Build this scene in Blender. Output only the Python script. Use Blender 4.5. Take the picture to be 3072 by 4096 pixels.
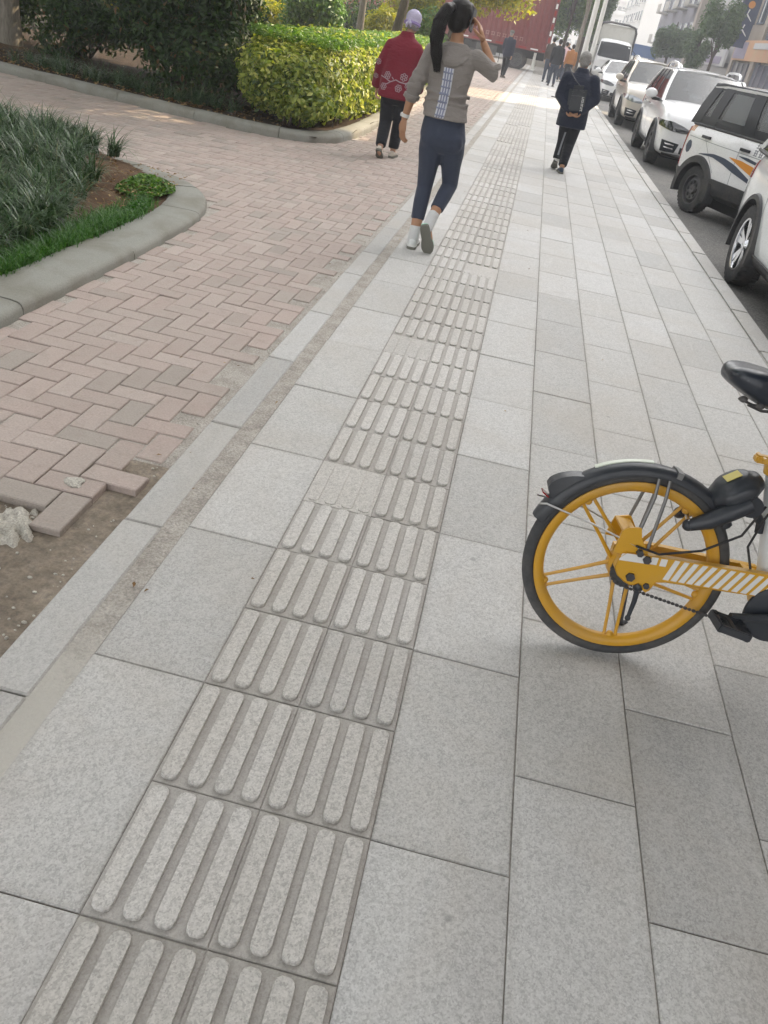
import bpy, bmesh, math, random
import numpy as np
from mathutils import Vector, Matrix
from mathutils.bvhtree import BVHTree
R = math.radians
sc = bpy.context.scene
COL = sc.collection
for _o in list(bpy.data.objects):
    bpy.data.objects.remove(_o)
rng = np.random.default_rng(11)
RN = random.Random(5)

# ------------------------------------------------------------------ camera
YAW, PITCH, ROLL = -0.07378876975965504, 0.5534413581150104, 0.19910294533618328
CAM = Vector((0.47046, -0.79715, 1.51289))
_f = Vector((math.sin(YAW)*math.cos(PITCH), math.cos(YAW)*math.cos(PITCH), -math.sin(PITCH)))
_r0 = _f.cross(Vector((0, 0, 1))).normalized()
_u0 = _r0.cross(_f)
_r = math.cos(ROLL)*_r0 + math.sin(ROLL)*_u0
_u = -math.sin(ROLL)*_r0 + math.cos(ROLL)*_u0
cam_d = bpy.data.cameras.new('camera')
cam_d.sensor_fit = 'VERTICAL'
cam_d.sensor_height = 32.0
cam_d.lens = 25.0
cam_d.clip_start = 0.05
cam_d.clip_end = 3000
cam = bpy.data.objects.new('camera', cam_d)
cam.matrix_world = Matrix(((_r.x, _u.x, -_f.x, CAM.x), (_r.y, _u.y, -_f.y, CAM.y), (_r.z, _u.z, -_f.z, CAM.z), (0, 0, 0, 1)))
COL.objects.link(cam)
sc.camera = cam

# ------------------------------------------------------------------ sky, sun, exposure
SUN_AZ = (0.75, 0.66)
SUN_EL = R(40)
world = bpy.data.worlds.new('World')
sc.world = world
world.use_nodes = True
wn = world.node_tree.nodes
sky = wn.new('ShaderNodeTexSky')
sky.sky_type = 'NISHITA'
sky.sun_disc = False
sky.sun_elevation = SUN_EL
sky.sun_rotation = math.atan2(SUN_AZ[0], SUN_AZ[1])
sky.air_density = 1.0
sky.dust_density = 3.5
sky.ozone_density = 1.0
bg = wn['Background']
bg.inputs['Strength'].default_value = 0.15
hs = wn.new('ShaderNodeHueSaturation')       # thin white cloud takes most of the blue out of the sky
hs.inputs['Saturation'].default_value = 0.14
world.node_tree.links.new(sky.outputs[0], hs.inputs['Color'])
wm = wn.new('ShaderNodeMix'); wm.data_type = 'RGBA'; wm.blend_type = 'MULTIPLY'
wm.inputs[0].default_value = 1.0; wm.inputs[7].default_value = (1.0, 0.988, 0.974, 1)
world.node_tree.links.new(hs.outputs[0], wm.inputs[6])
world.node_tree.links.new(wm.outputs[2], bg.inputs['Color'])
sun_d = bpy.data.lights.new('sun', 'SUN')
sun_d.energy = 2.3
sun_d.angle = R(0.6)
sun_d.color = (1.0, 0.79, 0.53)
sun = bpy.data.objects.new('sun', sun_d)
_s = Vector((SUN_AZ[0]*math.cos(SUN_EL), SUN_AZ[1]*math.cos(SUN_EL), math.sin(SUN_EL)))
sun.rotation_euler = _s.to_track_quat('Z', 'Y').to_euler()
COL.objects.link(sun)
sc.view_settings.view_transform = 'Standard'
sc.view_settings.look = 'None'
sc.view_settings.exposure = 2.0
sc.view_settings.gamma = 1.0
sc.view_settings.use_curve_mapping = False
sc.render.engine = 'CYCLES'
sc.cycles.use_denoising = True
sc.cycles.max_bounces = 7
sc.cycles.diffuse_bounces = 3
sc.cycles.glossy_bounces = 3
sc.cycles.transmission_bounces = 4
sc.cycles.transparent_max_bounces = 12
sc.cycles.volume_bounces = 1
sc.cycles.sample_clamp_indirect = 6.0

# ------------------------------------------------------------------ object helpers
def link(o, parent=None):
    COL.objects.link(o)
    if parent is not None:
        o.parent = parent
    return o

def tag(o, label=None, cat=None, group=None, kind=None):
    if label: o['label'] = label
    if cat: o['category'] = cat
    if group: o['group'] = group
    if kind: o['kind'] = kind
    return o

def empty(name, loc=(0, 0, 0), rot=(0, 0, 0), label=None, cat=None, group=None, kind=None):
    o = bpy.data.objects.new(name, None)
    o.empty_display_size = 0.1
    o.location = loc
    o.rotation_euler = rot
    link(o)
    return tag(o, label, cat, group, kind)

class MB:
    """collects shapes into ONE mesh"""
    def __init__(s):
        s.v, s.f, s.m = [], [], []
    def add(s, verts, faces, mi=0):
        b = len(s.v)
        s.v += [tuple(p) for p in verts]
        s.f += [tuple(i + b for i in fc) for fc in faces]
        s.m += [mi]*len(faces)
        return s
    def box(s, c, d, mi=0, rot=None):
        hx, hy, hz = d[0]/2, d[1]/2, d[2]/2
        P = [Vector((x*hx, y*hy, z*hz)) for z in (-1, 1) for x, y in ((-1, -1), (1, -1), (1, 1), (-1, 1))]
        if rot is not None:
            P = [rot @ p for p in P]
        c = Vector(c)
        return s.add([p + c for p in P], [(3, 2, 1, 0), (4, 5, 6, 7), (0, 1, 5, 4), (1, 2, 6, 5), (2, 3, 7, 6), (3, 0, 4, 7)], mi)
    def cbox(s, c, d, ch=0.01, mi=0, rot=None):
        """box with all its edges chamfered"""
        bm = bmesh.new()
        bmesh.ops.create_cube(bm, size=1.0)
        for v in bm.verts:
            v.co = Vector((v.co.x*d[0], v.co.y*d[1], v.co.z*d[2]))
        bmesh.ops.bevel(bm, geom=bm.edges[:], offset=ch, segments=2, affect='EDGES')
        M = (rot.to_4x4() if rot is not None else Matrix.Identity(4))
        bm.verts.index_update()
        c = Vector(c)
        vs = [M @ v.co + c for v in bm.verts]
        fs = [[v.index for v in f.verts] for f in bm.faces]
        bm.free()
        return s.add(vs, fs, mi)
    def tube(s, pts, rad, n=8, mi=0, caps=True, sq=None):
        pts = [Vector(p) for p in pts]
        if not hasattr(rad, '__len__'):
            rad = [rad]*len(pts)
        k = len(pts)
        base = len(s.v)
        prevn = None
        for i, p in enumerate(pts):
            t = (pts[min(i+1, k-1)] - pts[max(i-1, 0)])
            t = t.normalized() if t.length > 1e-9 else Vector((0, 0, 1))
            if prevn is None:
                a = Vector((0, 0, 1)) if abs(t.z) < 0.9 else Vector((1, 0, 0))
                nx = t.cross(a).normalized()
            else:
                nx = (prevn - t*prevn.dot(t))
                nx = nx.normalized() if nx.length > 1e-6 else t.orthogonal().normalized()
            prevn = nx
            ny = t.cross(nx)
            for j in range(n):
                a = 2*math.pi*j/n
                ca, sa = math.cos(a), math.sin(a)
                s.v.append(tuple(p + rad[i]*(ca*nx + sa*ny*(sq or 1))))
        for i in range(k-1):
            for j in range(n):
                a = base + i*n + j
                b = base + i*n + (j+1) % n
                s.f.append((a, b, b+n, a+n)); s.m.append(mi)
        if caps:
            s.f.append(tuple(base + j for j in reversed(range(n)))); s.m.append(mi)
            s.f.append(tuple(base + (k-1)*n + j for j in range(n))); s.m.append(mi)
        return s
    def limb(s, pts, rad, n=10, mi=0):
        """tube with rounded ends"""
        pts = [Vector(p) for p in pts]
        rad = list(rad)
        d0 = (pts[0]-pts[1]).normalized(); d1 = (pts[-1]-pts[-2]).normalized()
        P, Q = [], []
        for t in (0.95, 0.6, 0.3):
            P.append(pts[0] + d0*rad[0]*t); Q.append(rad[0]*math.sqrt(max(1-t*t, .02)))
        P += pts; Q += rad
        for t in (0.3, 0.6, 0.95):
            P.append(pts[-1] + d1*rad[-1]*t); Q.append(rad[-1]*math.sqrt(max(1-t*t, .02)))
        return s.tube(P, Q, n, mi)
    def loft(s, rings, mi=0, caps=True, closed=True):
        """rings: lists of equally many points"""
        base = len(s.v)
        n = len(rings[0])
        for rg in rings:
            s.v += [tuple(p) for p in rg]
        for i in range(len(rings)-1):
            for j in range(n if closed else n-1):
                a = base+i*n+j
                b = base+i*n+(j+1) % n
                s.f.append((a, b, b+n, a+n)); s.m.append(mi)
        if caps:
            s.f.append(tuple(base+j for j in reversed(range(n)))); s.m.append(mi)
            s.f.append(tuple(base+(len(rings)-1)*n+j for j in range(n))); s.m.append(mi)
        return s
    def ell(s, secs, n=20, mi=0, yaw=0.0, ex=2.0):
        """stack of (x, y, z, rx, ry[, yaw]) horizontal ellipses, rounded shut at both ends"""
        def ring(q):
            x, y, z, rx, ry = q[:5]
            w = yaw + (q[5] if len(q) > 5 else 0)
            o = []
            for j in range(n):
                a = 2*math.pi*j/n
                ca, sa = math.cos(a), math.sin(a)
                px = rx*math.copysign(abs(ca)**(2/ex), ca); py = ry*math.copysign(abs(sa)**(2/ex), sa)
                o.append((x+px*math.cos(w)-py*math.sin(w), y+px*math.sin(w)+py*math.cos(w), z))
            return o
        return s.loft([ring(q) for q in secs], mi)
    def ball(s, c, r, n=14, mi=0, rot=None):
        if not hasattr(r, '__len__'): r = (r, r, r)
        c = Vector(c)
        rings = []
        m = n//2 + 1
        for i in range(m+1):
            th = math.pi*(0.03 + 0.94*i/m)
            rg = []
            for j in range(n):
                a = 2*math.pi*j/n
                p = Vector((r[0]*math.sin(th)*math.cos(a), r[1]*math.sin(th)*math.sin(a), -r[2]*math.cos(th)))
                if rot is not None: p = rot @ p
                rg.append(p + c)
            rings.append(rg)
        return s.loft(rings, mi)
    def lathe(s, prof, n=40, axis='y', c=(0, 0, 0), mi=0, a0=0.0, a1=2*math.pi, close_prof=True):
        """profile (radius, height along the axis); closed profile"""
        full = abs(a1-a0-2*math.pi) < 1e-6
        k = n if full else n+1
        base = len(s.v)
        m = len(prof)
        for i in range(k):
            a = a0 + (a1-a0)*i/n
            for r, h in prof:
                ca, sa = r*math.cos(a), r*math.sin(a)
                p = {'y': (ca, h, sa), 'z': (ca, sa, h), 'x': (h, ca, sa)}[axis]
                s.v.append((p[0]+c[0], p[1]+c[1], p[2]+c[2]))
        for i in range(n):
            i2 = (i+1) % k
            for j in range(m if close_prof else m-1):
                j2 = (j+1) % m
                s.f.append((base+i*m+j, base+i*m+j2, base+i2*m+j2, base+i2*m+j)); s.m.append(mi)
        if not full and close_prof:
            s.f.append(tuple(base+j for j in range(m))); s.m.append(mi)
            s.f.append(tuple(base+n*m+j for j in reversed(range(m)))); s.m.append(mi)
        return s
    def prism(s, outline, z0, z1, mi=0, inset=0.0, axis='z'):
        """flat outline (ccw) extruded; the top may be inset for a chamfer"""
        n = len(outline)
        cx = sum(p[0] for p in outline)/n; cy = sum(p[1] for p in outline)/n
        def mp(x, y, z):
            return {'z': (x, y, z), 'y': (x, z, y), 'x': (z, x, y)}[axis]
        lo = [mp(x, y, z0) for x, y in outline]
        hi = [mp(x, y, z1 - inset) for x, y in outline]
        rings = [lo, hi]
        if inset > 0:
            top = []
            for x, y in outline:
                d = math.hypot(x-cx, y-cy) or 1
                top.append(mp(x-(x-cx)/d*inset, y-(y-cy)/d*inset, z1))
            rings.append(top)
        return s.loft(rings, mi)
    def mesh(s, name, mats=None, smooth=False):
        me = bpy.data.meshes.new(name)
        me.from_pydata(s.v, [], s.f)
        for m in (mats or []):
            me.materials.append(m)
        if mats and len(mats) > 1:
            me.polygons.foreach_set('material_index', np.array(s.m, dtype=np.int32))
        bm = bmesh.new(); bm.from_mesh(me)
        bmesh.ops.recalc_face_normals(bm, faces=bm.faces[:])
        bm.to_mesh(me); bm.free()
        if smooth:
            me.polygons.foreach_set('use_smooth', np.ones(len(me.polygons), dtype=bool))
            if smooth != 'all':
                try:
                    me.set_sharp_from_angle(angle=R(smooth if smooth is not True else 40))
                except Exception:
                    pass
        me.update()
        return me
    def build(s, name, mats, parent=None, smooth=False, loc=None):
        if not isinstance(mats, (list, tuple)): mats = [mats]
        o = bpy.data.objects.new(name, s.mesh(name, mats, smooth))
        link(o, parent)
        if loc is not None: o.location = loc
        return o

def evaluated(me, mods, mats=None, name='mesh'):
    """mesh with modifiers applied; mods = [(type, {settings})]"""
    o = bpy.data.objects.new('tmp', me)
    COL.objects.link(o)
    for t, st in mods:
        m = o.modifiers.new(t, t)
        for k, v in st.items(): setattr(m, k, v)
    dg = bpy.context.evaluated_depsgraph_get()
    dg.update()
    out = bpy.data.meshes.new_from_object(o.evaluated_get(dg), preserve_all_data_layers=True, depsgraph=dg)
    bpy.data.objects.remove(o)
    out.name = name
    return out

def fig_mesh(mb, voxel, smooth=6, factor=0.5, name='body'):
    """all the shapes of mb fused into one continuous skin"""
    me = evaluated(mb.mesh('tmp'), [('REMESH', dict(mode='VOXEL', voxel_size=voxel)), ('SMOOTH', dict(factor=factor, iterations=smooth))], name=name)
    me.polygons.foreach_set('use_smooth', np.ones(len(me.polygons), dtype=bool))
    return me

def mesh_obj(name, me, mats, parent=None):
    me.materials.clear()
    for m in (mats if isinstance(mats, (list, tuple)) else [mats]):
        me.materials.append(m)
    return link(bpy.data.objects.new(name, me), parent)

def join_meshes(a, mb):
    """append raw MB shapes (fingers) to an evaluated mesh"""
    bm = bmesh.new(); bm.from_mesh(a)
    t = mb.mesh('t'); bm.from_mesh(t)
    bm.to_mesh(a); bm.free()
    a.polygons.foreach_set('use_smooth', np.ones(len(a.polygons), dtype=bool))
    return a

def np_mesh(name, V, F, rndv=None, mats=None, smooth=False, mi=None):
    """numpy vertices, (n,k) faces and a random value per vertex"""
    me = bpy.data.meshes.new(name)
    n, k = F.shape
    me.vertices.add(len(V)); me.vertices.foreach_set('co', np.ascontiguousarray(V, dtype=np.float32).ravel())
    me.loops.add(n*k); me.loops.foreach_set('vertex_index', np.ascontiguousarray(F, dtype=np.int32).ravel())
    me.polygons.add(n)
    me.polygons.foreach_set('loop_start', np.arange(0, n*k, k, dtype=np.int32))
    me.polygons.foreach_set('loop_total', np.full(n, k, dtype=np.int32))
    if mi is not None:
        me.polygons.foreach_set('material_index', np.ascontiguousarray(mi, dtype=np.int32))
    me.update(calc_edges=True)
    if rndv is not None:
        at = me.attributes.new('rnd', 'FLOAT', 'POINT')
        at.data.foreach_set('value', np.ascontiguousarray(rndv, dtype=np.float32))
    for m in (mats or []): me.materials.append(m)
    if smooth: me.polygons.foreach_set('use_smooth', np.ones(n, dtype=bool))
    me.validate()
    return me

def copy_tree(o, parent=None):
    c = o.copy(); COL.objects.link(c)
    if parent is not None: c.parent = parent
    for ch in list(o.children): copy_tree(ch, c)
    return c

# ------------------------------------------------------------------ materials
def mat(name, col, rough=0.6, metal=0.0, spec=0.5, coat=0.0, alpha=None):
    m = bpy.data.materials.new(name); m.use_nodes = True
    b = m.node_tree.nodes['Principled BSDF']
    b.inputs['Base Color'].default_value = (*col, 1)
    b.inputs['Roughness'].default_value = rough
    b.inputs['Metallic'].default_value = metal
    b.inputs['Specular IOR Level'].default_value = spec
    b.inputs['Coat Weight'].default_value = coat
    b.inputs['Coat Roughness'].default_value = 0.08
    return m

class NT:
    def __init__(s, m):
        s.m = m; s.t = m.node_tree; s.n = s.t.nodes; s.b = s.n['Principled BSDF']
    def new(s, t, **kw):
        n = s.n.new('ShaderNode'+t)
        for k, v in kw.items():
            if k.startswith('i_'):
                n.inputs[int(k[2:]) if k[2:].isdigit() else k[2:].replace('_', ' ')].default_value = v
            else: setattr(n, k, v)
        return n
    def l(s, a, b): s.t.links.new(a, b)
    def pos(s): return s.new('NewGeometry').outputs['Position']
    def objc(s): return s.new('TexCoord').outputs['Object']
    def noise(s, vec, scale, detail=3.0, rough=0.6, dist=0.0):
        n = s.new('TexNoise'); n.inputs['Scale'].default_value = scale; n.inputs['Detail'].default_value = detail
        n.inputs['Roughness'].default_value = rough; n.inputs['Distortion'].default_value = dist
        s.l(vec, n.inputs['Vector']); return n.outputs['Fac']
    def voro(s, vec, scale, out='Color', rnd=1.0):
        n = s.new('TexVoronoi'); n.inputs['Scale'].default_value = scale; n.inputs['Randomness'].default_value = rnd
        s.l(vec, n.inputs['Vector']); return n.outputs[out]
    def ramp(s, fac, stops):
        n = s.new('ValToRGB'); e = n.color_ramp.elements
        while len(e) > 1: e.remove(e[-1])
        e[0].position = stops[0][0]; e[0].color = (*stops[0][1], 1)
        for p, c in stops[1:]:
            q = e.new(p); q.color = (*c, 1)
        s.l(fac, n.inputs['Fac']); return n.outputs['Color']
    def mix(s, fac, a, b, mode='MIX'):
        n = s.new('Mix', data_type='RGBA', blend_type=mode)
        for v, k in ((fac, 0), (a, 6), (b, 7)):
            if hasattr(v, 'is_output') or hasattr(v, 'node'): s.l(v, n.inputs[k])
            elif isinstance(v, (tuple, list)): n.inputs[k].default_value = (*v, 1) if len(v) == 3 else v
            else: n.inputs[k].default_value = v
        return n.outputs[2]
    def math(s, op, a, b=0.0):
        n = s.new('Math', operation=op)
        for v, k in ((a, 0), (b, 1)):
            if hasattr(v, 'node'): s.l(v, n.inputs[k])
            else: n.inputs[k].default_value = v
        return n.outputs[0]
    def mapr(s, v, a, b, c=0.0, d=1.0):
        n = s.new('MapRange'); n.inputs[1].default_value = a; n.inputs[2].default_value = b
        n.inputs[3].default_value = c; n.inputs[4].default_value = d
        s.l(v, n.inputs[0]); return n.outputs[0]
    def bump(s, h, strength=0.3, dist=0.01):
        n = s.new('Bump'); n.inputs['Strength'].default_value = strength; n.inputs['Distance'].default_value = dist
        s.l(h, n.inputs['Height']); s.l(n.outputs[0], s.b.inputs['Normal'])
    def col(s, c): s.l(c, s.b.inputs['Base Color'])
    def rough(s, c): s.l(c, s.b.inputs['Roughness'])
    def rnd(s):
        a = s.new('Attribute', attribute_name='rnd').outputs['Fac']
        o = s.new('ObjectInfo').outputs['Random']
        return s.math('FRACT', s.math('ADD', a, o))

def granite(name, base, speck=0.10, stain=(0.42, 0.37, 0.31), stain_amt=0.4, tint=0.15, grime=0.16):
    m = mat(name, base, 0.75, spec=0.35); k = NT(m)
    p = k.pos()
    g1 = k.voro(p, 300); g2 = k.voro(p, 130)
    bw = k.new('RGBToBW'); k.l(g1, bw.inputs[0])
    bw2 = k.new('RGBToBW'); k.l(g2, bw2.inputs[0])
    sp = k.math('ADD', k.math('MULTIPLY', bw.outputs[0], 0.6), k.math('MULTIPLY', bw2.outputs[0], 0.4))
    lo = tuple(c*(1-speck*2.4) for c in base); hi = tuple(min(1, c*(1+speck*1.7)) for c in base)
    c = k.ramp(sp, [(0.22, lo), (0.5, base), (0.78, hi)])
    r = k.rnd()
    c = k.mix(1.0, c, k.ramp(r, [(0, (1-tint, 1-tint*1.02, 1-tint*1.08)), (0.35, (.97, .962, .945)), (0.7, (1, .995, .985)), (1, (1+tint*.5,)*3)]), 'MULTIPLY')
    # broad grime, footpath polish, splashes and small dark spots
    st = k.mapr(k.noise(p, 1.1, 7, 0.66, 0.8), 0.44, 0.74)
    c = k.mix(k.math('MULTIPLY', st, stain_amt), c, stain)
    v = k.new('Mapping'); v.inputs['Scale'].default_value = (3.2, 0.7, 1); v.inputs['Rotation'].default_value = (0, 0, 0.5); k.l(p, v.inputs[0])
    scuff = k.mapr(k.noise(v.outputs[0], 2.2, 8, 0.72, 1.4), 0.54, 0.78)
    c = k.mix(k.math('MULTIPLY', scuff, 0.40), c, tuple(min(1, b*1.28) for b in base))
    fine = k.mapr(k.noise(p, 9, 6, 0.72), 0.52, 0.8)
    c = k.mix(k.math('MULTIPLY', fine, 0.30), c, tuple(b*0.66 for b in base))
    vs = k.new('TexVoronoi'); vs.inputs['Scale'].default_value = 4.2; k.l(p, vs.inputs['Vector'])
    spot = k.mapr(vs.outputs['Distance'], 0.035, 0.055, 1.0, 0.0)
    keep = k.math('GREATER_THAN', k.noise(p, 2.1, 2), 0.50)
    c = k.mix(k.math('MULTIPLY', k.math('MULTIPLY', spot, keep), 0.45), c, tuple(b*0.42 for b in base))
    # grime gathered along the joints of each stone
    gx = k.new('SeparateXYZ'); k.l(k.new('TexCoord').outputs['Generated'], gx.inputs[0])
    def edge(o, s_): return k.math('MULTIPLY', k.math('MINIMUM', o, k.math('SUBTRACT', 1.0, o)), s_)
    e = k.math('MINIMUM', edge(gx.outputs['X'], 0.3), edge(gx.outputs['Y'], 0.6))
    e = k.math('ADD', e, k.math('MULTIPLY', k.math('SUBTRACT', k.noise(p, 11, 5, .7), 0.5), 0.05))
    c = k.mix(k.mapr(e, 0.0, 0.022, grime, 0.0), c, tuple(b*.58 for b in stain))
    k.col(c)
    k.bump(k.math('ADD', sp, k.math('MULTIPLY', fine, 1.5)), 0.16, 0.002)
    return m

M = {}
M['slab'] = granite('granite_slab', (0.49, 0.485, 0.475))
M['border'] = granite('granite_border', (0.445, 0.44, 0.43), speck=0.07, stain_amt=0.4)
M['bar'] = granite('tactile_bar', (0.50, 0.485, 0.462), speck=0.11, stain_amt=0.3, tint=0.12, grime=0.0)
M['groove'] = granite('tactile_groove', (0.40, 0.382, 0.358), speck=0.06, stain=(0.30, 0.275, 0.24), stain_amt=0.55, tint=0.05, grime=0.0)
M['kerb_road'] = granite('granite_kerb', (0.47, 0.46, 0.445), speck=0.10)
def _dirt(name, a, b, cc, sc_=8):
    m = mat(name, a, 0.95, spec=0.15); k = NT(m); p = k.pos()
    n = k.noise(p, sc_, 8, 0.7); n2 = k.noise(p, sc_*14, 4, 0.7)
    c = k.ramp(n, [(0.3, a), (0.5, b), (0.72, cc)])
    c = k.mix(0.35, c, k.ramp(n2, [(0.35, (0.03, 0.025, 0.02)), (0.7, tuple(min(1, x*1.8) for x in cc))]), 'OVERLAY')
    k.col(c); k.bump(n2, 0.7, 0.008); return m
M['joint'] = _dirt('joint_sand', (0.16, 0.148, 0.13), (0.28, 0.262, 0.235), (0.40, 0.38, 0.345), 5)
M['dirt'] = _dirt('dirt', (0.13, 0.11, 0.088), (0.26, 0.225, 0.185), (0.39, 0.35, 0.30), 4)
M['gapdirt'] = _dirt('gap_dirt', (0.30, 0.278, 0.25), (0.41, 0.385, 0.352), (0.50, 0.48, 0.45), 9)
M['gap_mat'] = _dirt('gap_dirt_mortar', (0.30, 0.278, 0.25), (0.41, 0.385, 0.352), (0.50, 0.48, 0.45), 9)
def _gm():
    k = NT(M['gap_mat']); p = k.pos(); old = k.b.inputs['Base Color'].links[0].from_socket
    sx = k.new('SeparateXYZ'); k.l(p, sx.inputs[0])
    y = k.math('ADD', sx.outputs['Y'], k.math('MULTIPLY', k.noise(p, 5, 5, .7), 0.9))
    f = k.mapr(y, 0.95, 1.35, 1.0, 0.0)
    k.col(k.mix(k.math('MULTIPLY', f, 0.85), old, (0.52, 0.50, 0.455)))
_gm()
M['soil'] = _dirt('soil', (0.07, 0.045, 0.03), (0.13, 0.085, 0.055), (0.22, 0.155, 0.10), 6)
M['litter_soil'] = _dirt('litter_soil', (0.032, 0.022, 0.014), (0.058, 0.040, 0.026), (0.10, 0.07, 0.045), 7)
M['mortar'] = _dirt('mortar', (0.36, 0.34, 0.30), (0.48, 0.455, 0.41), (0.58, 0.56, 0.52), 9)
M['ground'] = _dirt('ground_earth', (0.10, 0.085, 0.065), (0.15, 0.13, 0.10), (0.20, 0.175, 0.14), 0.7)
def _asphalt():
    m = mat('asphalt', (0.07, 0.07, 0.072), 0.85, spec=0.3); k = NT(m); p = k.pos()
    v = k.voro(p, 90); bw = k.new('RGBToBW'); k.l(v, bw.inputs[0])
    c = k.ramp(bw.outputs[0], [(0.2, (0.10, 0.098, 0.096)), (0.6, (0.17, 0.165, 0.158)), (0.85, (0.25, 0.242, 0.23))])
    w = k.mapr(k.noise(p, 0.8, 5), 0.4, 0.75)
    c = k.mix(k.math('MULTIPLY', w, 0.6), c, (0.26, 0.245, 0.215))
    k.col(c); k.bump(bw.outputs[0], 0.5, 0.006); return m
M['asphalt'] = _asphalt()
def _brick():
    m = mat('paving_brick', (0.46, 0.36, 0.32), 0.85, spec=0.25); k = NT(m); p = k.pos()
    r = k.rnd()
    c = k.ramp(r, [(0.0, (0.38, 0.325, 0.30)), (0.3, (0.43, 0.37, 0.345)), (0.55, (0.40, 0.345, 0.32)), (0.80, (0.45, 0.40, 0.375)), (0.84, (0.35, 0.325, 0.30)), (0.92, (0.33, 0.305, 0.28)), (1.0, (0.41, 0.355, 0.33))])
    d = k.mapr(k.noise(p, 2.2, 7, 0.68, 0.6), 0.40, 0.70)
    c = k.mix(k.math('MULTIPLY', d, 0.60), c, (0.385, 0.36, 0.335))
    d2 = k.mapr(k.noise(p, 14, 5, 0.7, 0.3), 0.52, 0.75)
    c = k.mix(k.math('MULTIPLY', d2, 0.40), c, (0.27, 0.24, 0.205))
    f = k.noise(p, 130, 3, 0.7)
    c = k.mix(0.30, c, k.ramp(f, [(0.3, (0.22, 0.18, 0.15)), (0.7, (0.66, 0.55, 0.48))]), 'OVERLAY')
    k.col(c); k.bump(f, 0.35, 0.003); return m
M['brick'] = _brick()
def _conc(name, base, warm=(0.34, 0.31, 0.25)):
    m = mat(name, base, 0.85, spec=0.3); k = NT(m); p = k.pos()
    n = k.noise(p, 2.3, 7, 0.65, 0.5); f = k.noise(p, 150, 3, 0.7)
    c = k.mix(k.mapr(n, 0.42, 0.7), base, warm)
    c = k.mix(0.28, c, k.ramp(f, [(0.3, (0.2, 0.2, 0.2)), (0.7, (0.75, 0.75, 0.72))]), 'OVERLAY')
    k.col(c); k.bump(f, 0.3, 0.003); return m
M['kerb'] = _conc('concrete_kerb', (0.27, 0.27, 0.245), (0.19, 0.18, 0.15))
M['concrete'] = _conc('building_concrete', (0.46, 0.44, 0.41), (0.40, 0.375, 0.34))

def leafmat(name, stops, trans=0.35, rough=0.42, gloss=0.5):
    m = mat(name, stops[0][1], rough, spec=gloss); k = NT(m)
    a = k.new('Attribute', attribute_name='rnd').outputs['Fac']
    c = k.ramp(a, stops)
    k.col(c)
    tr = k.new('BsdfTranslucent')
    hsv = k.new('HueSaturation'); hsv.inputs['Saturation'].default_value = 1.15; hsv.inputs['Value'].default_value = 1.35
    k.l(c, hsv.inputs['Color']); k.l(hsv.outputs[0], tr.inputs['Color'])
    mx = k.new('MixShader'); mx.inputs[0].default_value = trans
    k.l(k.b.outputs[0], mx.inputs[1]); k.l(tr.outputs[0], mx.inputs[2])
    k.l(mx.outputs[0], k.n['Material Output'].inputs['Surface'])
    return m
M['leaf_gold'] = leafmat('golden_hedge_leaf', [(0, (0.05, 0.095, 0.018)), (0.35, (0.18, 0.25, 0.04)), (0.68, (0.38, 0.43, 0.085)), (1, (0.60, 0.60, 0.20))], 0.38)
M['leaf_top'] = leafmat('clipped_green_leaf', [(0, (0.05, 0.11, 0.02)), (0.5, (0.12, 0.24, 0.045)), (1, (0.27, 0.37, 0.09))], 0.35)
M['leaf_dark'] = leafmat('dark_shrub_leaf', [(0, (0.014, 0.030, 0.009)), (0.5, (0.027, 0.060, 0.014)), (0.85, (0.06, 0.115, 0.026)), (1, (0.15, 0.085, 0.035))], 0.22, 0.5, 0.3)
M['leaf_tree'] = leafmat('tree_leaf', [(0, (0.04, 0.085, 0.016)), (0.5, (0.085, 0.15, 0.026)), (1, (0.16, 0.21, 0.04))], 0.42)
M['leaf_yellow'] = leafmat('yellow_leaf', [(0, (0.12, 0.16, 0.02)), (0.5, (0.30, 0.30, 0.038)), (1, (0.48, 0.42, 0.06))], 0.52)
M['leaf_far'] = leafmat('street_tree_leaf', [(0, (0.05, 0.095, 0.035)), (0.5, (0.09, 0.15, 0.055)), (1, (0.14, 0.20, 0.08))], 0.3)
M['strap'] = leafmat('strap_leaf', [(0, (0.022, 0.055, 0.018)), (0.5, (0.042, 0.092, 0.028)), (0.85, (0.085, 0.14, 0.05)), (1, (0.15, 0.16, 0.07))], 0.2, 0.35, 0.6)
M['grass'] = leafmat('grass_blade', [(0, (0.03, 0.10, 0.012)), (0.5, (0.055, 0.17, 0.02)), (1, (0.11, 0.23, 0.035))], 0.3)
def _bark(name, a, b):
    m = mat(name, a, 0.9, spec=0.2); k = NT(m)
    v = k.new('Mapping'); v.inputs['Scale'].default_value = (6, 6, 1.2); k.l(k.pos(), v.inputs[0])
    n = k.noise(v.outputs[0], 5, 6, 0.7); k.col(k.ramp(n, [(0.3, a), (0.7, b)])); k.bump(n, 0.8, 0.02); return m
M['bark'] = _bark('bark_dark', (0.045, 0.035, 0.026), (0.11, 0.088, 0.065))
M['bark_pale'] = _bark('bark_pale', (0.15, 0.13, 0.105), (0.29, 0.265, 0.225))
def fabric(name, a, b, scale=220, rough=0.9, fold=2.2):
    m = mat(name, a, rough, spec=0.2); k = NT(m); p = k.objc()
    n = k.noise(p, scale, 3, 0.7)
    v = k.new('Mapping'); v.inputs['Scale'].default_value = (7, 7, 22); k.l(p, v.inputs[0])
    w = k.noise(v.outputs[0], 1.0, 3, 0.55, 1.2)
    c = k.mix(k.mapr(n, 0.3, 0.7), a, b); k.col(c)
    k.bump(k.math('ADD', k.math('MULTIPLY', n, .25), k.math('MULTIPLY', w, fold)), 0.6, 0.012)
    k.b.inputs['Sheen Weight'].default_value = 0.12
    return m
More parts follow.
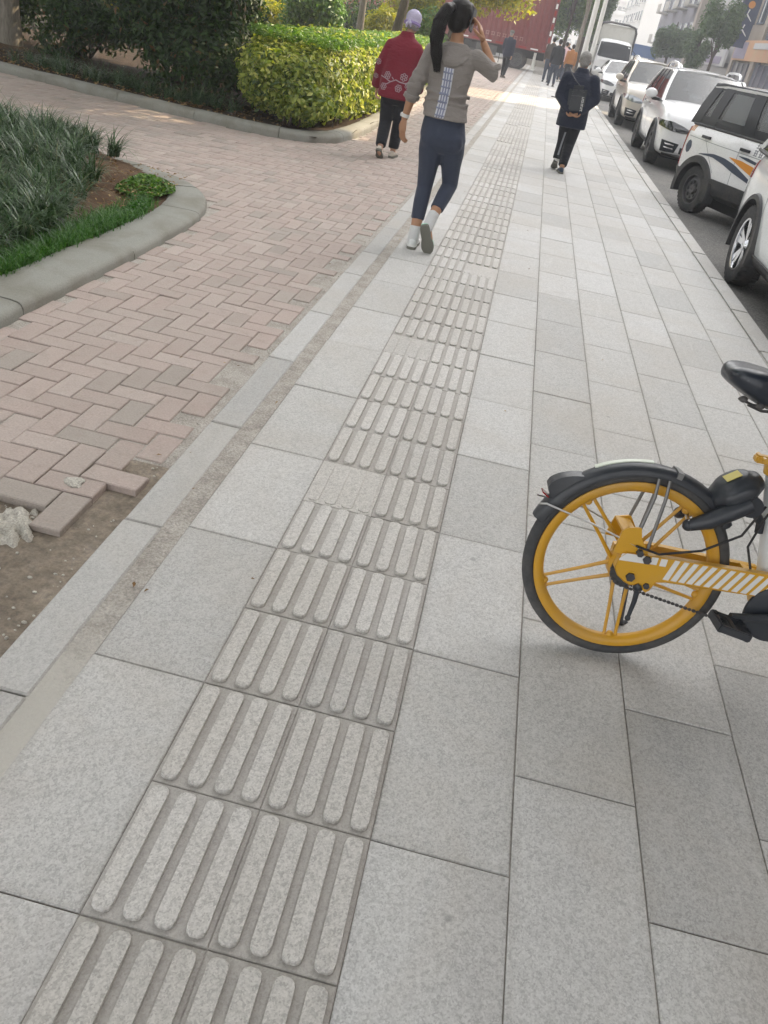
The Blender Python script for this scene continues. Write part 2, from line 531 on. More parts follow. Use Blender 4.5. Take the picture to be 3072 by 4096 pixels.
def paint(name, col, rough=0.35, coat=0.5, dirt=0.12):
    m = mat(name, col, rough, spec=0.5, coat=coat); k = NT(m); p = k.objc()
    n = k.noise(p, 3.5, 6, 0.65); f = k.noise(p, 60, 3, 0.6)
    d = k.math('MULTIPLY', k.mapr(n, 0.45, 0.8), dirt)
    k.col(k.mix(d, col, (0.30, 0.27, 0.23)))
    k.rough(k.mapr(f, 0.2, 0.8, rough*0.75, rough*1.35))
    return m
M['white_paint'] = paint('white_car_paint', (0.76, 0.765, 0.77), 0.28, 1.0, 0.10)
M['beige_paint'] = paint('champagne_car_paint', (0.50, 0.46, 0.40), 0.3, 1.0, 0.15)
M['silver_paint'] = paint('pale_silver_car_paint', (0.66, 0.69, 0.69), 0.3, 1.0, 0.10)
M['black_plastic'] = paint('black_plastic', (0.020, 0.021, 0.024), 0.5, 0.0, 0.25)
M['dark_gloss'] = paint('black_gloss', (0.010, 0.012, 0.018), 0.35, 0.12, 0.05)
M['dark_gloss'].node_tree.nodes['Principled BSDF'].inputs['Specular IOR Level'].default_value = 0.3
M['rubber'] = paint('tyre_rubber', (0.028, 0.028, 0.03), 0.8, 0.0, 0.35)
M['steel_dark'] = paint('dark_steel', (0.05, 0.05, 0.055), 0.45, 0.0, 0.3)
M['chrome'] = mat('chrome', (0.75, 0.76, 0.78), 0.15, 1.0)
M['alloy'] = mat('alloy', (0.62, 0.63, 0.65), 0.25, 1.0)
M['underside'] = mat('underside', (0.015, 0.015, 0.016), 0.9)
M['red_lens'] = mat('red_lens', (0.30, 0.012, 0.012), 0.2, coat=0.6)
M['clear_lens'] = mat('clear_lens', (0.30, 0.32, 0.34), 0.12, 0.6, coat=1.0)
M['dark_lens'] = mat('dark_lens', (0.03, 0.032, 0.036), 0.12, 0.2, coat=1.0)
M['bike_yellow'] = paint('bike_yellow', (0.60, 0.32, 0.012), 0.42, 0.25, 0.38)
M['rim_yellow'] = paint('rim_yellow', (0.58, 0.30, 0.012), 0.46, 0.15, 0.45)
M['bike_white'] = paint('bike_white', (0.72, 0.755, 0.76), 0.4, 0.3, 0.12)
M['bike_black'] = paint('bike_black', (0.022, 0.027, 0.036), 0.42, 0.1, 0.12)
M['bike_rubber'] = paint('bike_tyre', (0.045, 0.047, 0.05), 0.75, 0.0, 0.35)
M['saddle'] = paint('saddle_vinyl', (0.014, 0.020, 0.032), 0.36, 0.15, 0.05)
M['steel'] = mat('bare_steel', (0.55, 0.55, 0.54), 0.35, 1.0)
M['sticker'] = mat('yellow_sticker', (0.52, 0.44, 0.10), 0.5)
M['rod_grey'] = mat('grey_rod', (0.20, 0.20, 0.20), 0.5, 0.6)
M['white'] = mat('white_print', (0.72, 0.72, 0.70), 0.6)
M['offwhite'] = mat('offwhite', (0.62, 0.62, 0.60), 0.6)
M['greenish'] = mat('pale_reflector', (0.66, 0.70, 0.60), 0.35)
M['navy_print'] = mat('navy_print', (0.035, 0.05, 0.085), 0.4)
M['orange_print'] = mat('orange_print', (0.62, 0.24, 0.02), 0.4)
M['grey_print'] = mat('grey_print', (0.22, 0.23, 0.25), 0.6)
M['skin'] = mat('skin', (0.46, 0.27, 0.18), 0.55)
M['skin_tan'] = mat('skin_tan', (0.40, 0.215, 0.125), 0.55)
M['lip'] = mat('lip', (0.35, 0.12, 0.10), 0.5)
M['eye'] = mat('eye', (0.03, 0.02, 0.015), 0.2)
M['hair'] = fabric('black_hair', (0.010, 0.009, 0.009), (0.022, 0.020, 0.020), 90, 0.45, 1.0)
M['hair_grey'] = fabric('grey_hair', (0.17, 0.165, 0.155), (0.36, 0.35, 0.33), 120, 0.7)
M['top'] = fabric('grey_brown_knit', (0.225, 0.205, 0.190), (0.295, 0.272, 0.255), 260)
M['leggings'] = fabric('navy_leggings', (0.036, 0.045, 0.072), (0.052, 0.063, 0.096), 300, 0.7, .5)
M['sock'] = fabric('white_sock', (0.55, 0.56, 0.56), (0.68, 0.68, 0.68), 240)
M['sneaker'] = fabric('white_sneaker', (0.66, 0.69, 0.68), (0.78, 0.80, 0.79), 150, 0.6)
M['sole'] = mat('grey_sole', (0.16, 0.16, 0.135), 0.8)
M['green_foam'] = mat('mint_foam', (0.34, 0.66, 0.47), 0.6)
M['red_wool'] = fabric('burgundy_wool', (0.155, 0.014, 0.028), (0.22, 0.026, 0.042), 240)
M['black_cloth'] = fabric('black_trousers', (0.012, 0.013, 0.017), (0.022, 0.023, 0.029), 200)
M['navy_coat'] = fabric('navy_coat', (0.014, 0.018, 0.034), (0.024, 0.029, 0.050), 160, 0.8)
M['jeans'] = fabric('dark_denim', (0.030, 0.040, 0.062), (0.055, 0.066, 0.092), 200)
M['cream'] = fabric('cream_shoe', (0.55, 0.50, 0.43), (0.66, 0.61, 0.54), 100)
M['lilac'] = fabric('lilac_cap', (0.40, 0.36, 0.52), (0.56, 0.53, 0.66), 120)
M['lilac_dark'] = fabric('lilac_band', (0.26, 0.20, 0.44), (0.36, 0.29, 0.54), 120)
M['embroid'] = fabric('pale_embroidery', (0.30, 0.22, 0.25), (0.42, 0.34, 0.37), 300)
M['tape'] = mat('white_tape', (0.62, 0.64, 0.70), 0.7)
M['tape_blue'] = mat('blue_grey_tape', (0.24, 0.26, 0.36), 0.7)
M['orange_cloth'] = fabric('orange_jacket', (0.30, 0.125, 0.04), (0.40, 0.175, 0.06), 140)
M['pink_cloth'] = fabric('pink_shirt', (0.58, 0.40, 0.42), (0.66, 0.48, 0.50), 140)
M['brown_cloth'] = fabric('brown_jacket', (0.05, 0.04, 0.035), (0.085, 0.065, 0.055), 140)
M['shoe_blue'] = mat('dark_blue_shoe', (0.03, 0.05, 0.085), 0.6)
M['shoe_black'] = mat('black_shoe', (0.02, 0.018, 0.016), 0.55)
M['phone'] = mat('phone_black', (0.015, 0.015, 0.018), 0.2, coat=0.5)
M['container'] = paint('container_red', (0.16, 0.020, 0.018), 0.65, 0.0, 0.10)
M['pole_white'] = paint('pole_paint', (0.64, 0.64, 0.60), 0.5, 0.0, 0.25)
def glass(name, tint, transp=0.5, rough=0.04):
    m = bpy.data.materials.new(name); m.use_nodes = True
    t = m.node_tree; n = t.nodes; n.remove(n['Principled BSDF'])
    tr = n.new('ShaderNodeBsdfTransparent'); tr.inputs[0].default_value = (*tint, 1)
    df = n.new('ShaderNodeBsdfPrincipled'); df.inputs['Base Color'].default_value = (0.012, 0.015, 0.018, 1)
    df.inputs['Roughness'].default_value = rough; df.inputs['Specular IOR Level'].default_value = 0.8
    gl = n.new('ShaderNodeBsdfGlossy'); gl.inputs['Roughness'].default_value = rough
    a = n.new('ShaderNodeMixShader'); a.inputs[0].default_value = 1-transp
    t.links.new(tr.outputs[0], a.inputs[1]); t.links.new(df.outputs[0], a.inputs[2])
    fr = n.new('ShaderNodeFresnel'); fr.inputs[0].default_value = 1.55
    b = n.new('ShaderNodeMixShader'); t.links.new(fr.outputs[0], b.inputs[0])
    t.links.new(a.outputs[0], b.inputs[1]); t.links.new(gl.outputs[0], b.inputs[2])
    t.links.new(b.outputs[0], n['Material Output'].inputs['Surface'])
    return m
M['glass'] = glass('car_glass', (0.62, 0.68, 0.70), 0.55)
M['glass_dark'] = glass('dark_car_glass', (0.25, 0.27, 0.28), 0.3)
M['glass_clear'] = glass('clear_car_glass', (0.92, 0.95, 0.93), 0.94)
M['pane'] = mat('window_pane', (0.06, 0.075, 0.09), 0.1, spec=0.9)
# ================================================================== GROUND
def sheet(name, x0, x1, y0, y1, z, m, nx=1, ny=1, dz=0.0, kind='structure'):
    V = []
    for j in range(ny+1):
        for i in range(nx+1):
            e = 0 if i in (0, nx) or j in (0, ny) else RN.uniform(-dz, dz)
            V.append((x0+(x1-x0)*i/nx, y0+(y1-y0)*j/ny, z+e))
    F = [(j*(nx+1)+i, j*(nx+1)+i+1, (j+1)*(nx+1)+i+1, (j+1)*(nx+1)+i) for j in range(ny) for i in range(nx)]
    o = MB().add(V, F).build(name, m, smooth=dz > 0)
    return tag(o, kind=kind)

sheet('ground', -380, 380, -380, 380, -0.17, M['ground'])
road = sheet('road', 2.40, 11.6, -30, 320, -0.12, M['asphalt'])
sheet('far_pavement', 11.6, 40, -30, 320, 0.0, M['concrete'])
kf = MB()
kf.box((11.52, 145, -0.07), (0.16, 350, 0.16))
tag(kf.build('far_kerb', M['kerb_road']), kind='structure')
pavement = sheet('pavement', -0.385, 2.335, -3, 60, -0.0055, M['joint'])
pavement['label'] = 'grey granite slab pavement'

def paver_mesh(name, w, l, m, ch=0.004, depth=0.03):
    a, b = w/2, l/2
    V = []
    for z, e in ((-depth, 0), (-ch, 0), (0, ch)):
        V += [(-a+e, -b+e, z), (a-e, -b+e, z), (a-e, b-e, z), (-a+e, b-e, z)]
    F = [(8, 9, 10, 11)]
    for k in (0, 4):
        for i in range(4):
            j = (i+1) % 4
            F.append((k+i, k+j, k+4+j, k+4+i))
    me = bpy.data.meshes.new(name); me.from_pydata(V, [], F); me.materials.append(m); me.update()
    return me

class Stuff:
    """many equal pavers joined, each with its own random shade"""
    def __init__(s): s.V, s.F, s.r, s.n = [], [], [], 0
    def add(s, me, mat4):
        v = np.array([mat4 @ q.co for q in me.vertices])
        for p in me.polygons: s.F.append([i+s.n for i in p.vertices])
        s.V.append(v); s.r += [rng.random()]*len(v); s.n += len(v)
    def build(s, name, m, parent):
        me = np_mesh(name, np.vstack(s.V), np.array(s.F), np.array(s.r), [m])
        return tag(link(bpy.data.objects.new(name, me), parent), kind='stuff')

# --- slabs
SLAB = 0.638
cols = [(-0.30, 0.0, 0.0, SLAB), (0.50, 0.81, 0.319, SLAB), (0.81, 1.11, 0.60, 0.635), (1.11, 1.41, 0.302, 0.635),
        (1.41, 1.71, 0.60, 0.635), (1.71, 2.01, 0.32, 0.635), (2.01, 2.33, 0.60, 0.635)]
slabs = []
smesh = {}
for x0, x1, ph, ln in cols:
    w = round(x1-x0, 3)
    if (w, ln) not in smesh: smesh[(w, ln)] = paver_mesh('paving_slab', w-0.0028, ln-0.003, M['slab'], 0.003)
    k = int((-2.4-ph)/ln)
    while ph+k*ln < 58:
        slabs.append((abs(ph+k*ln-0.0), (x0+x1)/2, ph+(k+0.5)*ln, smesh[(w, ln)])); k += 1
slabs.sort(key=lambda t: math.hypot(t[1]-CAM.x, t[2]-CAM.y) + (50 if t[2] < 0.1 else 0))
st = Stuff()
for i, (_, x, y, me) in enumerate(slabs):
    z = RN.uniform(-0.0015, 0.0015)
    rx, ry = RN.uniform(-.0025, .0025), RN.uniform(-.004, .004)
    if i < 298:
        o = bpy.data.objects.new('paving_slab', me); o.location = (x, y, z); o.rotation_euler = (rx, ry, 0)
        link(o, pavement)
    else:
        st.add(me, Matrix.Translation((x, y, z)))
st.build('far_slabs', M['slab'], pavement)

# --- guide strip of ribbed tiles
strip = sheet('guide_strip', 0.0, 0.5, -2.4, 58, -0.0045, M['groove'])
TL, TW = 0.31899, 0.25
def tile_mesh(name, bar_h, bw=0.0405, worn=0):
    mb = MB()
    w, l = TW-0.0012, TL-0.0022
    a, b = w/2, l/2
    mb.add([(-a, -b, -.012), (a, -b, -.012), (a, b, -.012), (-a, b, -.012), (-a, -b, -.002), (a, -b, -.002), (a, b, -.002), (-a, b, -.002),
            (-a+.002, -b+.002, 0), (a-.002, -b+.002, 0), (a-.002, b-.002, 0), (-a+.002, b-.002, 0)],
           [(8, 9, 10, 11), (0, 1, 5, 4), (1, 2, 6, 5), (2, 3, 7, 6), (3, 0, 4, 7), (4, 5, 9, 8), (5, 6, 10, 9), (6, 7, 11, 10), (7, 4, 8, 11)], 0)
    for q in range(4):
        cx = (q-1.5)*0.0625
        hl = TL/2-0.0115
        out = []
        for s_, a0 in ((1, 0), (-1, math.pi)):
            for t in range(6):
                an = a0+math.pi*t/5
                # flat-ended pill
                out.append((cx+bw/2*math.copysign(abs(math.cos(an))**0.75, math.cos(an)), s_*(hl-bw*0.40)+bw*0.40*math.sin(an)))
        mb.prism(out, -0.001, bar_h, 1, inset=min(0.003, bar_h*0.5))
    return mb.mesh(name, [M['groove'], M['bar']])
tm = tile_mesh('guide_tile', 0.0105)
tm_low = tile_mesh('guide_tile_worn', 0.0030)
tm_low.materials[0] = M['bar']
worn = {(0, 10), (0, 5), (1, 16), (0, 27), (1, 9), (1, 16)}
worn_at = {(0, 11), (0, 6), (1, 17)}
tiles = []
for k in range(-6, 180):
    for c in (0, 1):
        tiles.append((c, k))
n_t = 0
st = Stuff()
for c, k in sorted(tiles, key=lambda t: abs(t[1]+0.01) + (60 if t[1] < -2 else 0)):
    me = tm_low if ((c, k+1) in worn_at or RN.random() < 0.03) else tm
    x, y = 0.125+0.25*c, TL*(k+0.5)
    if n_t < 298:
        o = bpy.data.objects.new('guide_tile', me)
        o.location = (x, y, RN.uniform(-.0012, .0015)); o.rotation_euler = (RN.uniform(-.006, .006), RN.uniform(-.006, .006), 0)
        link(o, strip); n_t += 1
    else:
        st_v = np.array([q.co[:] for q in me.vertices]) + np.array([x, y, 0])
        fs = [[i+st.n for i in p.vertices] for p in me.polygons if len(p.vertices) == 4]
        st.F += fs; st.V.append(st_v); st.r += [RN.random()]*len(st_v); st.n += len(st_v)
st.build('far_guide_tiles', M['bar'], strip)

# --- granite border on the brick side
border = empty('border_strip', (-0.435, 0, 0), kind='structure')
gap = sheet('gap_strip', -0.375, -0.299, -3, 58, -0.0025, M['gap_mat'], 2, 200, 0.0012)
bl = [paver_mesh('border_stone', 0.128, L-0.006, M['border'], 0.005, 0.10) for L in (0.78, 0.62, 0.9)]
y = 0.452; i = 0
ys = []
while y < 57:
    k = RN.choice((0, 0, 1, 2)); L = (0.78, 0.62, 0.9)[k]
    if i == 0: k, L = 0, 0.78
    ys.append((y+L/2, k)); y += L; i += 1
y = 0.452
for k in (0, 2, 0, 0): L = (0.78, 0.62, 0.9)[k]; ys.append((y-L/2, k)); y -= L
for yy, k in ys:
    o = bpy.data.objects.new('border_stone', bl[k]); o.location = (0, yy, RN.uniform(0, .004)); o.rotation_euler = (0, RN.uniform(-.01, .01), RN.uniform(-.003, .003))
    link(o, border)

# --- kerb along the road
kerb = empty('road_kerb', (2.41, 0, 0), kind='structure')
kmesh = {}
y = -3.0
while y < 60:
    L = RN.choice((0.9, 1.0, 1.0))
    if L not in kmesh:
        m_ = MB(); m_.cbox((0, 0, -0.12), (0.155, L-0.008, 0.245), 0.012); kmesh[L] = m_.mesh('kerb_stone', [M['kerb_road']])
    o = bpy.data.objects.new('kerb_stone', kmesh[L]); o.location = (RN.uniform(-.004, .004), y+L/2, RN.uniform(-.003, .003)); link(o, kerb)
    y += L

# ================================================================== BRICK PATHS
bed_y = sheet('brick_bed', -30, -0.36, -3, 60, -0.026, M['dirt'], 40, 120, 0.004)
js_ = sheet('joint_sand', -30, -0.36, 1.60, 60, -0.0075, M['gapdirt'], 30, 90, 0.0025)
sk = MB().add([(-30, 1.60, -.0075), (-.36, 1.60, -.0075), (-.36, 1.44, -.030), (-30, 1.44, -.030)], [(0, 3, 2, 1)])
tag(sk.build('sand_slope', M['dirt']), kind='structure')
def poly_in(p, poly):
    x, y = p; c = False; n = len(poly)
    for i in range(n):
        x1, y1 = poly[i]; x2, y2 = poly[(i+1) % n]
        if (y1 > y) != (y2 > y) and x < (x2-x1)*(y-y1)/(y2-y1)+x1: c = not c
    return c
PL1 = [(-1.66, -4), (-1.66, 2.2), (-1.645, 3.9), (-1.66, 4.7), (-1.72, 5.15), (-1.84, 5.5), (-2.06, 5.82), (-2.4, 6.05), (-3.0, 6.22), (-4.3, 6.45), (-7, 6.85), (-14, 7.8)]
PL2 = [(-16, 11.3), (-10, 10.35), (-6.28, 9.86), (-4.89, 9.59), (-3.58, 9.36), (-2.70, 9.30), (-2.22, 9.38), (-1.95, 9.6), (-1.80, 9.95), (-1.74, 10.5), (-1.71, 11.58), (-1.80, 14.2), (-1.97, 18.2), (-2.3, 28), (-2.6, 40)]
P1poly = PL1 + [(-30, 7.8), (-30, -4)]
P2poly = PL2 + [(-30, 40), (-30, 11.3)]
bw = 0.105
brick_me = [paver_mesh('brick', 0.2055, 0.1005, M['brick'], 0.0035, 0.05), paver_mesh('brick', 0.1005, 0.2055, M['brick'], 0.0035, 0.05)]
bricks = []
BX0, BY0 = -0.535, 1.09
for i in range(-150, 2):
    for j in range(-42, 480):
        k = (i-j) % 4
        if k == 0: cx, cy, o_ = BX0+(i-1)*bw+bw, BY0+j*bw+bw/2, 0
        elif k == 3: cx, cy, o_ = BX0+(i-1)*bw+bw/2, BY0+j*bw+bw, 1
        else: continue
        hx, hy = (0.1, 0.05) if o_ == 0 else (0.05, 0.1)
        if cx+hx > -0.505: continue
        if cx < -13 or cy > 47: continue
        if cy < 9.3 and cx < -1.5 and poly_in((cx, cy), P1poly): continue
        if cx < -1.6 and cy > 6 and poly_in((cx, cy), P2poly): continue
        if cx < -1.5 and cy < -1: continue
        if cx < -2.6 and cy > 12: continue
        # the torn edge near the camera
        lim = 1.10 + 0.10*math.sin(cx*9)
        if cy-hy < 1.26 and cx > -0.69: continue
        if cy < 1.10+.05*math.sin(cx*17): continue
        if cy < 1.22 and cx < -0.70: continue
        if -0.635 < cx and 1.42 < cy < 1.66: continue
        if cx > -0.60 and cy > 1.7 and RN.random() < 0.28: continue
        d = math.hypot(cx-CAM.x, cy-CAM.y)
        bricks.append((d, cx, cy, o_))
path = empty('brick_path', (-1.0, 4, 0), kind='structure')
bricks.sort()
# only what is in view counts as near
def seen(x, y):
    p = Vector((x, y, 0)) - CAM
    z = p.dot(_f)
    if z < 0.2: return False
    return abs(p.dot(_r)/z) < 0.49 and abs(p.dot(_u)/z) < 0.65
near = [b for b in bricks if seen(b[1], b[2])][:298]
ns = set((b[1], b[2]) for b in near)
st = Stuff()
for d, x, y, o_ in bricks:
    z = RN.uniform(-.002, .0015); rx, ry = RN.uniform(-.008, .008), RN.uniform(-.008, .008)
    if RN.random() < 0.05: z -= 0.004
    rz = RN.uniform(-.008, .008)
    if (x, y) in ns:
        if x > -0.75 and y < 1.9: rx += RN.uniform(-.03, .02); rz += RN.uniform(-.03, .03); z -= RN.uniform(0, .006)
        o = bpy.data.objects.new('brick', brick_me[o_]); o.location = (x+1.0, y-4, z); o.rotation_euler = (rx, ry, rz); link(o, path)
    else:
        st.add(brick_me[o_], Matrix.Translation((x, y, z)) @ Matrix.Rotation(rx, 4, 'X') @ Matrix.Rotation(ry, 4, 'Y'))
for v in st.V: v -= np.array([-1.0, 4, 0])
st.build('far_bricks', M['brick'], path)
# the one loose brick that stays out at the torn edge, and the crust of mortar under it
def rock(name, c, r, m, seed=0, n=18, label=None, cat=None, parent=None, amp=.22):
    q = random.Random(seed)
    mb = MB(); rings = []
    ph = [q.uniform(0, 6.28) for _ in range(8)]
    for lv in range(7):
        th = math.pi*(0.04+0.92*lv/6)
        rg = []
        for j in range(n):
            a = 2*math.pi*j/n
            k = 1+amp*(math.sin(3*a+ph[0]+lv)+0.7*math.sin(5*a+ph[1])+0.8*math.sin(9*a+ph[2]+lv*1.7)+.5*math.sin(2*a+ph[3]))*.6
            rg.append((c[0]+r[0]*math.sin(th)*math.cos(a)*k, c[1]+r[1]*math.sin(th)*math.sin(a)*k, c[2]-r[2]*math.cos(th)*(1+.1*math.sin(a*4+ph[4]))))
        rings.append(rg)
    mb.loft(rings)
    o = mb.build(name, m, parent, smooth=35)
    return tag(o, label, cat)
def crust():
    q = random.Random(12); V = []; F = []; idx = {}
    ph = [q.uniform(0, 6.28) for _ in range(12)]
    def h(x, y):
        u, v = (x+1.02)/.33, (y-1.085)/.135
        e = 1-math.hypot(u, v)
        e += .18*math.sin(x*31+ph[0]+y*9)+.14*math.sin(x*57+ph[1])*math.sin(y*63+ph[2])+.10*math.sin(x*120+y*95+ph[3])
        if e <= 0: return -.06
        s_ = min(1, e/.42); z = -.035+.030*s_*s_*(3-2*s_)+.004*math.sin(x*75+ph[4])*math.sin(y*82+ph[5])+.0025*math.sin(x*190+ph[6])*math.sin(y*170+ph[7])
        return min(z, .004)
    n, m = 110, 50
    for j in range(m+1):
        for i in range(n+1):
            x, y = -1.46+.80*i/n, .91+.33*j/m
            V.append((x, y, h(x, y)+q.uniform(-.0012, .0012)))
    for j in range(m):
        for i in range(n):
            a = j*(n+1)+i; F.append((a, a+1, a+n+2, a+n+1))
    o = MB().add(V, F).build('mortar_crust', M['mortar'], smooth=45)
    tag(o, 'crumbled pale mortar crust at the broken edge of the brick path', 'mortar')
crust()
rock('mortar_lump', (-0.735, 1.36, 0.002), (0.035, 0.03, 0.008), M['mortar'], 8, 14, 'small white mortar chip lying on the bricks beside the loose end brick', 'mortar', amp=.3)
peb = MB()
for q in range(300):
    yy = RN.uniform(0.3, 7); xx = RN.choice((RN.gauss(-0.535, .02), RN.gauss(-0.335, .02)))
    s_ = RN.uniform(.0015, .0048)
    peb.ball((xx, yy, -.006 + s_*.3), (s_*RN.uniform(.8, 1.6), s_, s_*.7), 6)
for q in range(70):
    s_ = RN.uniform(.002, .0065)
    peb.ball((RN.uniform(-.95, -.52), RN.uniform(.35, 1.25), -.027+s_*.4), (s_*RN.uniform(.8, 1.6), s_, s_*.7), 6)
tag(peb.build('gravel', M['mortar']), kind='stuff', label='loose grit and pebbles in the dirt joints beside the granite border')

# ================================================================== PLANTER KERBS, SOIL
def resample(P, step):
    P = [Vector((p[0], p[1], 0)) for p in P]
    out = [P[0]]; acc = 0
    for a, b in zip(P, P[1:]):
        L = (b-a).length
        n = max(1, int(L/step))
        for i in range(1, n+1): out.append(a.lerp(b, i/n))
    return out
def smooth_line(P, it=3):
    for _ in range(it):
        Q = [P[0]]
        for a, b in zip(P, P[1:]): Q += [a.lerp(b, .25), a.lerp(b, .75)]
        P = Q + [P[-1]]
    return P
def kerb_run(name, line, side, width, h, joints, label=None):
    """line = outer edge; side=+1: the kerb body lies to the left of the walking direction"""
    root = empty(name, (0, 0, 0), kind='structure', label=label)
    L = [0]
    for a, b in zip(line, line[1:]): L.append(L[-1]+(b-a).length)
    tot = L[-1]
    def at(s):
        for i in range(len(L)-1):
            if L[i+1] >= s:
                t = (s-L[i])/max(L[i+1]-L[i], 1e-9)
                p = line[i].lerp(line[i+1], t)
                i0, i1 = max(i-1, 0), min(i+2, len(line)-1)
                d = (line[i1]-line[i0]).normalized()
                return p, Vector((-d.y, d.x, 0))*side
        return line[-1], Vector((-(line[-1]-line[-2]).normalized().y, (line[-1]-line[-2]).normalized().x, 0))*side
    prof = [(0.0, -.05), (0.0, h*0.42), (0.008, h*0.70), (0.026, h*0.88), (0.065, h*0.97), (width*0.6, h), (width-.012, h), (width, h-.012), (width, -.05)]
    cuts = [c for c in joints if 0 < c < tot]
    cuts = [0]+cuts+[tot]
    for a, b in zip(cuts, cuts[1:]):
        mb = MB(); rings = []
        n = max(3, int((b-a)/0.11))
        dz = RN.uniform(-.004, .004)
        for i in range(n+1):
            s = a+.004+(b-a-.008)*i/n
            p, nn = at(s)
            jit = 0.002*math.sin(s*23)+0.0015*math.sin(s*61)
            rings.append([(p.x+nn.x*(u+jit), p.y+nn.y*(u+jit), z+dz+jit*.6) for u, z in prof])
        mb.loft(rings)
        mb.build('kerb_stone', M['kerb'], root, smooth=50)
    return root
l1 = smooth_line([Vector((p[0], p[1], 0)) for p in PL1], 2)
def arclen_to(line, x, y):
    s = 0; best = (1e9, 0)
    for a, b in zip(line, line[1:]):
        d = math.hypot((a.x+b.x)/2-x, (a.y+b.y)/2-y)
        if d < best[0]: best = (d, s+(b-a).length/2)
        s += (b-a).length
    return best[1]
s0 = arclen_to(l1, -1.645, 3.62)
js = [s0+k*1.18 for k in range(-7, 2)] + [s0+2.0, s0+2.75, s0+3.7]+[s0+3.7+1.1*k for k in range(1, 12)]
kerb_run('planter_kerb', l1, 1, 0.29, 0.062, js)
l2 = smooth_line([Vector((p[0], p[1], 0)) for p in PL2], 2)
js2 = [0.9+1.07*k for k in range(60)]
kerb_run('hedge_kerb', l2, 1, 0.20, 0.10, js2)

def soil(name, poly, z, m, res=0.16, amp=0.03, bounds=None, hill=None):
    xs0, xs1, ys0, ys1 = bounds
    nx, ny = int((xs1-xs0)/res), int((ys1-ys0)/res)
    idx = {}; V = []; F = []
    def vid(i, j):
        if (i, j) not in idx:
            x, y = xs0+i*res, ys0+j*res
            zz = z + amp*(math.sin(x*3.1+y*1.7)+math.sin(x*7.3-y*5.1)*.6+math.sin(y*11+x*9)*.35)
            if hill: zz += hill(x, y)
            idx[(i, j)] = len(V); V.append((x, y, zz))
        return idx[(i, j)]
    for j in range(ny):
        for i in range(nx):
            if poly_in((xs0+(i+.5)*res, ys0+(j+.5)*res), poly):
                F.append((vid(i, j), vid(i+1, j), vid(i+1, j+1), vid(i, j+1)))
    o = MB().add(V, F).build(name, m, smooth=True)
    return tag(o, kind='structure')
def hill1(x, y):
    return 0.07*math.exp(-((x+2.75)**2/.12+(y-5.35)**2/.20)) + 0.06*max(0, min(1, (-2.2-x)/1.2))
P1in = [(-1.90, -4), (-1.90, 4.1), (-1.92, 4.8), (-2.02, 5.2), (-2.32, 5.66), (-3.0, 6.08), (-4.3, 6.3), (-7, 6.7), (-14, 7.65), (-14, -4)]
soil('planter_soil', P1in, 0.035, M['soil'], 0.05, 0.006, (-6.5, -1.7, 0, 7), hill1)
P2in = [(-16, 11.45), (-10, 10.5), (-6.28, 10.0), (-4.89, 9.72), (-3.58, 9.5), (-2.6, 9.44), (-2.12, 9.6), (-1.92, 10), (-1.86, 10.5), (-1.83, 11.6), (-1.92, 14.2), (-2.1, 18.2), (-2.4, 28), (-2.7, 40), (-16, 40)]
soil('hedge_soil', P2in, 0.075, M['litter_soil'], 0.25, 0.012, (-16, -1.75, 9, 34))

# ================================================================== PLANTS
def leaf_cloud(P, N, size, aspect=0.42, fold=0.25, droop=0.0, jitter=0.6, seed=1):
    """diamond leaves of 2 triangles at the points P, facing about N"""
    g = np.random.default_rng(seed)
    n = len(P)
    N = N + g.normal(size=(n, 3))*jitter
    N /= np.linalg.norm(N, axis=1)[:, None]+1e-9
    T = g.normal(size=(n, 3)); T[:, 2] -= droop
    T -= (T*N).sum(1)[:, None]*N
    T /= np.linalg.norm(T, axis=1)[:, None]+1e-9
    B = np.cross(N, T)
    s = size*g.uniform(0.6, 1.25, n)[:, None]
    f = fold*s*aspect
    base = P - T*s*0.5; tip = P + T*s*0.5 - N*f*.6
    lft = P + B*s*aspect*0.5 + N*f - T*s*.05; rgt = P - B*s*aspect*0.5 + N*f - T*s*.05
    V = np.stack([base, rgt, tip, lft], 1).reshape(-1, 3)
    i = np.arange(n)*4
    F = np.concatenate([np.stack([i, i+1, i+2], 1), np.stack([i, i+2, i+3], 1)])
    return V, F
def rnd4(r): return np.repeat(r, 4)

def box_points(n, c, d, g, shell=0.12, round_=0.3):
    """points near the skin of a rounded box, with outward normals"""
    P = []; N = []
    c = np.array(c); h = np.array(d)/2
    tot = 0
    while tot < n:
        q = g.uniform(-1, 1, (n*2, 3))*h
        # superellipsoid radius
        e = (np.abs(q/h)**3.4).sum(1)**(1/3.4)
        sc_ = np.maximum(e, 1e-3)
        depth = (1-sc_)*h.min()
        lump = 0.11*np.sin(q[:, 1]*2.3+q[:, 2]*3)+0.09*np.sin(q[:, 0]*5+1)*np.sin(q[:, 1]*4.3)+0.05*np.sin(q[:, 2]*9+q[:, 1]*7)+.03*np.sin(q[:, 0]*17+q[:, 1]*13)
        keep = (sc_ < 1.0) & (g.random(len(q)) < np.exp(-(np.maximum(depth+lump*.6, 0))/shell))
        q = q[keep]
        nn = np.sign(q)*np.abs(q/h)**2.4/h
        nn /= np.linalg.norm(nn, axis=1)[:, None]+1e-9
        P.append(q+c); N.append(nn); tot += len(q)
    P = np.vstack(P)[:n]; N = np.vstack(N)[:n]
    return P, N

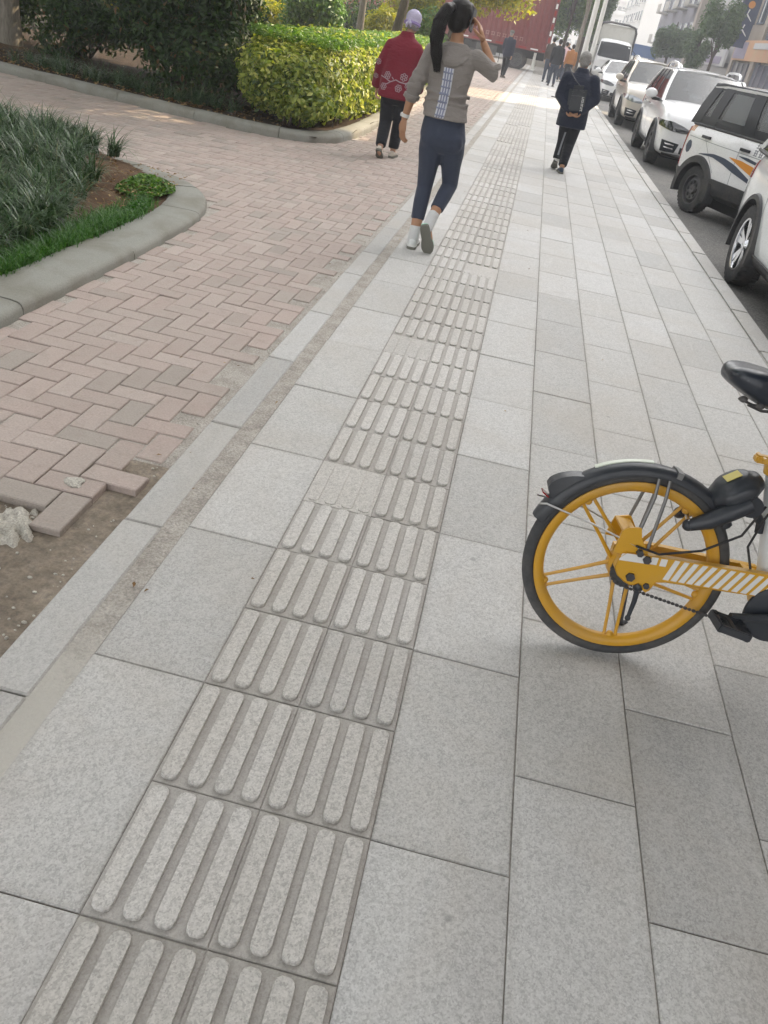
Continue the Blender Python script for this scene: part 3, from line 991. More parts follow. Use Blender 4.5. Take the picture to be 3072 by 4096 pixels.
def twig_mb(c, d, n, seed):
    q = random.Random(seed); mb = MB()
    for _ in range(n):
        x0, y0 = c[0]+q.uniform(-.38, .38)*d[0], c[1]+q.uniform(-.38, .38)*d[1]
        z0 = c[2]-d[2]/2-.05; z1 = c[2]+d[2]*q.uniform(.1, .42)
        mb.tube([(x0, y0, z0), (x0+q.uniform(-.1, .1), y0+q.uniform(-.1, .1), (z0+z1)/2), (x0+q.uniform(-.25, .25), y0+q.uniform(-.25, .25), z1)], [.014, .010, .004], 5)
    return mb

def hedge(name, label, c, d, n, size, m, seed, lean=0.55, aspect=.45, top=None, cat='hedge', group=None):
    g = np.random.default_rng(seed)
    root = empty(name, (c[0], c[1], 0), label=label, cat=cat, group=group)
    P, N = box_points(n, (0, 0, c[2]), d, g)
    N = N*1.0; N[:, 2] += lean
    out_ = g.random(n) < .22
    P = P + N/np.linalg.norm(N, axis=1)[:, None]*(out_*g.uniform(0, .11, n)*(.4+.6*np.sin(P[:, 1]*6+P[:, 0]*5+P[:, 2]*8)**2))[:, None]
    V, F = leaf_cloud(P, N, size, aspect, seed=seed, droop=.2)
    hz = (P[:, 2]-c[2]+d[2]/2)/d[2]
    r = np.clip(g.normal(0.5, .30, n), 0, 1)
    o = link(bpy.data.objects.new('foliage', np_mesh('foliage', V, F, rnd4(r), [m])), root)
    if top is not None:
        n2 = top[0]
        Q = np.stack([g.uniform(-d[0]/2*.72, d[0]/2*.72, n2), g.uniform(-d[1]/2*.86, d[1]/2*.90, n2), c[2]+d[2]/2*(.93+.06*np.sin(g.uniform(0, 6, n2)))+g.uniform(-.03, .035, n2)], 1)
        NN = np.tile([0, 0, 1.0], (n2, 1))
        V, F = leaf_cloud(Q, NN, top[1], .3, jitter=.5, seed=seed+5)
        link(bpy.data.objects.new('clipped_top', np_mesh('clipped_top', V, F, rnd4(np.clip(g.normal(.5, .25, n2), 0, 1)), [top[2]])), root)
    tw = twig_mb((0, 0, c[2]), d, max(6, int(d[0]*d[1]*9)), seed)
    tw.build('stems', M['bark'], root)
    return root

def shrub(name, label, c, r, n, size, m, seed, cat='shrub', blobs=9, aspect=.42, group=None, stems=True):
    g = np.random.default_rng(seed)
    root = empty(name, (c[0], c[1], 0), label=label, cat=cat, group=group)
    cen = []
    for b in range(blobs):
        u = g.normal(size=3); u /= np.linalg.norm(u)
        cen.append(np.array([0, 0, c[2]]) + u*np.array(r)*g.uniform(.25, .72))
    P = []; N = []
    for b in cen:
        k = n//blobs
        u = g.normal(size=(k, 3)); u /= np.linalg.norm(u, axis=1)[:, None]
        rr = np.array(r)*g.uniform(.38, .6)
        q = b + u*rr*g.uniform(.55, 1.08, (k, 1))
        P.append(q); N.append(u+np.array([0, 0, .5]))
    P = np.vstack(P); N = np.vstack(N)
    ok = P[:, 2] > 0.05
    P, N = P[ok], N[ok]
    V, F = leaf_cloud(P, N, size, aspect, seed=seed, droop=.5)
    rr = np.clip(g.normal(.45, .26, len(P)), 0, 1)
    link(bpy.data.objects.new('foliage', np_mesh('foliage', V, F, rnd4(rr), [m])), root)
    if stems:
        mb = MB(); q = random.Random(seed)
        for b in cen:
            s0 = (q.uniform(-.2, .2)*r[0], q.uniform(-.2, .2)*r[1], .02)
            mid = (b[0]*.5+q.uniform(-.1, .1), b[1]*.5+q.uniform(-.1, .1), b[2]*.55)
            mb.tube([s0, mid, tuple(b)], [.022, .015, .006], 6)
        mb.build('stems', M['bark'], root)
    return root

def tree(name, label, base, height, tr, crown, n, size, lm, bm_, seed, lean=(0, 0), group=None, blobs=14, cat='tree', limbs=True, z0=0.0):
    """crown = (dx, dy, z, rx, ry, rz)"""
    g = np.random.default_rng(seed); q = random.Random(seed)
    root = empty(name, (base[0], base[1], z0), label=label, cat=cat, group=group)
    mb = MB()
    pts = []; rad = []
    ns = 9
    top = Vector((lean[0], lean[1], height))
    for i in range(ns+1):
        t = i/ns
        w = 0.03*height*.3
        pts.append(Vector((lean[0]*t, lean[1]*t, -0.1+height*t)) + Vector((math.sin(t*5+seed)*w*t, math.cos(t*4+seed)*w*t, 0)))
        rad.append(tr*(1.45-.45*min(1, t*6))*(1-.65*t) if t < .18 else tr*(1-.65*t))
    mb.tube(pts, rad, 12)
    cen = []
    for b in range(blobs):
        u = g.normal(size=3); u /= np.linalg.norm(u)
        cen.append(np.array([crown[0], crown[1], crown[2]]) + u*np.array(crown[3:])*g.uniform(.45, .85))
    if limbs:
        for b in cen:
            t = q.uniform(.45, .95); i = int(t*ns)
            s0 = pts[i]; e = Vector(b)
            mid = s0.lerp(e, .5)+Vector((q.uniform(-.15, .15), q.uniform(-.15, .15), q.uniform(0, .3)))
            mb.tube([s0, mid, e], [tr*.38, tr*.24, tr*.08], 6)
    mb.build('trunk', bm_, root, smooth=60)
    P = []; N = []
    for b in cen:
        k = n//blobs
        u = g.normal(size=(k, 3)); u /= np.linalg.norm(u, axis=1)[:, None]
        rr = np.array(crown[3:])*g.uniform(.30, .5)
        P.append(b+u*rr*(g.random((k, 1))**.5*1.1)); N.append(u*.6+np.array([0, 0, .7]))
    P = np.vstack(P); N = np.vstack(N)
    V, F = leaf_cloud(P, N, size, .5, seed=seed, droop=.6)
    r_ = np.clip(g.normal(.48, .25, len(P)), 0, 1)
    link(bpy.data.objects.new('crown', np_mesh('crown', V, F, rnd4(r_), [lm])), root)
    return root

# golden clipped hedge at the corner
hedge('golden_hedge', 'clipped golden green hedge on the corner bed behind the walker in the burgundy jacket', (-2.62, 13.45, 0.56), (1.58, 7.6, 1.0), 38000, 0.085, M['leaf_gold'], 21, top=(15000, .075, M['leaf_top']), aspect=.5)
hedge('golden_hedge', 'farther golden green hedge running on behind the walker in burgundy', (-2.75, 20.9, 0.56), (1.45, 7.0, 0.98), 17000, 0.10, M['leaf_gold'], 22, top=(6000, .09, M['leaf_top']), aspect=.5)
# low fringe of it over the kerb
shrub('golden_shrub', 'loose golden green sprays hanging over the rounded kerb corner', (-2.45, 9.95, 0.40), (0.62, .36, .36), 4200, .085, M['leaf_gold'], 4, blobs=8, aspect=.5)
# dark shrubbery left of it
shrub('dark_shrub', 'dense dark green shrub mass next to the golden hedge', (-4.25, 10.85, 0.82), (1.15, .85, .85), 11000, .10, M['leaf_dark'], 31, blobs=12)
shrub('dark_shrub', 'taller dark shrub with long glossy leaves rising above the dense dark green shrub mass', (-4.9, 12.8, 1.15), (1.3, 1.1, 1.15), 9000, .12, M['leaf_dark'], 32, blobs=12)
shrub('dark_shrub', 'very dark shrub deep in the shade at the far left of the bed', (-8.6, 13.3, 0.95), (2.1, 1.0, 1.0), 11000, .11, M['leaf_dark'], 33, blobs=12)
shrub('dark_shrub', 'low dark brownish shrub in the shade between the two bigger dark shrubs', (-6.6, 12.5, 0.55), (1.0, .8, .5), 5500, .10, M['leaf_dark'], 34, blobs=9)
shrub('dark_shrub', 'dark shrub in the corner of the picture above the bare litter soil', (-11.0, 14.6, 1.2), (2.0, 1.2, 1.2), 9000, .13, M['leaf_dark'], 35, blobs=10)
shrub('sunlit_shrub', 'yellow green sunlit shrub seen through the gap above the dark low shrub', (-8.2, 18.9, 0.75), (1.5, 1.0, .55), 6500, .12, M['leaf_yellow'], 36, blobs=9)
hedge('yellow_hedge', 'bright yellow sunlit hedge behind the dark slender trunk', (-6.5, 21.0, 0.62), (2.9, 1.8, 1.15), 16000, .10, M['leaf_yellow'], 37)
shrub('weeping_shrub', 'dark green weeping bush right of the dark slender trunk', (-4.55, 19.2, 1.15), (.75, .7, 1.0), 7500, .12, M['leaf_top'], 38, blobs=9)
shrub('yellow_shrub', 'small yellow bush behind the lilac cap beside the leaning trunk', (-3.75, 23.6, .9), (.8, .7, .75), 5000, .12, M['leaf_yellow'], 39, blobs=8)
shrub('background_shrub', 'mid green bush far behind the clipped hedge top', (-7.6, 26.5, 1.2), (2.4, 1.2, 1.2), 8000, .15, M['leaf_tree'], 40, blobs=10)
shrub('background_shrub', 'dark bush far behind the leaning trunk', (-4.6, 28.5, 1.1), (1.6, 1.0, 1.1), 6000, .15, M['leaf_dark'], 41, blobs=8)

shrub('yellow_shrub', 'taller yellow green bush between the leaning trunk and the ponytail', (-3.3, 25.4, 1.35), (1.0, .9, 1.1), 8000, .13, M['leaf_yellow'], 42, blobs=10)
shrub('background_shrub', 'green bush rising over the farther hedge close to the ponytail', (-2.85, 24.9, 1.2), (.75, .8, .95), 6000, .12, M['leaf_top'], 43, blobs=9)
tree('garden_tree', 'dark slender trunk rising behind the clipped hedge left of the lilac cap', (-5.35, 19.8), 7.4, .10, (.3, 0, 7.2, 1.5, 1.5, 1.2), 5000, .13, M['leaf_tree'], M['bark'], 51, (.15, .1))
tree('garden_tree', 'leaning dark trunk right behind the lilac cap', (-3.55, 22.6), 7.6, .13, (1.0, 0, 7.4, 1.6, 1.6, 1.2), 5000, .13, M['leaf_tree'], M['bark'], 52, (1.15, 0))
tree('garden_tree', 'pale grey trunk between the weeping bush and the leaning trunk', (-4.25, 22.2), 7.0, .10, (0, 0, 7.0, 1.4, 1.4, 1.1), 5000, .13, M['leaf_tree'], M['bark_pale'], 53, (.12, 0))
tree('garden_tree', 'yellow green tree whose low bough hangs in front of the red container', (-2.55, 26.2), 3.8, .10, (1.35, 0, 2.85, 1.5, 1.4, 1.1), 7500, .135, M['leaf_yellow'], M['bark'], 54, (.5, 0), blobs=16)
tree('shade_tree', 'broad dark tree with pale trunk over the shaded corner of the bed', (-7.6, 12.3), 5.2, .13, (0, -.3, 4.6, 3.2, 2.6, 1.6), 22000, .17, M['leaf_tree'], M['bark_pale'], 55, (.1, .1))
tree('shade_tree', 'broad tree standing over the dense dark shrubs', (-4.6, 13.6), 5.4, .12, (.1, -.5, 4.8, 2.6, 2.6, 1.6), 20000, .17, M['leaf_tree'], M['bark'], 56)
tree('shade_tree', 'unseen low spreading tree added to shade the path beside the dark shrubs', (-4.0, 12.3), 3.9, .09, (1.25, -.9, 3.45, 1.8, 2.4, 1.15), 19000, .14, M['leaf_tree'], M['bark'], 60, (.2, -.3))  # crown put in above the view to keep the sun off the left path
tree('shade_tree', 'broad tree farther back at the far left of the bed', (-11.5, 15.2), 5.6, .15, (0, 0, 5.0, 3.4, 3.0, 1.8), 18000, .18, M['leaf_tree'], M['bark'], 57)
tree('shade_tree', 'broad tree at the left of the near planter', (-5.6, 4.4), 5.2, .13, (.8, .4, 5.0, 2.9, 2.6, 1.4), 15000, .15, M['leaf_tree'], M['bark'], 58)
tree('shade_tree', 'unseen low broad tree added so that its crown darkens the nearest slabs', (3.4, -2.6), 4.2, .14, (-2.2, 2.7, 3.9, 3.5, 3.0, .9), 40000, .17, M['leaf_tree'], M['bark'], 59, z0=-.12)  # added overhead, out of view, to dim the near pavement
tree('shade_tree', 'unseen dense tree added left of the near planter to block sky light', (-9.5, 6.0), 5.0, .15, (0, 0, 3.6, 2.8, 3.2, 2.4), 16000, .2, M['leaf_tree'], M['bark'], 70)  # added out of view as a sky blocker for the left beds
tree('shade_tree', 'unseen dense tree added behind the left corner to block sky light', (-12.5, 11.0), 5.0, .15, (0, 0, 3.6, 2.8, 3.0, 2.6), 14000, .2, M['leaf_tree'], M['bark'], 71)  # out of view, added to hold sky light off the dark shrubs
tree('shade_tree', 'unseen dense tree added beside the viewpoint at the far left to block sky light', (-7.5, -0.5), 5.0, .15, (0, 0, 3.7, 2.8, 3.0, 2.4), 14000, .2, M['leaf_tree'], M['bark'], 72)  # added unseen to cut the sky light from behind left
# street trees and greenery ahead
tree('pavement_tree', 'straight bare trunked tree on the pavement beside the white poles', (1.84, 46.0), 6.2, .125, (.1, 0, 5.6, 1.8, 1.8, 1.6), 5000, .2, M['leaf_tree'], M['bark_pale'], 61, (.1, 0), limbs=True)
tree('pavement_tree', 'thinner dark trunk just left of the straight pavement tree', (1.2, 49.5), 6.0, .08, (0, 0, 5.4, 1.5, 1.5, 1.5), 4000, .2, M['leaf_tree'], M['bark'], 62, (.1, 0))
tree('avenue_tree', 'hazy green avenue tree behind the white poles', (2.7, 66.0), 6.5, .14, (.1, 0, 4.6, 1.5, 2.5, 2.6), 8000, .24, M['leaf_far'], M['bark'], 63)
tree('avenue_tree', 'hazy green tree between the thin trunk and the poles', (1.4, 60.0), 6.0, .14, (0, 0, 3.6, 1.7, 2.0, 2.0), 8000, .24, M['leaf_tree'], M['bark'], 64)
tree('avenue_tree', 'pale distant tree at the end of the parked row', (4.3, 88.0), 7, .15, (0, 0, 5.0, 1.5, 2.5, 3.0), 6000, .28, M['leaf_far'], M['bark'], 65)
tree('street_tree', 'round dark green street tree across the road left of the tan pillar', (9.9, 76.0), 4.6, .13, (0, 0, 3.4, 1.5, 1.9, 1.55), 8000, .25, M['leaf_far'], M['bark'], 66)
tree('street_tree', 'street tree across the road in front of the shop fronts', (10.4, 58.5), 5.2, .12, (0, 0, 4.3, 1.2, 1.7, 1.7), 7000, .22, M['leaf_far'], M['bark'], 67)
tree('street_tree', 'low street tree right of the tan pillar', (10.6, 66.5), 4.0, .12, (0, 0, 2.6, 1.0, 1.7, 1.2), 5000, .22, M['leaf_far'], M['bark'], 68)

# strap leaved ground cover of the near planter
def straps(name, pts, per, length, width, m, seed, parent=None, spread=1.0, segs=5):
    g = np.random.default_rng(seed)
    n = len(pts)*per
    base = np.repeat(np.array(pts), per, axis=0) + np.concatenate([g.normal(0, .025*spread, (n, 2)), np.zeros((n, 1))], 1)
    az = g.uniform(0, 2*np.pi, n); L = length*g.uniform(.55, 1.15, n); ben = g.uniform(.5, 1.9, n)*spread
    el0 = g.uniform(.85, 1.5, n)
    V = []; 
    x = base.copy()
    el = el0.copy()
    side = np.stack([-np.sin(az), np.cos(az), np.zeros(n)], 1)
    for k in range(segs+1):
        t = k/segs
        w = (width*(1-t**2.2)+.0006)*g.uniform(.9, 1.1, n)
        V.append(x - side*w[:, None]/2); V.append(x + side*w[:, None]/2)
        d = np.stack([np.cos(az)*np.cos(el), np.sin(az)*np.cos(el), np.sin(el)], 1)
        x = x + d*(L/segs)[:, None]
        el = el - ben/segs*1.4
    V = np.stack(V, 1).reshape(-1, 3)
    V[:, 2] = np.maximum(V[:, 2], .02)
    i = np.arange(n)*(2*(segs+1))
    F = np.concatenate([np.stack([i+2*k, i+2*k+1, i+2*k+3, i+2*k+2], 1) for k in range(segs)])
    r = np.repeat(np.clip(g.normal(.45, .27, n), 0, 1), 2*(segs+1))
    me = np_mesh(name, V, F, r, [m])
    return link(bpy.data.objects.new(name, me), parent)
pts = []
while len(pts) < 680:
    x, y = RN.uniform(-4.7, -2.02), RN.uniform(2.1, 6.35)
    edge = -2.12 - max(0, y-3.6)*.26
    if x > edge or not poly_in((x-.08, y+.08), P1in): continue
    if math.hypot((x+2.55)/.30, (y-5.5)/.38) < 1: continue
    pts.append((x, y, .07+hill1(x, y)))
straps('liriope', pts, 44, .285, .0085, M['strap'], 71)
tag(bpy.data.objects['liriope'], 'dark green strap leaved ground cover filling the near planter', kind='stuff')
gp = []
while len(gp) < 1300:
    y = RN.uniform(2.2, 5.3); x = -1.95-abs(RN.gauss(0, .10))-max(0, y-4.6)*.28
    if y > 4.45 and RN.random() < .75: continue
    gp.append((x, y, .055))
straps('grass', gp, 9, .075, .0042, M['grass'], 72, spread=.9, segs=3)
tag(bpy.data.objects['grass'], 'bright green short grass along the inner edge of the planter kerb', kind='stuff')
g_ = np.random.default_rng(73)
def patch_plant(name, label, c, r, n, size, m, seed):
    g = np.random.default_rng(seed)
    a = g.uniform(0, 2*np.pi, n); rr = np.sqrt(g.random(n))
    P = np.stack([c[0]+r[0]*rr*np.cos(a), c[1]+r[1]*rr*np.sin(a), c[2]+r[2]*(1-rr**2)*g.uniform(.3, 1, n)], 1)
    V, F = leaf_cloud(P, np.tile([0, 0, 1.], (n, 1)), size, .6, jitter=.45, seed=seed)
    o = link(bpy.data.objects.new(name, np_mesh(name, V, F, rnd4(np.clip(g.normal(.4, .25, n), 0, 1)), [m])))
    return tag(o, label, 'plant')
patch_plant('creeping_plant', 'small leaved creeping plant spilling onto the rounded kerb nose', (-2.22, 5.22, .08), (.19, .30, .09), 1700, .035, M['leaf_top'], 74)
patch_plant('creeping_plant', 'tiny bright weed at the bare corner of the planter near the kerb joint', (-2.02, 4.62, .07), (.07, .12, .05), 420, .03, M['grass'], 75)
# litter and small grasses at the foot of the dark shrubs
pts = [(x, 9.78-.16*(x+3.6)*(-1 if x > -3.6 else -1)*0 + RN.uniform(0.02, .45) + max(0, (-3.6-x))*.17, .08) for x in [RN.uniform(-6.4, -3.2) for _ in range(60)]]
straps('grass', pts, 34, .30, .008, M['strap'], 76)
tag(bpy.data.objects['grass.001'], 'tufts of strap leaves along the kerb in front of the dark shrubs', kind='stuff')
def scatter_litter(name, label, fn, n, size, m, seed):
    g = np.random.default_rng(seed)
    P = np.array([fn(g) for _ in range(n)])
    V, F = leaf_cloud(P, np.tile([0, 0, 1.], (n, 1)), size, .45, jitter=.25, seed=seed)
    o = link(bpy.data.objects.new(name, np_mesh(name, V, F, rnd4(g.random(n)), [m])))
    return tag(o, label, kind='stuff')
M['leaf_dry'] = leafmat('dry_leaf', [(0, (0.14, 0.075, 0.03)), (0.5, (0.24, 0.15, 0.07)), (1, (0.40, 0.30, 0.15))], .15, .7, .2)
scatter_litter('leaf_litter', 'dry brown leaves on the soil under the dark shrubs', lambda g: (g.uniform(-11, -2.6), 0, 0), 1, .05, M['leaf_dry'], 1)
bpy.data.objects.remove(bpy.data.objects['leaf_litter'])
def _lf(g):
    x = g.uniform(-11, -2.4); y0 = 9.55 + max(0, -3.6-x)*.16
    return (x, y0+abs(g.normal(0, .7)), .10+.01*g.random())
scatter_litter('leaf_litter', 'dry brown leaves on the soil under the dark shrubs', _lf, 1500, .05, M['leaf_dry'], 81)
def _lf2(g):
    k = g.integers(0, 4)
    if k == 0: return (g.normal(-.335, .03), g.uniform(.6, 9), .004)
    if k == 1: return (g.uniform(-.3, 2.2), g.uniform(.3, 9), .008)
    if k == 2: return (g.normal(-.54, .03), g.uniform(1.5, 12), .004)
    return (g.uniform(-1.6, -.6), g.uniform(1.5, 9), .007)
scatter_litter('fallen_leaves', 'a few small dry leaves scattered over slabs and bricks', _lf2, 46, .020, M['leaf_dry'], 82)
def _lf3(g):
    return (g.uniform(-3.4, -2.0), g.uniform(4.3, 5.75), .075+hill1(-2.75, 5.35)*.4+.03*g.random())
scatter_litter('straw_litter', 'dry straw and leaf bits on the bare soil of the near planter', _lf3, 700, .03, M['leaf_dry'], 83)
# ================================================================== BUILDINGS
def stucco(name, a, b, s=0.6):
    m = mat(name, a, 0.85, spec=0.2); k = NT(m); p = k.pos()
    n = k.noise(p, s, 6, .65, .5); f = k.noise(p, 25, 3, .6)
    c = k.mix(k.mapr(n, .4, .7), a, b); c = k.mix(.15, c, k.ramp(f, [(.3, (.3, .3, .3)), (.7, (.7, .7, .7))]), 'OVERLAY')
    k.col(c); return m
M['wall_tan'] = stucco('tan_render', (.40, .35, .30), (.33, .285, .24))
M['wall_grey'] = stucco('grey_violet_render', (.24, .23, .26), (.18, .175, .20))
M['wall_pale'] = stucco('pale_render', (.52, .51, .50), (.44, .43, .42))
M['wall_white'] = stucco('white_tower_render', (.62, .62, .61), (.54, .54, .53), .15)
M['sign_navy'] = paint('sign_navy', (.028, .045, .10), .4, 0, .1)
M['sign_peach'] = stucco('sign_peach', (.66, .38, .24), (.60, .44, .28), .5)
M['sign_pale'] = stucco('sign_pale', (.62, .61, .60), (.55, .55, .57), .8)
M['sign_lilac'] = stucco('sign_lilac', (.40, .35, .44), (.34, .31, .40), 1.2)
M['shop_blue'] = paint('shop_blue', (.030, .032, .085), .35, 0, .2)
M['shop_dark'] = paint('shop_dark', (.045, .042, .055), .35, 0, .2)
M['frame_blue'] = paint('window_frame_blue', (.06, .085, .13), .4, 0, .1)
M['blue_canopy'] = paint('blue_awning', (.06, .14, .34), .6, 0, .15)

def window_meshes(w, h, fm, pm):
    a = MB()
    t = .07
    a.box((0, 0, h/2-t/2), (.12, w, t)); a.box((0, 0, -h/2+t/2), (.16, w+.1, t))
    a.box((0, -w/2+t/2, 0), (.12, t, h-2*t)); a.box((0, w/2-t/2, 0), (.12, t, h-2*t)); a.box((0, 0, 0), (.10, t*.8, h-2*t))
    b = MB(); b.box((0, 0, 0), (.03, w-2*t, h-2*t))
    return a.mesh('window', [fm]), b.mesh('pane', [pm])
_wm = {}
def windows(root, face, a0, a1, floors, z0, fh, bays, w, h, x=0.0, fm='frame_blue', n0=0, skip=None):
    """rows of windows along a facade; face 'x' looks to -X, 'y' looks to -Y"""
    key = (round(w, 2), round(h, 2), fm)
    if key not in _wm: _wm[key] = window_meshes(w, h, M[fm], M['pane'])
    wme, pme = _wm[key]
    for f in range(n0, floors):
        for b in range(bays):
            if skip and skip(f, b): continue
            c = a0+(a1-a0)*(b+.5)/bays; z = z0+f*fh
            o = bpy.data.objects.new('window', wme)
            if face == 'x': o.location = (x-.02, c, z)
            else: o.location = (c, x-.02, z); o.rotation_euler = (0, 0, R(90))
            link(o, root)
            p = bpy.data.objects.new('pane', pme); p.location = (0, 0, 0); link(p, o)

def building(name, label, x0, x1, y0, y1, h, wm, floors, fh, bays, ww, wh, z0=5.2, face='x', group=None, balc=False, fm='frame_blue', trim='concrete'):
    root = empty(name, ((x0+x1)/2, (y0+y1)/2, 0), label=label, cat='building', group=group)
    ox, oy = (x0+x1)/2, (y0+y1)/2
    mb = MB(); mb.box((0, 0, h/2-.3), (x1-x0, y1-y0, h+.6)); mb.build('wall', M[wm], root)
    mb = MB(); mb.box((0, 0, h+.25), (x1-x0+.5, y1-y0+.02, .5)); mb.build('cornice', M[trim], root)
    if face == 'x': windows(root, 'x', y0-oy, y1-oy, floors, z0, fh, bays, ww, wh, x0-ox, fm)
    else: windows(root, 'y', x0-ox, x1-ox, floors, z0, fh, bays, ww, wh, y0-oy, fm)
    if balc:
        for f in range(0, floors):
            for b in range(0, bays, 2):
                m_ = MB()
                if face == 'x':
                    c = y0-oy+(y1-y0)*(b+.5)/bays
                    m_.box((x0-ox-.6, c, z0+f*fh-wh/2-.25), (1.1, ww+.9, .14)); m_.box((x0-ox-1.12, c, z0+f*fh-wh/2+.2), (.06, ww+.9, .85))
                else:
                    c = x0-ox+(x1-x0)*(b+.5)/bays
                    m_.box((c, y0-oy-.6, z0+f*fh-wh/2-.25), (ww+.9, 1.1, .14)); m_.box((c, y0-oy-1.12, z0+f*fh-wh/2+.2), (ww+.9, .06, .85))
                m_.build('balcony', M[trim], root)
    return root
building('building', 'unseen plain tan block across the road made tall to shade the near street', 14, 26, -22, 24.4, 24, 'wall_tan', 6, 3.3, 9, 2.2, 1.7, 5.6)  # out of view; height chosen to keep sun off the near street
building('building', 'unseen pale block across the road kept low to let sun reach the hedge', 14.2, 26, 24.6, 35.6, 17, 'wall_pale', 4, 3.3, 3, 2.2, 1.7, 5.4)  # out of view; height lowered so the sun clears it to the hedge
building('building', 'unseen thin tan block added across the road to cut off the sun band', 14, 16, 41.2, 45.4, 24, 'wall_tan', 6, 3.3, 1, 2.2, 1.7, 5.6)  # added out of view, shallow so the sun gap before it stays open
building('building', 'unseen grey block across the road made thin to shape the far sun bands', 14, 16.2, 47.6, 55.0, 22, 'wall_grey', 5, 3.3, 2, 2.2, 1.7, 5.6)  # out of view; depth cut so sun slips past into the gap
b1 = building('building', 'tan shop building with tall blue framed windows and the navy sign', 14, 26, 55.0, 70.5, 21, 'wall_tan', 5, 3.4, 5, 2.0, 2.3, 6.0)
b2 = building('building', 'pale building with the light shop panel behind the round street trees', 14.3, 26, 71.0, 92, 20, 'wall_pale', 5, 3.3, 6, 1.9, 1.7, 5.4)
b3 = building('building', 'grey violet block with dark windows beside the tan pillar', 13.6, 27, 93, 125, 30, 'wall_grey', 8, 3.2, 8, 2.4, 1.7, 4.6, balc=True)
building('building', 'hazy white tower block with rows of balconies far up the road', 15, 52, 255, 272, 24.0, 'wall_white', 8, 2.95, 9, 2.4, 1.6, 2.6, face='y', balc=True, trim='wall_white')
building('building', 'paler stepped block left of the hazy white tower', -3, 14, 285, 300, 21, 'wall_white', 7, 2.95, 5, 2.0, 1.5, 2.4, face='y', balc=True, trim='wall_white')
building('building', 'hazy block between the white tower and the grey violet block', 16, 34, 180, 226, 15, 'wall_white', 5, 2.95, 9, 2.2, 1.6, 2.6, face='x', balc=True, trim='wall_white')
building('building', 'grey white wall behind the garden trees and the red container', -22, -1.5, 72, 84, 12, 'wall_pale', 3, 3.4, 6, 2.2, 1.8, 3.0, face='y')
# pillar and shop parts
pl = MB(); pl.cbox((13.72, 91.9, 14.5), (.75, 1.6, 29.6), .05)
tag(pl.build('pillar', M['wall_tan']), 'tall tan pillar at the corner of the grey violet block', 'pillar')
def part_box(name, root, c, d, m, ch=.01):
    mb = MB(); mb.cbox(Vector(c)-Vector(root.location), d, ch); return mb.build(name, M[m], root)
part_box('pilaster', b1, (13.86, 62.9, 10.2), (.32, .9, 20.4), 'wall_tan')
part_box('pilaster', b1, (13.86, 70.0, 10.2), (.32, .9, 20.4), 'wall_tan')
part_box('dark_strip', b1, (13.93, 62.0, 10.2), (.16, .7, 20.3), 'frame_blue')
part_box('awning', b1, (13.35, 58.2, 7.9), (1.3, 6.4, .5), 'wall_pale')
part_box('shop_front', b1, (13.92, 58.5, 1.25), (.2, 6.6, 2.5), 'shop_blue')
part_box('shop_front', b1, (13.92, 66.4, 1.25), (.2, 6.4, 2.5), 'shop_dark')
for yy in (56.2, 57.8, 59.4, 61.0, 64.2, 65.8, 67.4, 69.0):
    part_box('shop_post', b1, (13.80, yy, 1.25), (.10, .14, 2.5), 'wall_grey')
part_box('shop_front', b2, (14.22, 80, 1.2), (.2, 16, 2.4), 'shop_dark')
# signs
sg = empty('blade_sign', (13.2, 67.2, 4.9), label='navy blade sign with pale characters hanging on the tan shop building', cat='sign')
mb = MB(); mb.cbox((0, 0, 0), (1.15, .22, 3.1), .03); mb.build('panel', M['sign_navy'], sg)
mb = MB()
def stroke(mb, p, q, w, y):
    p, q = Vector((p[0], 0, p[1])), Vector((q[0], 0, q[1])); d = (q-p); n = Vector((-d.z, 0, d.x)).normalized()*w/2
    V = []
    for yy in (y, y-.02):
        for s_ in (p-n, p+n, q+n*.5, q-n*.5): V.append((s_.x, yy, s_.z))
    mb.add(V, [(3, 2, 1, 0), (4, 5, 6, 7), (0, 1, 5, 4), (1, 2, 6, 5), (2, 3, 7, 6), (3, 0, 4, 7)])
for zc in (.35, -.55):
    stroke(mb, (0.02, zc+.38), (-.06, zc+.02), .10, -.112); stroke(mb, (-.06, zc+.02), (-.34, zc-.26), .09, -.112); stroke(mb, (-.04, zc+.06), (.34, zc-.28), .10, -.112)
mb.build('lettering', M['white'], sg)
mb = MB(); mb.lathe([(0.01, -.115), (.22, -.115), (.22, -.14), (.01, -.14)], 20, 'y', (0.05, 0, 1.0)); mb.build('emblem', M['orange_print'], sg)
def board(name, label, x, y0, y1, z0, z1, m, parts=()):
    r = empty(name, (x, (y0+y1)/2, (z0+z1)/2), label=label, cat='sign')
    mb = MB(); mb.cbox((0, 0, 0), (.16, y1-y0, z1-z0), .02); mb.build('panel', M[m], r)
    for nm, ya, yb, za, zb, mm in parts:
        mb = MB(); mb.cbox((-.10, (ya+yb)/2, (za+zb)/2), (.04, yb-ya, zb-za), .01); mb.build(nm, M[mm], r)
    return r
board('fascia_sign', 'peach and pale fascia board over the blue shop front', 13.74, 58.6, 70.0, 2.62, 3.85, 'sign_peach', [('picture', 1.4, 5.4, -.5, .5, 'sign_lilac'), ('stripe', -5.0, -.6, .1, .45, 'sign_pale')])
board('fascia_sign', 'light grey shop panel below the street trees left of the navy sign', 13.7, 72.5, 82, 2.1, 3.6, 'sign_pale', [('picture', -3.5, 3.5, -.6, -.1, 'sign_lilac')])
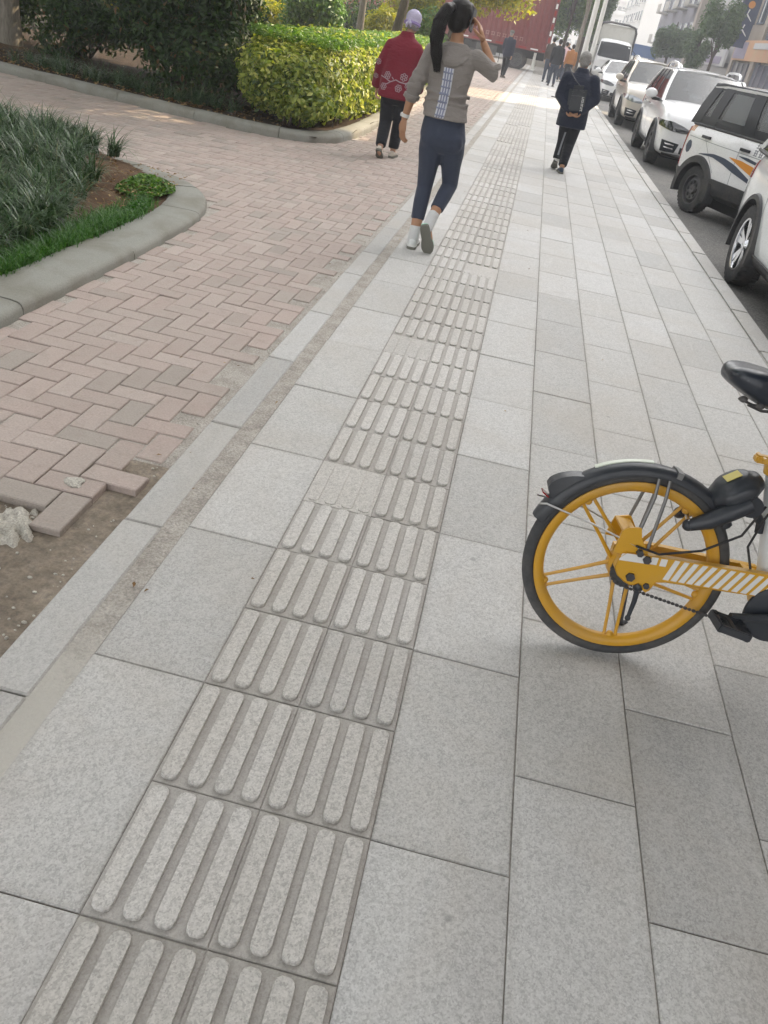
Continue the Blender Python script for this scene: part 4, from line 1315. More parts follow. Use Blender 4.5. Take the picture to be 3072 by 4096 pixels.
for q, (yy, zz) in enumerate(((60.2, .5), (64.6, .55))):
    fl = shrub('potted_flowers', ('red flowering plants in front of the blue shop front', 'pink flowering plants by the shop post')[q], (13.3, yy, zz), (.5, .9, .5), 900, .12, leafmat('petal%d' % q, [(0, (.05, .10, .03)), (.5, (.30, .03, .06)), (1, (.45, .08, .14))]), 90+q, blobs=6, cat='plants')
aw = MB(); aw.cbox((11.6, 118, 2.4), (4.2, 1.5, 1.3), .1)
tag(aw.build('market_awning', M['blue_canopy']), 'small blue awning far up the road beyond the light lorry', 'awning')

# poles
def pole(label, x, y, r, h, bracket):
    ro = empty('lamp_pole', (x, y, 0), label=label, cat='pole')
    mb = MB(); mb.tube([(0, 0, -.02), (0, 0, 1.0), (0, 0, h)], [r, r, r*.75], 16); mb.build('shaft', M['pole_white'], ro, smooth=True)
    mb = MB(); mb.lathe([(.01, 0), (r*1.9, 0), (r*1.9, .03), (r*1.25, .05), (r*1.25, .20), (.01, .20)], 16, 'z'); mb.build('base', M['pole_white'], ro, smooth=40)
    mb = MB(); mb.tube([(0, 0, h-.1), (bracket*.5, 0, h+.4), (bracket, 0, h+.5)], [.05, .045, .04], 8); mb.cbox((bracket*1.15, 0, h+.49), (.6, .22, .09), .03); mb.build('lamp_arm', M['pole_white'], ro)
    return ro
pole('left one of the two white poles at the pavement edge', 2.14, 43.2, .125, 8.5, 1.6)
pole('right one of the two white poles at the pavement edge', 2.30, 38.8, .095, 7.5, -1.2)

# ================================================================== VEHICLES
def bvh_of(me):
    return BVHTree.FromPolygons([v.co[:] for v in me.vertices], [p.vertices[:] for p in me.polygons])
def patch(mb, bvh, top, bot, axis, far, t=0.008, n=10, m=3, mi=0, back=.03):
    """a plate laid on a surface: top/bottom edges given in the 2-D projection, cast along axis ('x','y': sign by far)"""
    def lerp_line(L, s):
        seg = [math.hypot(b[0]-a[0], b[1]-a[1]) for a, b in zip(L, L[1:])]; tot = sum(seg) or 1; d = s*tot
        for (a, b), g in zip(zip(L, L[1:]), seg):
            if d <= g+1e-9: k = d/g if g else 0; return (a[0]+(b[0]-a[0])*k, a[1]+(b[1]-a[1])*k)
            d -= g
        return L[-1]
    hit = {}
    G = []
    for j in range(m+1):
        row = []
        for i in range(n+1):
            a = lerp_line(top, i/n); b = lerp_line(bot, i/n); k = j/m
            u, v = a[0]+(b[0]-a[0])*k, a[1]+(b[1]-a[1])*k
            sg = 1 if far > 0 else -1
            if axis == 'x': o = Vector((far, u, v)); d = Vector((-sg, 0, 0))
            elif axis == 'y': o = Vector((u, far, v)); d = Vector((0, -sg, 0))
            else: o = Vector((u, v, far)); d = Vector((0, 0, -sg))
            h = bvh.ray_cast(o, d)
            row.append((h[0], h[1] if h[0] is not None else None, o, d))
        G.append(row)
    base = len(mb.v)
    w = n+1
    last = None
    for layer in (t, -back):
        for row in G:
            for p, nn, o, d in row:
                if p is None: p = last[0] if last else o+d*abs(far)*.2; nn = last[1] if last else -d
                else:
                    if nn.dot(d) > 0: nn = -nn
                    last = (p, nn)
                q = p + nn*layer if layer > 0 else p + d*back
                mb.v.append(tuple(q))
    L2 = (m+1)*w
    for j in range(m):
        for i in range(n):
            a = base+j*w+i
            mb.f.append((a, a+1, a+w+1, a+w)); mb.m.append(mi)
            mb.f.append((a+L2, a+w+L2, a+w+1+L2, a+1+L2)); mb.m.append(mi)
    def side(a, b):
        mb.f.append((a, b, b+L2, a+L2)); mb.m.append(mi)
    for i in range(n):
        side(base+i, base+i+1); side(base+m*w+i+1, base+m*w+i)
    for j in range(m):
        side(base+(j+1)*w, base+j*w); side(base+j*w+n, base+(j+1)*w+n)
    return mb

def wheel(root, loc, r, w, rim_m, style, side):
    """wheel standing in the plane y=const; side=-1: its outer face looks to -y"""
    mb = MB()
    ri = r*.66
    prof = [(ri, -w*.42), (r*.86, -w*.5), (r*.97, -w*.44), (r, -w*.25), (r, w*.25), (r*.97, w*.44), (r*.86, w*.5), (ri, w*.42)]
    mb.lathe(prof, 36, 'y')
    for q in range(36):
        a = 2*math.pi*q/36
        for s_ in (-1, 1): mb.box(Vector((math.cos(a)*r*.995, s_*w*.30, math.sin(a)*r*.995)), (.012, w*.26, .022), 0, Matrix.Rotation(-a, 3, 'Y'))
    o = mb.build('wheel', M['rubber'], root, smooth=40); o.location = loc
    s = side
    rb = MB()
    rb.lathe([(ri*1.005, s*w*.44), (ri*.93, s*w*.42), (ri*.90, s*w*.10), (ri*.88, -s*w*.4), (ri*1.0, -s*w*.42)], 36, 'y', close_prof=False)
    y = s*w*.34
    if style == 'steel':
        rb.lathe([(0.012, y+s*.012), (r*.17, y+s*.010), (r*.22, y-s*.02), (r*.44, y+s*.004), (ri*.92, y-s*.03), (ri*.92, y-s*.05), (0.012, y-s*.05)], 30, 'y')
        for q in range(8):
            a = 2*math.pi*q/8; rb.ball((math.cos(a)*r*.36, y-s*.004, math.sin(a)*r*.36), (.026, .006, .026), 8, 1)
    else:
        rb.lathe([(0.01, y+s*.006), (r*.13, y+s*.002), (r*.16, y-s*.03), (.01, y-s*.05)], 24, 'y')
        ns = 5
        for q in range(ns):
            a = 2*math.pi*q/ns+.35
            for off in (-.10, .10):
                p0 = Vector((math.cos(a+off*1.6)*r*.13, y-s*.012, math.sin(a+off*1.6)*r*.13)); p1 = Vector((math.cos(a+off*2.0)*ri*.93, y+s*.006, math.sin(a+off*2.0)*ri*.93))
                d = (p1-p0).normalized(); nn = Vector((-d.z, 0, d.x))
                V = []
                for p, ww in ((p0, .020), (p1, .030)):
                    for yy in (0, -s*.05): V += [p+nn*ww+Vector((0, yy, 0)), p-nn*ww+Vector((0, yy, 0))]
                rb.add(V, [(0, 1, 5, 4), (2, 6, 7, 3), (0, 4, 6, 2), (1, 3, 7, 5), (0, 2, 3, 1), (4, 5, 7, 6)])
        rb.lathe([(.01, -s*w*.05), (ri*.85, -s*w*.05), (ri*.85, -s*w*.1), (.01, -s*w*.1)], 24, 'y', mi=1)
    rb.build('rim', [rim_m, M['underside']], o, smooth=35)
    return o

def car(name, label, loc, S, group=None):
    """front towards +x; rotated so that it faces the camera side of the street"""
    root = empty(name, loc, (0, 0, R(-90)+S.get('yaw', 0)), label=label, cat=S.get('cat', 'car'), group=group)
    W = S['w']/2
    # lower body
    rings = []
    for x, zb, zs, zt, kw, kt in S['body']:
        w = W*kw
        h = zs-zb
        half = [(0, zb), (w*.80, zb), (w*.955, zb+.05), (w*.985, zb+h*.30), (w, zb+h*.58), (w*.985, zs-h*.12), (w*.945, zs-.012), (w*kt, zs+(zt-zs)*.55), (w*kt*.55, zt-.004), (0, zt)]
        rings.append([(x, y, z) for y, z in half] + [(x, -y, z) for y, z in reversed(half[1:-1])])
    mb = MB(); mb.loft(rings)
    me = evaluated(mb.mesh('tmp'), [('SUBSURF', dict(levels=2, render_levels=2))])
    if S.get('arch'):
        cut = MB()
        for ax in S['axles']:
            for s in (-1, 1):
                cut.lathe([(.001, s*(W-.24)), (S['arch'], s*(W-.24)), (S['arch'], s*(W+.3)), (.001, s*(W+.3))], 40, 'y', (ax, 0, S['r']))
        cm = cut.mesh('cut', [M['underside']])
        co = bpy.data.objects.new('cut', cm); COL.objects.link(co)
        me.materials.append(M[S['paint']])
        me = evaluated(me, [('BOOLEAN', dict(operation='DIFFERENCE', object=co, solver='EXACT', material_mode='TRANSFER', use_self=False))])
        bpy.data.objects.remove(co)
    me.name = 'body'
    if not len(me.materials): me.materials.append(M[S['paint']])
    me.polygons.foreach_set('use_smooth', np.ones(len(me.polygons), dtype=bool)); me.set_sharp_from_angle(angle=R(35))
    body = link(bpy.data.objects.new('body', me), root)
    bv = bvh_of(me)
    # greenhouse
    G = S['green']   # xA cowl, xR rear base, xf roof front, xr roof rear, z belt, z roof, wb, wr, pillars [fractions]
    xA, xR, xf, xr, zb, zr, wb, wr = G['xA'], G['xR'], G['xf'], G['xr'], G['zb'], G['zr'], G['wb'], G['wr']
    def sidept(fr, k, s):      # fr 0 front..1 rear, k 0 belt..1 roof
        xb = xA+(xR-xA)*fr; xt = xf+(xr-xf)*fr
        zbb = zb + G.get('kick', 0)*fr**3
        bulge = .018*math.sin(math.pi*k)
        cw = wb - .07*(1-math.sin(math.pi*min(max(fr, .0), 1)*.5+.6))*.5
        return Vector((xb+(xt-xb)*k, s*(wb+(wr-wb)*k+bulge), zbb+(zr-zbb)*k))
    pil = G['pillars']
    pm = M[G.get('pillar_m', S['paint'])]; gm = M[G['glass']]
    for s in (-1, 1):
        for (fa, fb) in zip(pil, pil[1:]):
            mb = MB()
            N = 5
            g = []
            for j in range(N+1):
                k = .02+.95*j/N
                g.append([sidept(fa+.004, k, s), sidept((fa+fb)/2, k, s), sidept(fb-.004, k, s)])
            V = [p for row in g for p in row] + [p-Vector((0, s*.006, 0)) for row in g for p in row]
            F = []; o_ = len(V)//2
            for j in range(N):
                for i in range(2):
                    a = j*3+i; F += [(a, a+1, a+4, a+3), (a+o_, a+3+o_, a+4+o_, a+1+o_)]
            mb.add(V, F); mb.build('side_window', gm, root, smooth='all')
        for q, fp in enumerate(pil):
            wd = G['pw'][q]
            mb = MB(); rr = []
            for j in range(7):
                k = j/6*1.0
                c = sidept(fp, k, s)
                rr.append([c+Vector((wd/2, s*.008, 0)), c+Vector((wd/2, -s*.05, 0)), c+Vector((-wd/2, -s*.05, 0)), c+Vector((-wd/2, s*.008, 0))])
            mb.loft(rr)
            mb.build('pillar', pm if not (0 < q < len(pil)-1 and G.get('mid_m')) else M[G['mid_m']], root, smooth=30)
        # belt strip and roof rail frame
        if G.get('border'):
            for k0, k1 in ((-.02, G['border'][0]), (G['border'][1], 1.02)):
                mb = MB(); rr = []
                for i in range(13):
                    f_ = pil[0]+(pil[-1]-pil[0])*i/12
                    a, b = sidept(f_, k0, s), sidept(f_, k1, s)
                    rr.append([a+Vector((0, s*.005, 0)), b+Vector((0, s*.005, 0)), b-Vector((0, s*.04, 0)), a-Vector((0, s*.04, 0))])
                mb.loft(rr); mb.build('window_border', pm, root, smooth=30)
        mb = MB(); mb.tube([sidept(pil[0]+(pil[-1]-pil[0])*i/8, .0, s)+Vector((0, s*.004, 0)) for i in range(9)], .018, 6); mb.build('belt_trim', M['black_plastic'], root)
    def glasspane(nm, f, s0):
        mb = MB(); g = []
        for j in range(7):
            k = .02+.96*j/6
            a, b = sidept(f, k, 1), sidept(f, k, -1)
            row = []
            for i in range(9):
                t = i/8; p = a.lerp(b, t); p.x += s0*G.get('curve', .12)*(1-(2*t-1)**2)*(1-.35*k); row.append(p)
            g.append(row)
        V = [p for r_ in g for p in r_]; V += [p-Vector((s0*.008, 0, 0)) for p in V]
        o_ = 63; F = []
        for j in range(6):
            for i in range(8):
                a = j*9+i; F += [(a, a+1, a+10, a+9), (a+o_, a+9+o_, a+10+o_, a+1+o_)]
        mb.add(V, F); return mb.build(nm, M[G.get('ws', 'glass')], root, smooth='all')
    ws = glasspane('windscreen', pil[0], 1); glasspane('rear_window', pil[-1], -1)
    # roof
    rings = []
    for i in range(9):
        t = i/8
        x = xf+.03+(xr-.03-xf-.03)*t
        dz = .0 - .02*(2*t-1)**2 - (.02 if i in (0, 8) else 0)
        rg = []
        for j in range(13):
            u = 1-2*j/12
            rg.append((x+(.10 if t < .5 else -.06)*(1-u*u)*abs(2*t-1), u*(wr+.03), zr+dz+G.get('crown', .055)*(1-abs(u)**2.4)-.005))
        for j in range(13):
            u = -1+2*j/12
            rg.append((x+(.10 if t < .5 else -.06)*(1-u*u)*abs(2*t-1), u*(wr+.005), zr+dz-.055))
        rings.append(rg)
    mb = MB(); mb.loft(rings); mb.build('roof', M[G.get('roof_m', S['paint'])], root, smooth=50)
    # interior: dash, seats, wheel
    mb = MB(); mb.cbox((xA-.28, 0, zb+.01), (.42, wb*1.7, .10), .04); mb.build('dashboard', M['black_plastic'], root)
    for sx in G.get('seats', (.40, .68)):
        for s in (-1, 1):
            x = xA+(xR-xA)*sx
            mb = MB(); mb.cbox((x, s*wb*.48, zb+.02), (.14, .44, .36), .05, 0, Matrix.Rotation(R(-12), 3, 'Y')); mb.cbox((x-.07, s*wb*.48, zb+.30), (.10, .25, .17), .04)
            mb.build('seat', M['black_plastic'], root, smooth=50)
    mb = MB()
    pts = [(xA-.52+.06*math.sin(a), wb*.48+.18*math.cos(a), zb+.06+.17*math.sin(a)) for a in [2*math.pi*i/20 for i in range(21)]]
    mb.tube(pts, .014, 6, caps=False); mb.build('steering_wheel', M['black_plastic'], root)
    # wheels
    for ax in S['axles']:
        for s in (-1, 1):
            wheel(root, (ax, s*(W-.115), S['r']), S['r'], S.get('tw', .20), M[S['rim']], S['style'], s)
    # fittings on the body
    for nm, ax, top, bot, mm, t in S.get('patches', ()):
        far = 5 if ax[0] == '+' else -5
        mb = MB(); patch(mb, bv, top, bot, ax[1], far, t, n=14, m=4)
        mb.build(nm, M[mm], root, smooth=35)
    # wheel arch trims
    if S.get('arch_trim'):
        for ax in S['axles']:
            for s in (-1, 1):
                mb = MB(); q0, q1 = S['arch']-.012, S['arch']+S['arch_trim']
                yy = s*W*.985
                mb.lathe([(q0, yy-s*.10), (q0, yy+s*.030), (q1-.02, yy+s*.026), (q1, yy-s*.02), (q1, yy-s*.10)], 30, 'y', (ax, 0, S['r']), a0=-.22, a1=math.pi+.22)
                mb.build('arch_trim', M['black_plastic'], root, smooth=40)
    if S.get('mirror'):
        mx, mz = S['mirror']
        for s in (-1, 1):
            mb = MB(); mb.ball((mx, s*(wb+.20), mz), (.07, .115, .085), 14); o = mb.build('wing_mirror', M[S.get('mirror_m', S['paint'])], root, smooth='all')
            mb = MB(); mb.cbox((mx-.01, s*(wb+.06), mz-.085), (.09, .24, .05), .02); mb.build('mirror_foot', M['black_plastic'], o)
    if S.get('rails'):
        for s in (-1, 1):
            mb = MB(); x0, x1 = xf-.12, xr+.15; yr = s*(wr-.06)
            mb.tube([(x0, yr, zr+.0), (x0-.10, yr, zr+.085), (x0-.25, yr, zr+.105), ((x0+x1)/2, yr, zr+.115), (x1+.2, yr, zr+.10), (x1+.08, yr, zr+.075), (x1, yr, zr+.0)], [.03, .026, .022, .022, .022, .026, .03], 8)
            mb.build('roof_rail', M['alloy'], root, smooth=True)
    mb = MB(); mb.box(((S['axles'][0]+S['axles'][1])/2, 0, S['r']*.75), (S['body'][-1][0]-S['body'][0][0]-1.0 if S['body'][-1][0] > S['body'][0][0] else S['body'][0][0]-S['body'][-1][0]-1.0, W*1.45, .16)); mb.build('chassis', M['underside'], root)
    for f in S.get('extra', ()): f(root, bv)
    return root

def glyph_patch(bv, cx, cz, h, seed, far, pattern):
    pass

# --- small boxy white car with swoosh graphics (front to the camera)
# local x: front +; right side (y<0) looks to the pavement
W2 = .755
def extra_small(root, bv):
    # lettering block: two rows of small dark strokes
    mb = MB()
    q = random.Random(4)
    for row in range(2):
        for ch in range(4):
            x = -.19+.10*ch; z = 1.01-.085*row
            for k in range(3):
                patch(mb, bv, [(x, z+.03-.027*k), (x+.07, z+.03-.027*k)], [(x, z+.021-.027*k), (x+.07, z+.021-.027*k)], 'y', -5, .003, 2, 1, back=.004)
            for k in range(2):
                xx = x+.015+.035*k
                patch(mb, bv, [(xx, z+.035), (xx+.011, z+.035)], [(xx, z-.035), (xx+.011, z-.035)], 'y', -5, .0035, 1, 2, back=.004)
    mb.build('lettering', M['grey_print'], root)
    mb = MB(); mb.cbox((-1.62, .0, .36), (.10, 1.30, .16), .03); mb.build('rear_bumper', M['black_plastic'], root)
    # side sill cladding
SM = dict(
    w=1.51, yaw=R(24), paint='white_paint', r=.29, tw=.185, rim='steel_dark', style='steel', axles=(1.05, -1.20), arch=.345, arch_trim=.085, cat='car',
    body=[(1.62, .36, .56, .60, .80, .8), (1.60, .30, .72, .76, .90, .84), (1.45, .27, .86, .92, .97, .86), (1.0, .26, .97, 1.04, 1.0, .88), (.70, .26, 1.03, 1.09, 1.0, .88), (0, .26, 1.06, 1.08, 1.0, .9), (-.9, .26, 1.07, 1.09, 1.0, .9), (-1.45, .28, 1.07, 1.09, .99, .9), (-1.70, .32, 1.05, 1.08, .97, .9), (-1.76, .38, .96, 1.0, .93, .88)],
    green=dict(xA=.98, xR=-1.70, xf=.50, xr=-1.50, zb=1.05, zr=1.55, wb=.71, wr=.625, pillars=(0, .535, .84, .97), pw=(.10, .22, .19, .20), pillar_m='dark_gloss', glass='glass_clear', ws='glass', crown=.05, seats=(.36,), kick=0.0, border=(.22, .86)),
    mirror=(.72, 1.10), mirror_m='black_plastic',
    patches=[
        ('tail_light', '-y', [(-1.66, 1.0), (-1.75, .98)], [(-1.70, .52), (-1.77, .55)], 'red_lens', .010),
        ('sill_cladding', '-y', [(.72, .50), (-.88, .50)], [(.72, .28), (-.88, .28)], 'black_plastic', .022),
        ('sill_cladding', '+y', [(.72, .50), (-.88, .50)], [(.72, .28), (-.88, .28)], 'black_plastic', .022),
        ('rear_cladding', '-y', [(-1.52, .50), (-1.76, .50)], [(-1.52, .33), (-1.76, .36)], 'black_plastic', .02),
        ('charge_flap', '-y', [(-1.49, .775), (-1.515, .83), (-1.555, .85), (-1.595, .83), (-1.62, .775)], [(-1.49, .765), (-1.515, .71), (-1.555, .69), (-1.595, .71), (-1.62, .765)], 'navy_print', .004),
        ('swoosh', '-y', [(-1.26, .728), (-.95, .775), (-.70, .77), (-.45, .735), (-.10, .635)], [(-1.26, .722), (-.95, .735), (-.70, .700), (-.45, .645), (-.10, .59)], 'navy_print', .004),
        ('swoosh', '-y', [(-.60, .80), (-.35, .80), (-.05, .77)], [(-.60, .795), (-.35, .735), (-.08, .675)], 'orange_print', .004),
        ('swoosh', '-y', [(-.44, .845), (-.25, .85), (.02, .825)], [(-.44, .842), (-.25, .815), (.02, .795)], 'navy_print', .004),
        ('gold_dash', '-y', [(-1.54, 1.03), (-1.56, 1.03)], [(-1.57, .955), (-1.59, .955)], 'orange_print', .003), ('gold_dash', '-y', [(-1.58, 1.03), (-1.60, 1.03)], [(-1.61, .955), (-1.63, .955)], 'orange_print', .003), ('gold_dash', '-y', [(-1.62, 1.03), (-1.635, 1.03)], [(-1.645, .955), (-1.66, .955)], 'orange_print', .003),
        ('door_handle', '-y', [(-1.30, .945), (-1.12, .945)], [(-1.30, .912), (-1.12, .912)], 'dark_gloss', .028),
        ('door_handle', '-y', [(-.44, .935), (-.26, .935)], [(-.44, .902), (-.26, .902)], 'dark_gloss', .028),
        ('door_gap', '-y', [(-.46, 1.03), (-.468, 1.03)], [(-.46, .48), (-.468, .48)], 'grey_print', .002),
        ('door_gap', '-y', [(-1.36, 1.03), (-1.368, 1.03)], [(-.84, .56), (-.848, .56)], 'grey_print', .002),
        ('crease', '-y', [(-1.62, .90), (-1.0, .885), (.8, .87)], [(-1.62, .893), (-1.0, .878), (.8, .863)], 'grey_print', .0015),
        ('headlight', '+x', [(.72, .80), (.42, .78)], [(.72, .68), (.42, .66)], 'clear_lens', .012), ('headlight', '+x', [(-.72, .80), (-.42, .78)], [(-.72, .68), (-.42, .66)], 'clear_lens', .012),
        ('grille', '+x', [(.55, .52), (-.55, .52)], [(.55, .38), (-.55, .38)], 'black_plastic', .01),
    ],
    extra=[extra_small])
car('small_car', 'small boxy white car with orange and navy swooshes and black window pillars', (3.93, 10.46, -.12), SM)

# --- white crossover facing us
def lamp_pair(top, bot, m, nm, t=.012):
    return [(nm, '+x', top, bot, m, t), (nm, '+x', [(-a, b) for a, b in top], [(-a, b) for a, b in bot], m, t)]
SUVBODY = [(2.28, .40, .62, .66, .62, .8), (2.26, .26, .78, .82, .80, .84), (2.12, .22, .90, .96, .93, .86), (1.75, .22, .99, 1.06, .985, .88), (1.2, .23, 1.04, 1.12, 1.0, .88), (.85, .23, 1.06, 1.12, 1.0, .88), (0, .23, 1.07, 1.09, 1.0, .9), (-1.0, .23, 1.09, 1.11, 1.0, .9), (-1.8, .26, 1.10, 1.12, .98, .9), (-2.18, .32, 1.06, 1.10, .92, .88), (-2.28, .42, .92, .98, .85, .84)]
def suv(paint, r=.34, rim='alloy', style='alloy', lamp='dark_lens', trim=.055, rails=True, extra=(), glassm='glass_dark', grille='black'):
    d = dict(w=1.84, paint=paint, r=r, tw=.225, rim=rim, style=style, axles=(1.38, -1.30), arch=r+.055, arch_trim=trim, cat='car', body=SUVBODY,
        green=dict(xA=.98, xR=-2.02, xf=.12, xr=-1.62, zb=1.06, zr=1.60, wb=.865, wr=.67, pillars=(0, .36, .66, .88, 1.0), pw=(.10, .10, .10, .10, .14), mid_m='dark_gloss', glass=glassm, ws='glass', crown=.07, kick=.05, curve=.2),
        mirror=(.80, 1.14), rails=rails,
        patches=lamp_pair([(.90, .80), (.70, .80), (.52, .76), (.40, .72)], [(.88, .70), (.70, .655), (.52, .645), (.40, .655)], lamp, 'headlight') +
        lamp_pair([(.40, .735), (.30, .70), (.20, .60)], [(.36, .70), (.25, .655), (.155, .59)], 'chrome', 'chrome_blade', .018) +
        lamp_pair([(.80, .50), (.50, .47)], [(.78, .31), (.54, .32)], 'dark_gloss', 'fog_lamp_recess', .008) +
        lamp_pair([(.74, .46), (.58, .45)], [(.73, .44), (.58, .43)], 'chrome', 'fog_lamp', .02) + lamp_pair([(.74, .40), (.58, .39)], [(.73, .38), (.58, .37)], 'chrome', 'fog_lamp', .02) +
        [('grille', '+x', [(.33, .72), (0, .74), (-.33, .72)], [(.20, .58), (0, .56), (-.20, .58)], 'dark_gloss', .008),
         ('lower_grille', '+x', [(.46, .42), (0, .44), (-.46, .42)], [(.46, .32), (0, .31), (-.46, .32)], 'black_plastic', .008),
         ('number_plate', '+x', [(.22, .55), (-.22, .55)], [(.22, .42), (-.22, .42)], 'sign_navy', .022),
         ('lower_cladding', '+x', [(.86, .30), (0, .30), (-.86, .30)], [(.84, .235), (0, .225), (-.84, .235)], 'black_plastic', .02),
         ('sill_cladding', '-y', [(.96, .37), (-.88, .37)], [(.96, .24), (-.88, .24)], 'black_plastic', .02), ('sill_cladding', '+y', [(.96, .37), (-.88, .37)], [(.96, .24), (-.88, .24)], 'black_plastic', .02),
         ('door_handle', '-y', [(.02, .95), (-.20, .95)], [(.02, .92), (-.20, .92)], 'chrome', .03), ('door_handle', '-y', [(-.92, .96), (-1.14, .96)], [(-.92, .93), (-1.14, .93)], 'chrome', .03),
         ('door_gap', '-y', [(.86, 1.0), (.848, 1.0)], [(.90, .40), (.888, .40)], 'grey_print', .002), ('door_gap', '-y', [(-.12, 1.02), (-.132, 1.02)], [(-.12, .40), (-.132, .40)], 'grey_print', .002), ('door_gap', '-y', [(-1.02, 1.02), (-1.032, 1.02)], [(-.95, .60), (-.962, .60)], 'grey_print', .002),
         ('bonnet_gap', '+z', [(2.05, .60), (1.0, .74)], [(2.05, .588), (1.0, .728)], 'grey_print', .002), ('bonnet_gap', '+z', [(2.05, -.60), (1.0, -.74)], [(2.05, -.588), (1.0, -.728)], 'grey_print', .002),
         ('tail_light', '-y', [(-1.95, 1.02), (-2.2, .96)], [(-1.98, .86), (-2.24, .84)], 'red_lens', .01)], extra=list(extra))
    return d
car('white_suv', 'white crossover with roof rails and a dark headlight facing the camera', (3.66, 17.95, -.12), suv('white_paint', rim='steel_dark'))
car('beige_car', 'champagne beige car parked between the white crossover and the white saloon', (3.66, 26.2, -.12), suv('beige_paint', rim='steel_dark', lamp='clear_lens', trim=.03))
car('silver_suv', 'pale silver car at the right picture edge with a shiny alloy rear wheel', (3.54, 6.05, -.12), suv('silver_paint', r=.355, rim='chrome', trim=.05))
SED = suv('white_paint', r=.32, rim='alloy', lamp='dark_lens', trim=.0, rails=False)
SED['arch_trim'] = 0
SED['body'] = [(x, zb-.03, zs-.12*(1 if x > -.5 else .9), zt-.12, kw, kt) for x, zb, zs, zt, kw, kt in SUVBODY]
SED['green'] = dict(SED['green'], zb=.94, zr=1.40, xf=.0, xr=-1.35, xR=-2.0, wr=.62)
SED['mirror'] = (.78, 1.0)
SED['patches'] = [(a, b, [(p[0], p[1]-.08) for p in c], [(p[0], p[1]-.08) for p in d], e, f) for a, b, c, d, e, f in SED['patches'] if a not in ('lower_cladding', 'sill_cladding')]
car('white_saloon', 'white saloon parked in front of the light lorry', (3.72, 38.2, -.12), SED)

# --- light lorry
def lorry():
    root = empty('light_lorry', (3.95, 52.5, -.12), (0, 0, R(-90)), label='white light lorry with a dark framed box body behind the white saloon', cat='lorry')
    rings = []
    for x, zb, zt, w in ((2.9, .75, 1.30, .86), (2.95, .55, 1.35, .93), (2.80, .48, 1.45, .95), (2.35, .48, 2.16, .93), (2.15, .48, 2.28, .91), (1.5, .48, 2.32, .90), (1.15, .48, 2.28, .90)):
        h = [(0, zb), (w*.9, zb), (w, zb+.1), (w, zb+(zt-zb)*.5), (w*.96, zt-.10), (w*.86, zt), (0, zt+.02)]
        rings.append([(x, y, z) for y, z in h]+[(x, -y, z) for y, z in reversed(h[1:-1])])
    mb = MB(); mb.loft(rings)
    me = evaluated(mb.mesh('t'), [('SUBSURF', dict(levels=1, render_levels=1))]); me.materials.append(M['white_paint'])
    me.polygons.foreach_set('use_smooth', np.ones(len(me.polygons), dtype=bool))
    me.name = 'cab'; link(bpy.data.objects.new('cab', me), root); bv = bvh_of(me)
    for nm, ax, top, bot, mm, t in [('windscreen', '+x', [(.80, 2.10), (0, 2.14), (-.80, 2.10)], [(.86, 1.42), (0, 1.40), (-.86, 1.42)], 'dark_gloss', .012),
        ('side_window', '-y', [(2.25, 2.08), (1.35, 2.08)], [(2.50, 1.45), (1.35, 1.45)], 'dark_gloss', .01),
        ('headlight', '+x', [(.84, .95), (.55, .93)], [(.84, .78), (.55, .78)], 'clear_lens', .015), ('headlight', '+x', [(-.84, .95), (-.55, .93)], [(-.84, .78), (-.55, .78)], 'clear_lens', .015),
        ('grille', '+x', [(.5, .98), (-.5, .98)], [(.5, .84), (-.5, .84)], 'black_plastic', .012), ('bumper', '+x', [(.9, .70), (-.9, .70)], [(.9, .52), (-.9, .52)], 'offwhite', .04)]:
        mb = MB(); patch(mb, bv, top, bot, ax[1], 6 if ax[0] == '+' else -6, t, 10, 4); mb.build(nm, M[mm], root)
    mb = MB(); mb.cbox((-1.05, 0, 1.95), (4.1, 1.98, 2.05), .10); mb.build('box_body', M['pole_white'], root, smooth=40)
    mb = MB()
    out = [(-1.0, .95), (-1.0, 2.75), (-.88, 2.98), (-.5, 3.06), (.5, 3.06), (.88, 2.98), (1.0, 2.75), (1.0, .95)]
    mb.tube([(1.0, y, z) for y, z in out], .055, 6); mb.build('box_frame', M['steel_dark'], root)
    for s in (-1, 1):
        mb = MB(); mb.cbox((2.55, s*1.12, 1.62), (.08, .16, .34), .03); mb.tube([(2.45, s*.92, 1.95), (2.55, s*1.12, 1.8)], .015, 5); mb.build('wing_mirror', M['black_plastic'], root)
    for x in (2.0, -1.9):
        for s in (-1, 1): wheel(root, (x, s*.82, .36), .36, .2, M['steel_dark'], 'steel', s)
    mb = MB(); mb.box((-.4, 0, .62), (4.9, .8, .2)); mb.build('chassis', M['underside'], root)
lorry()

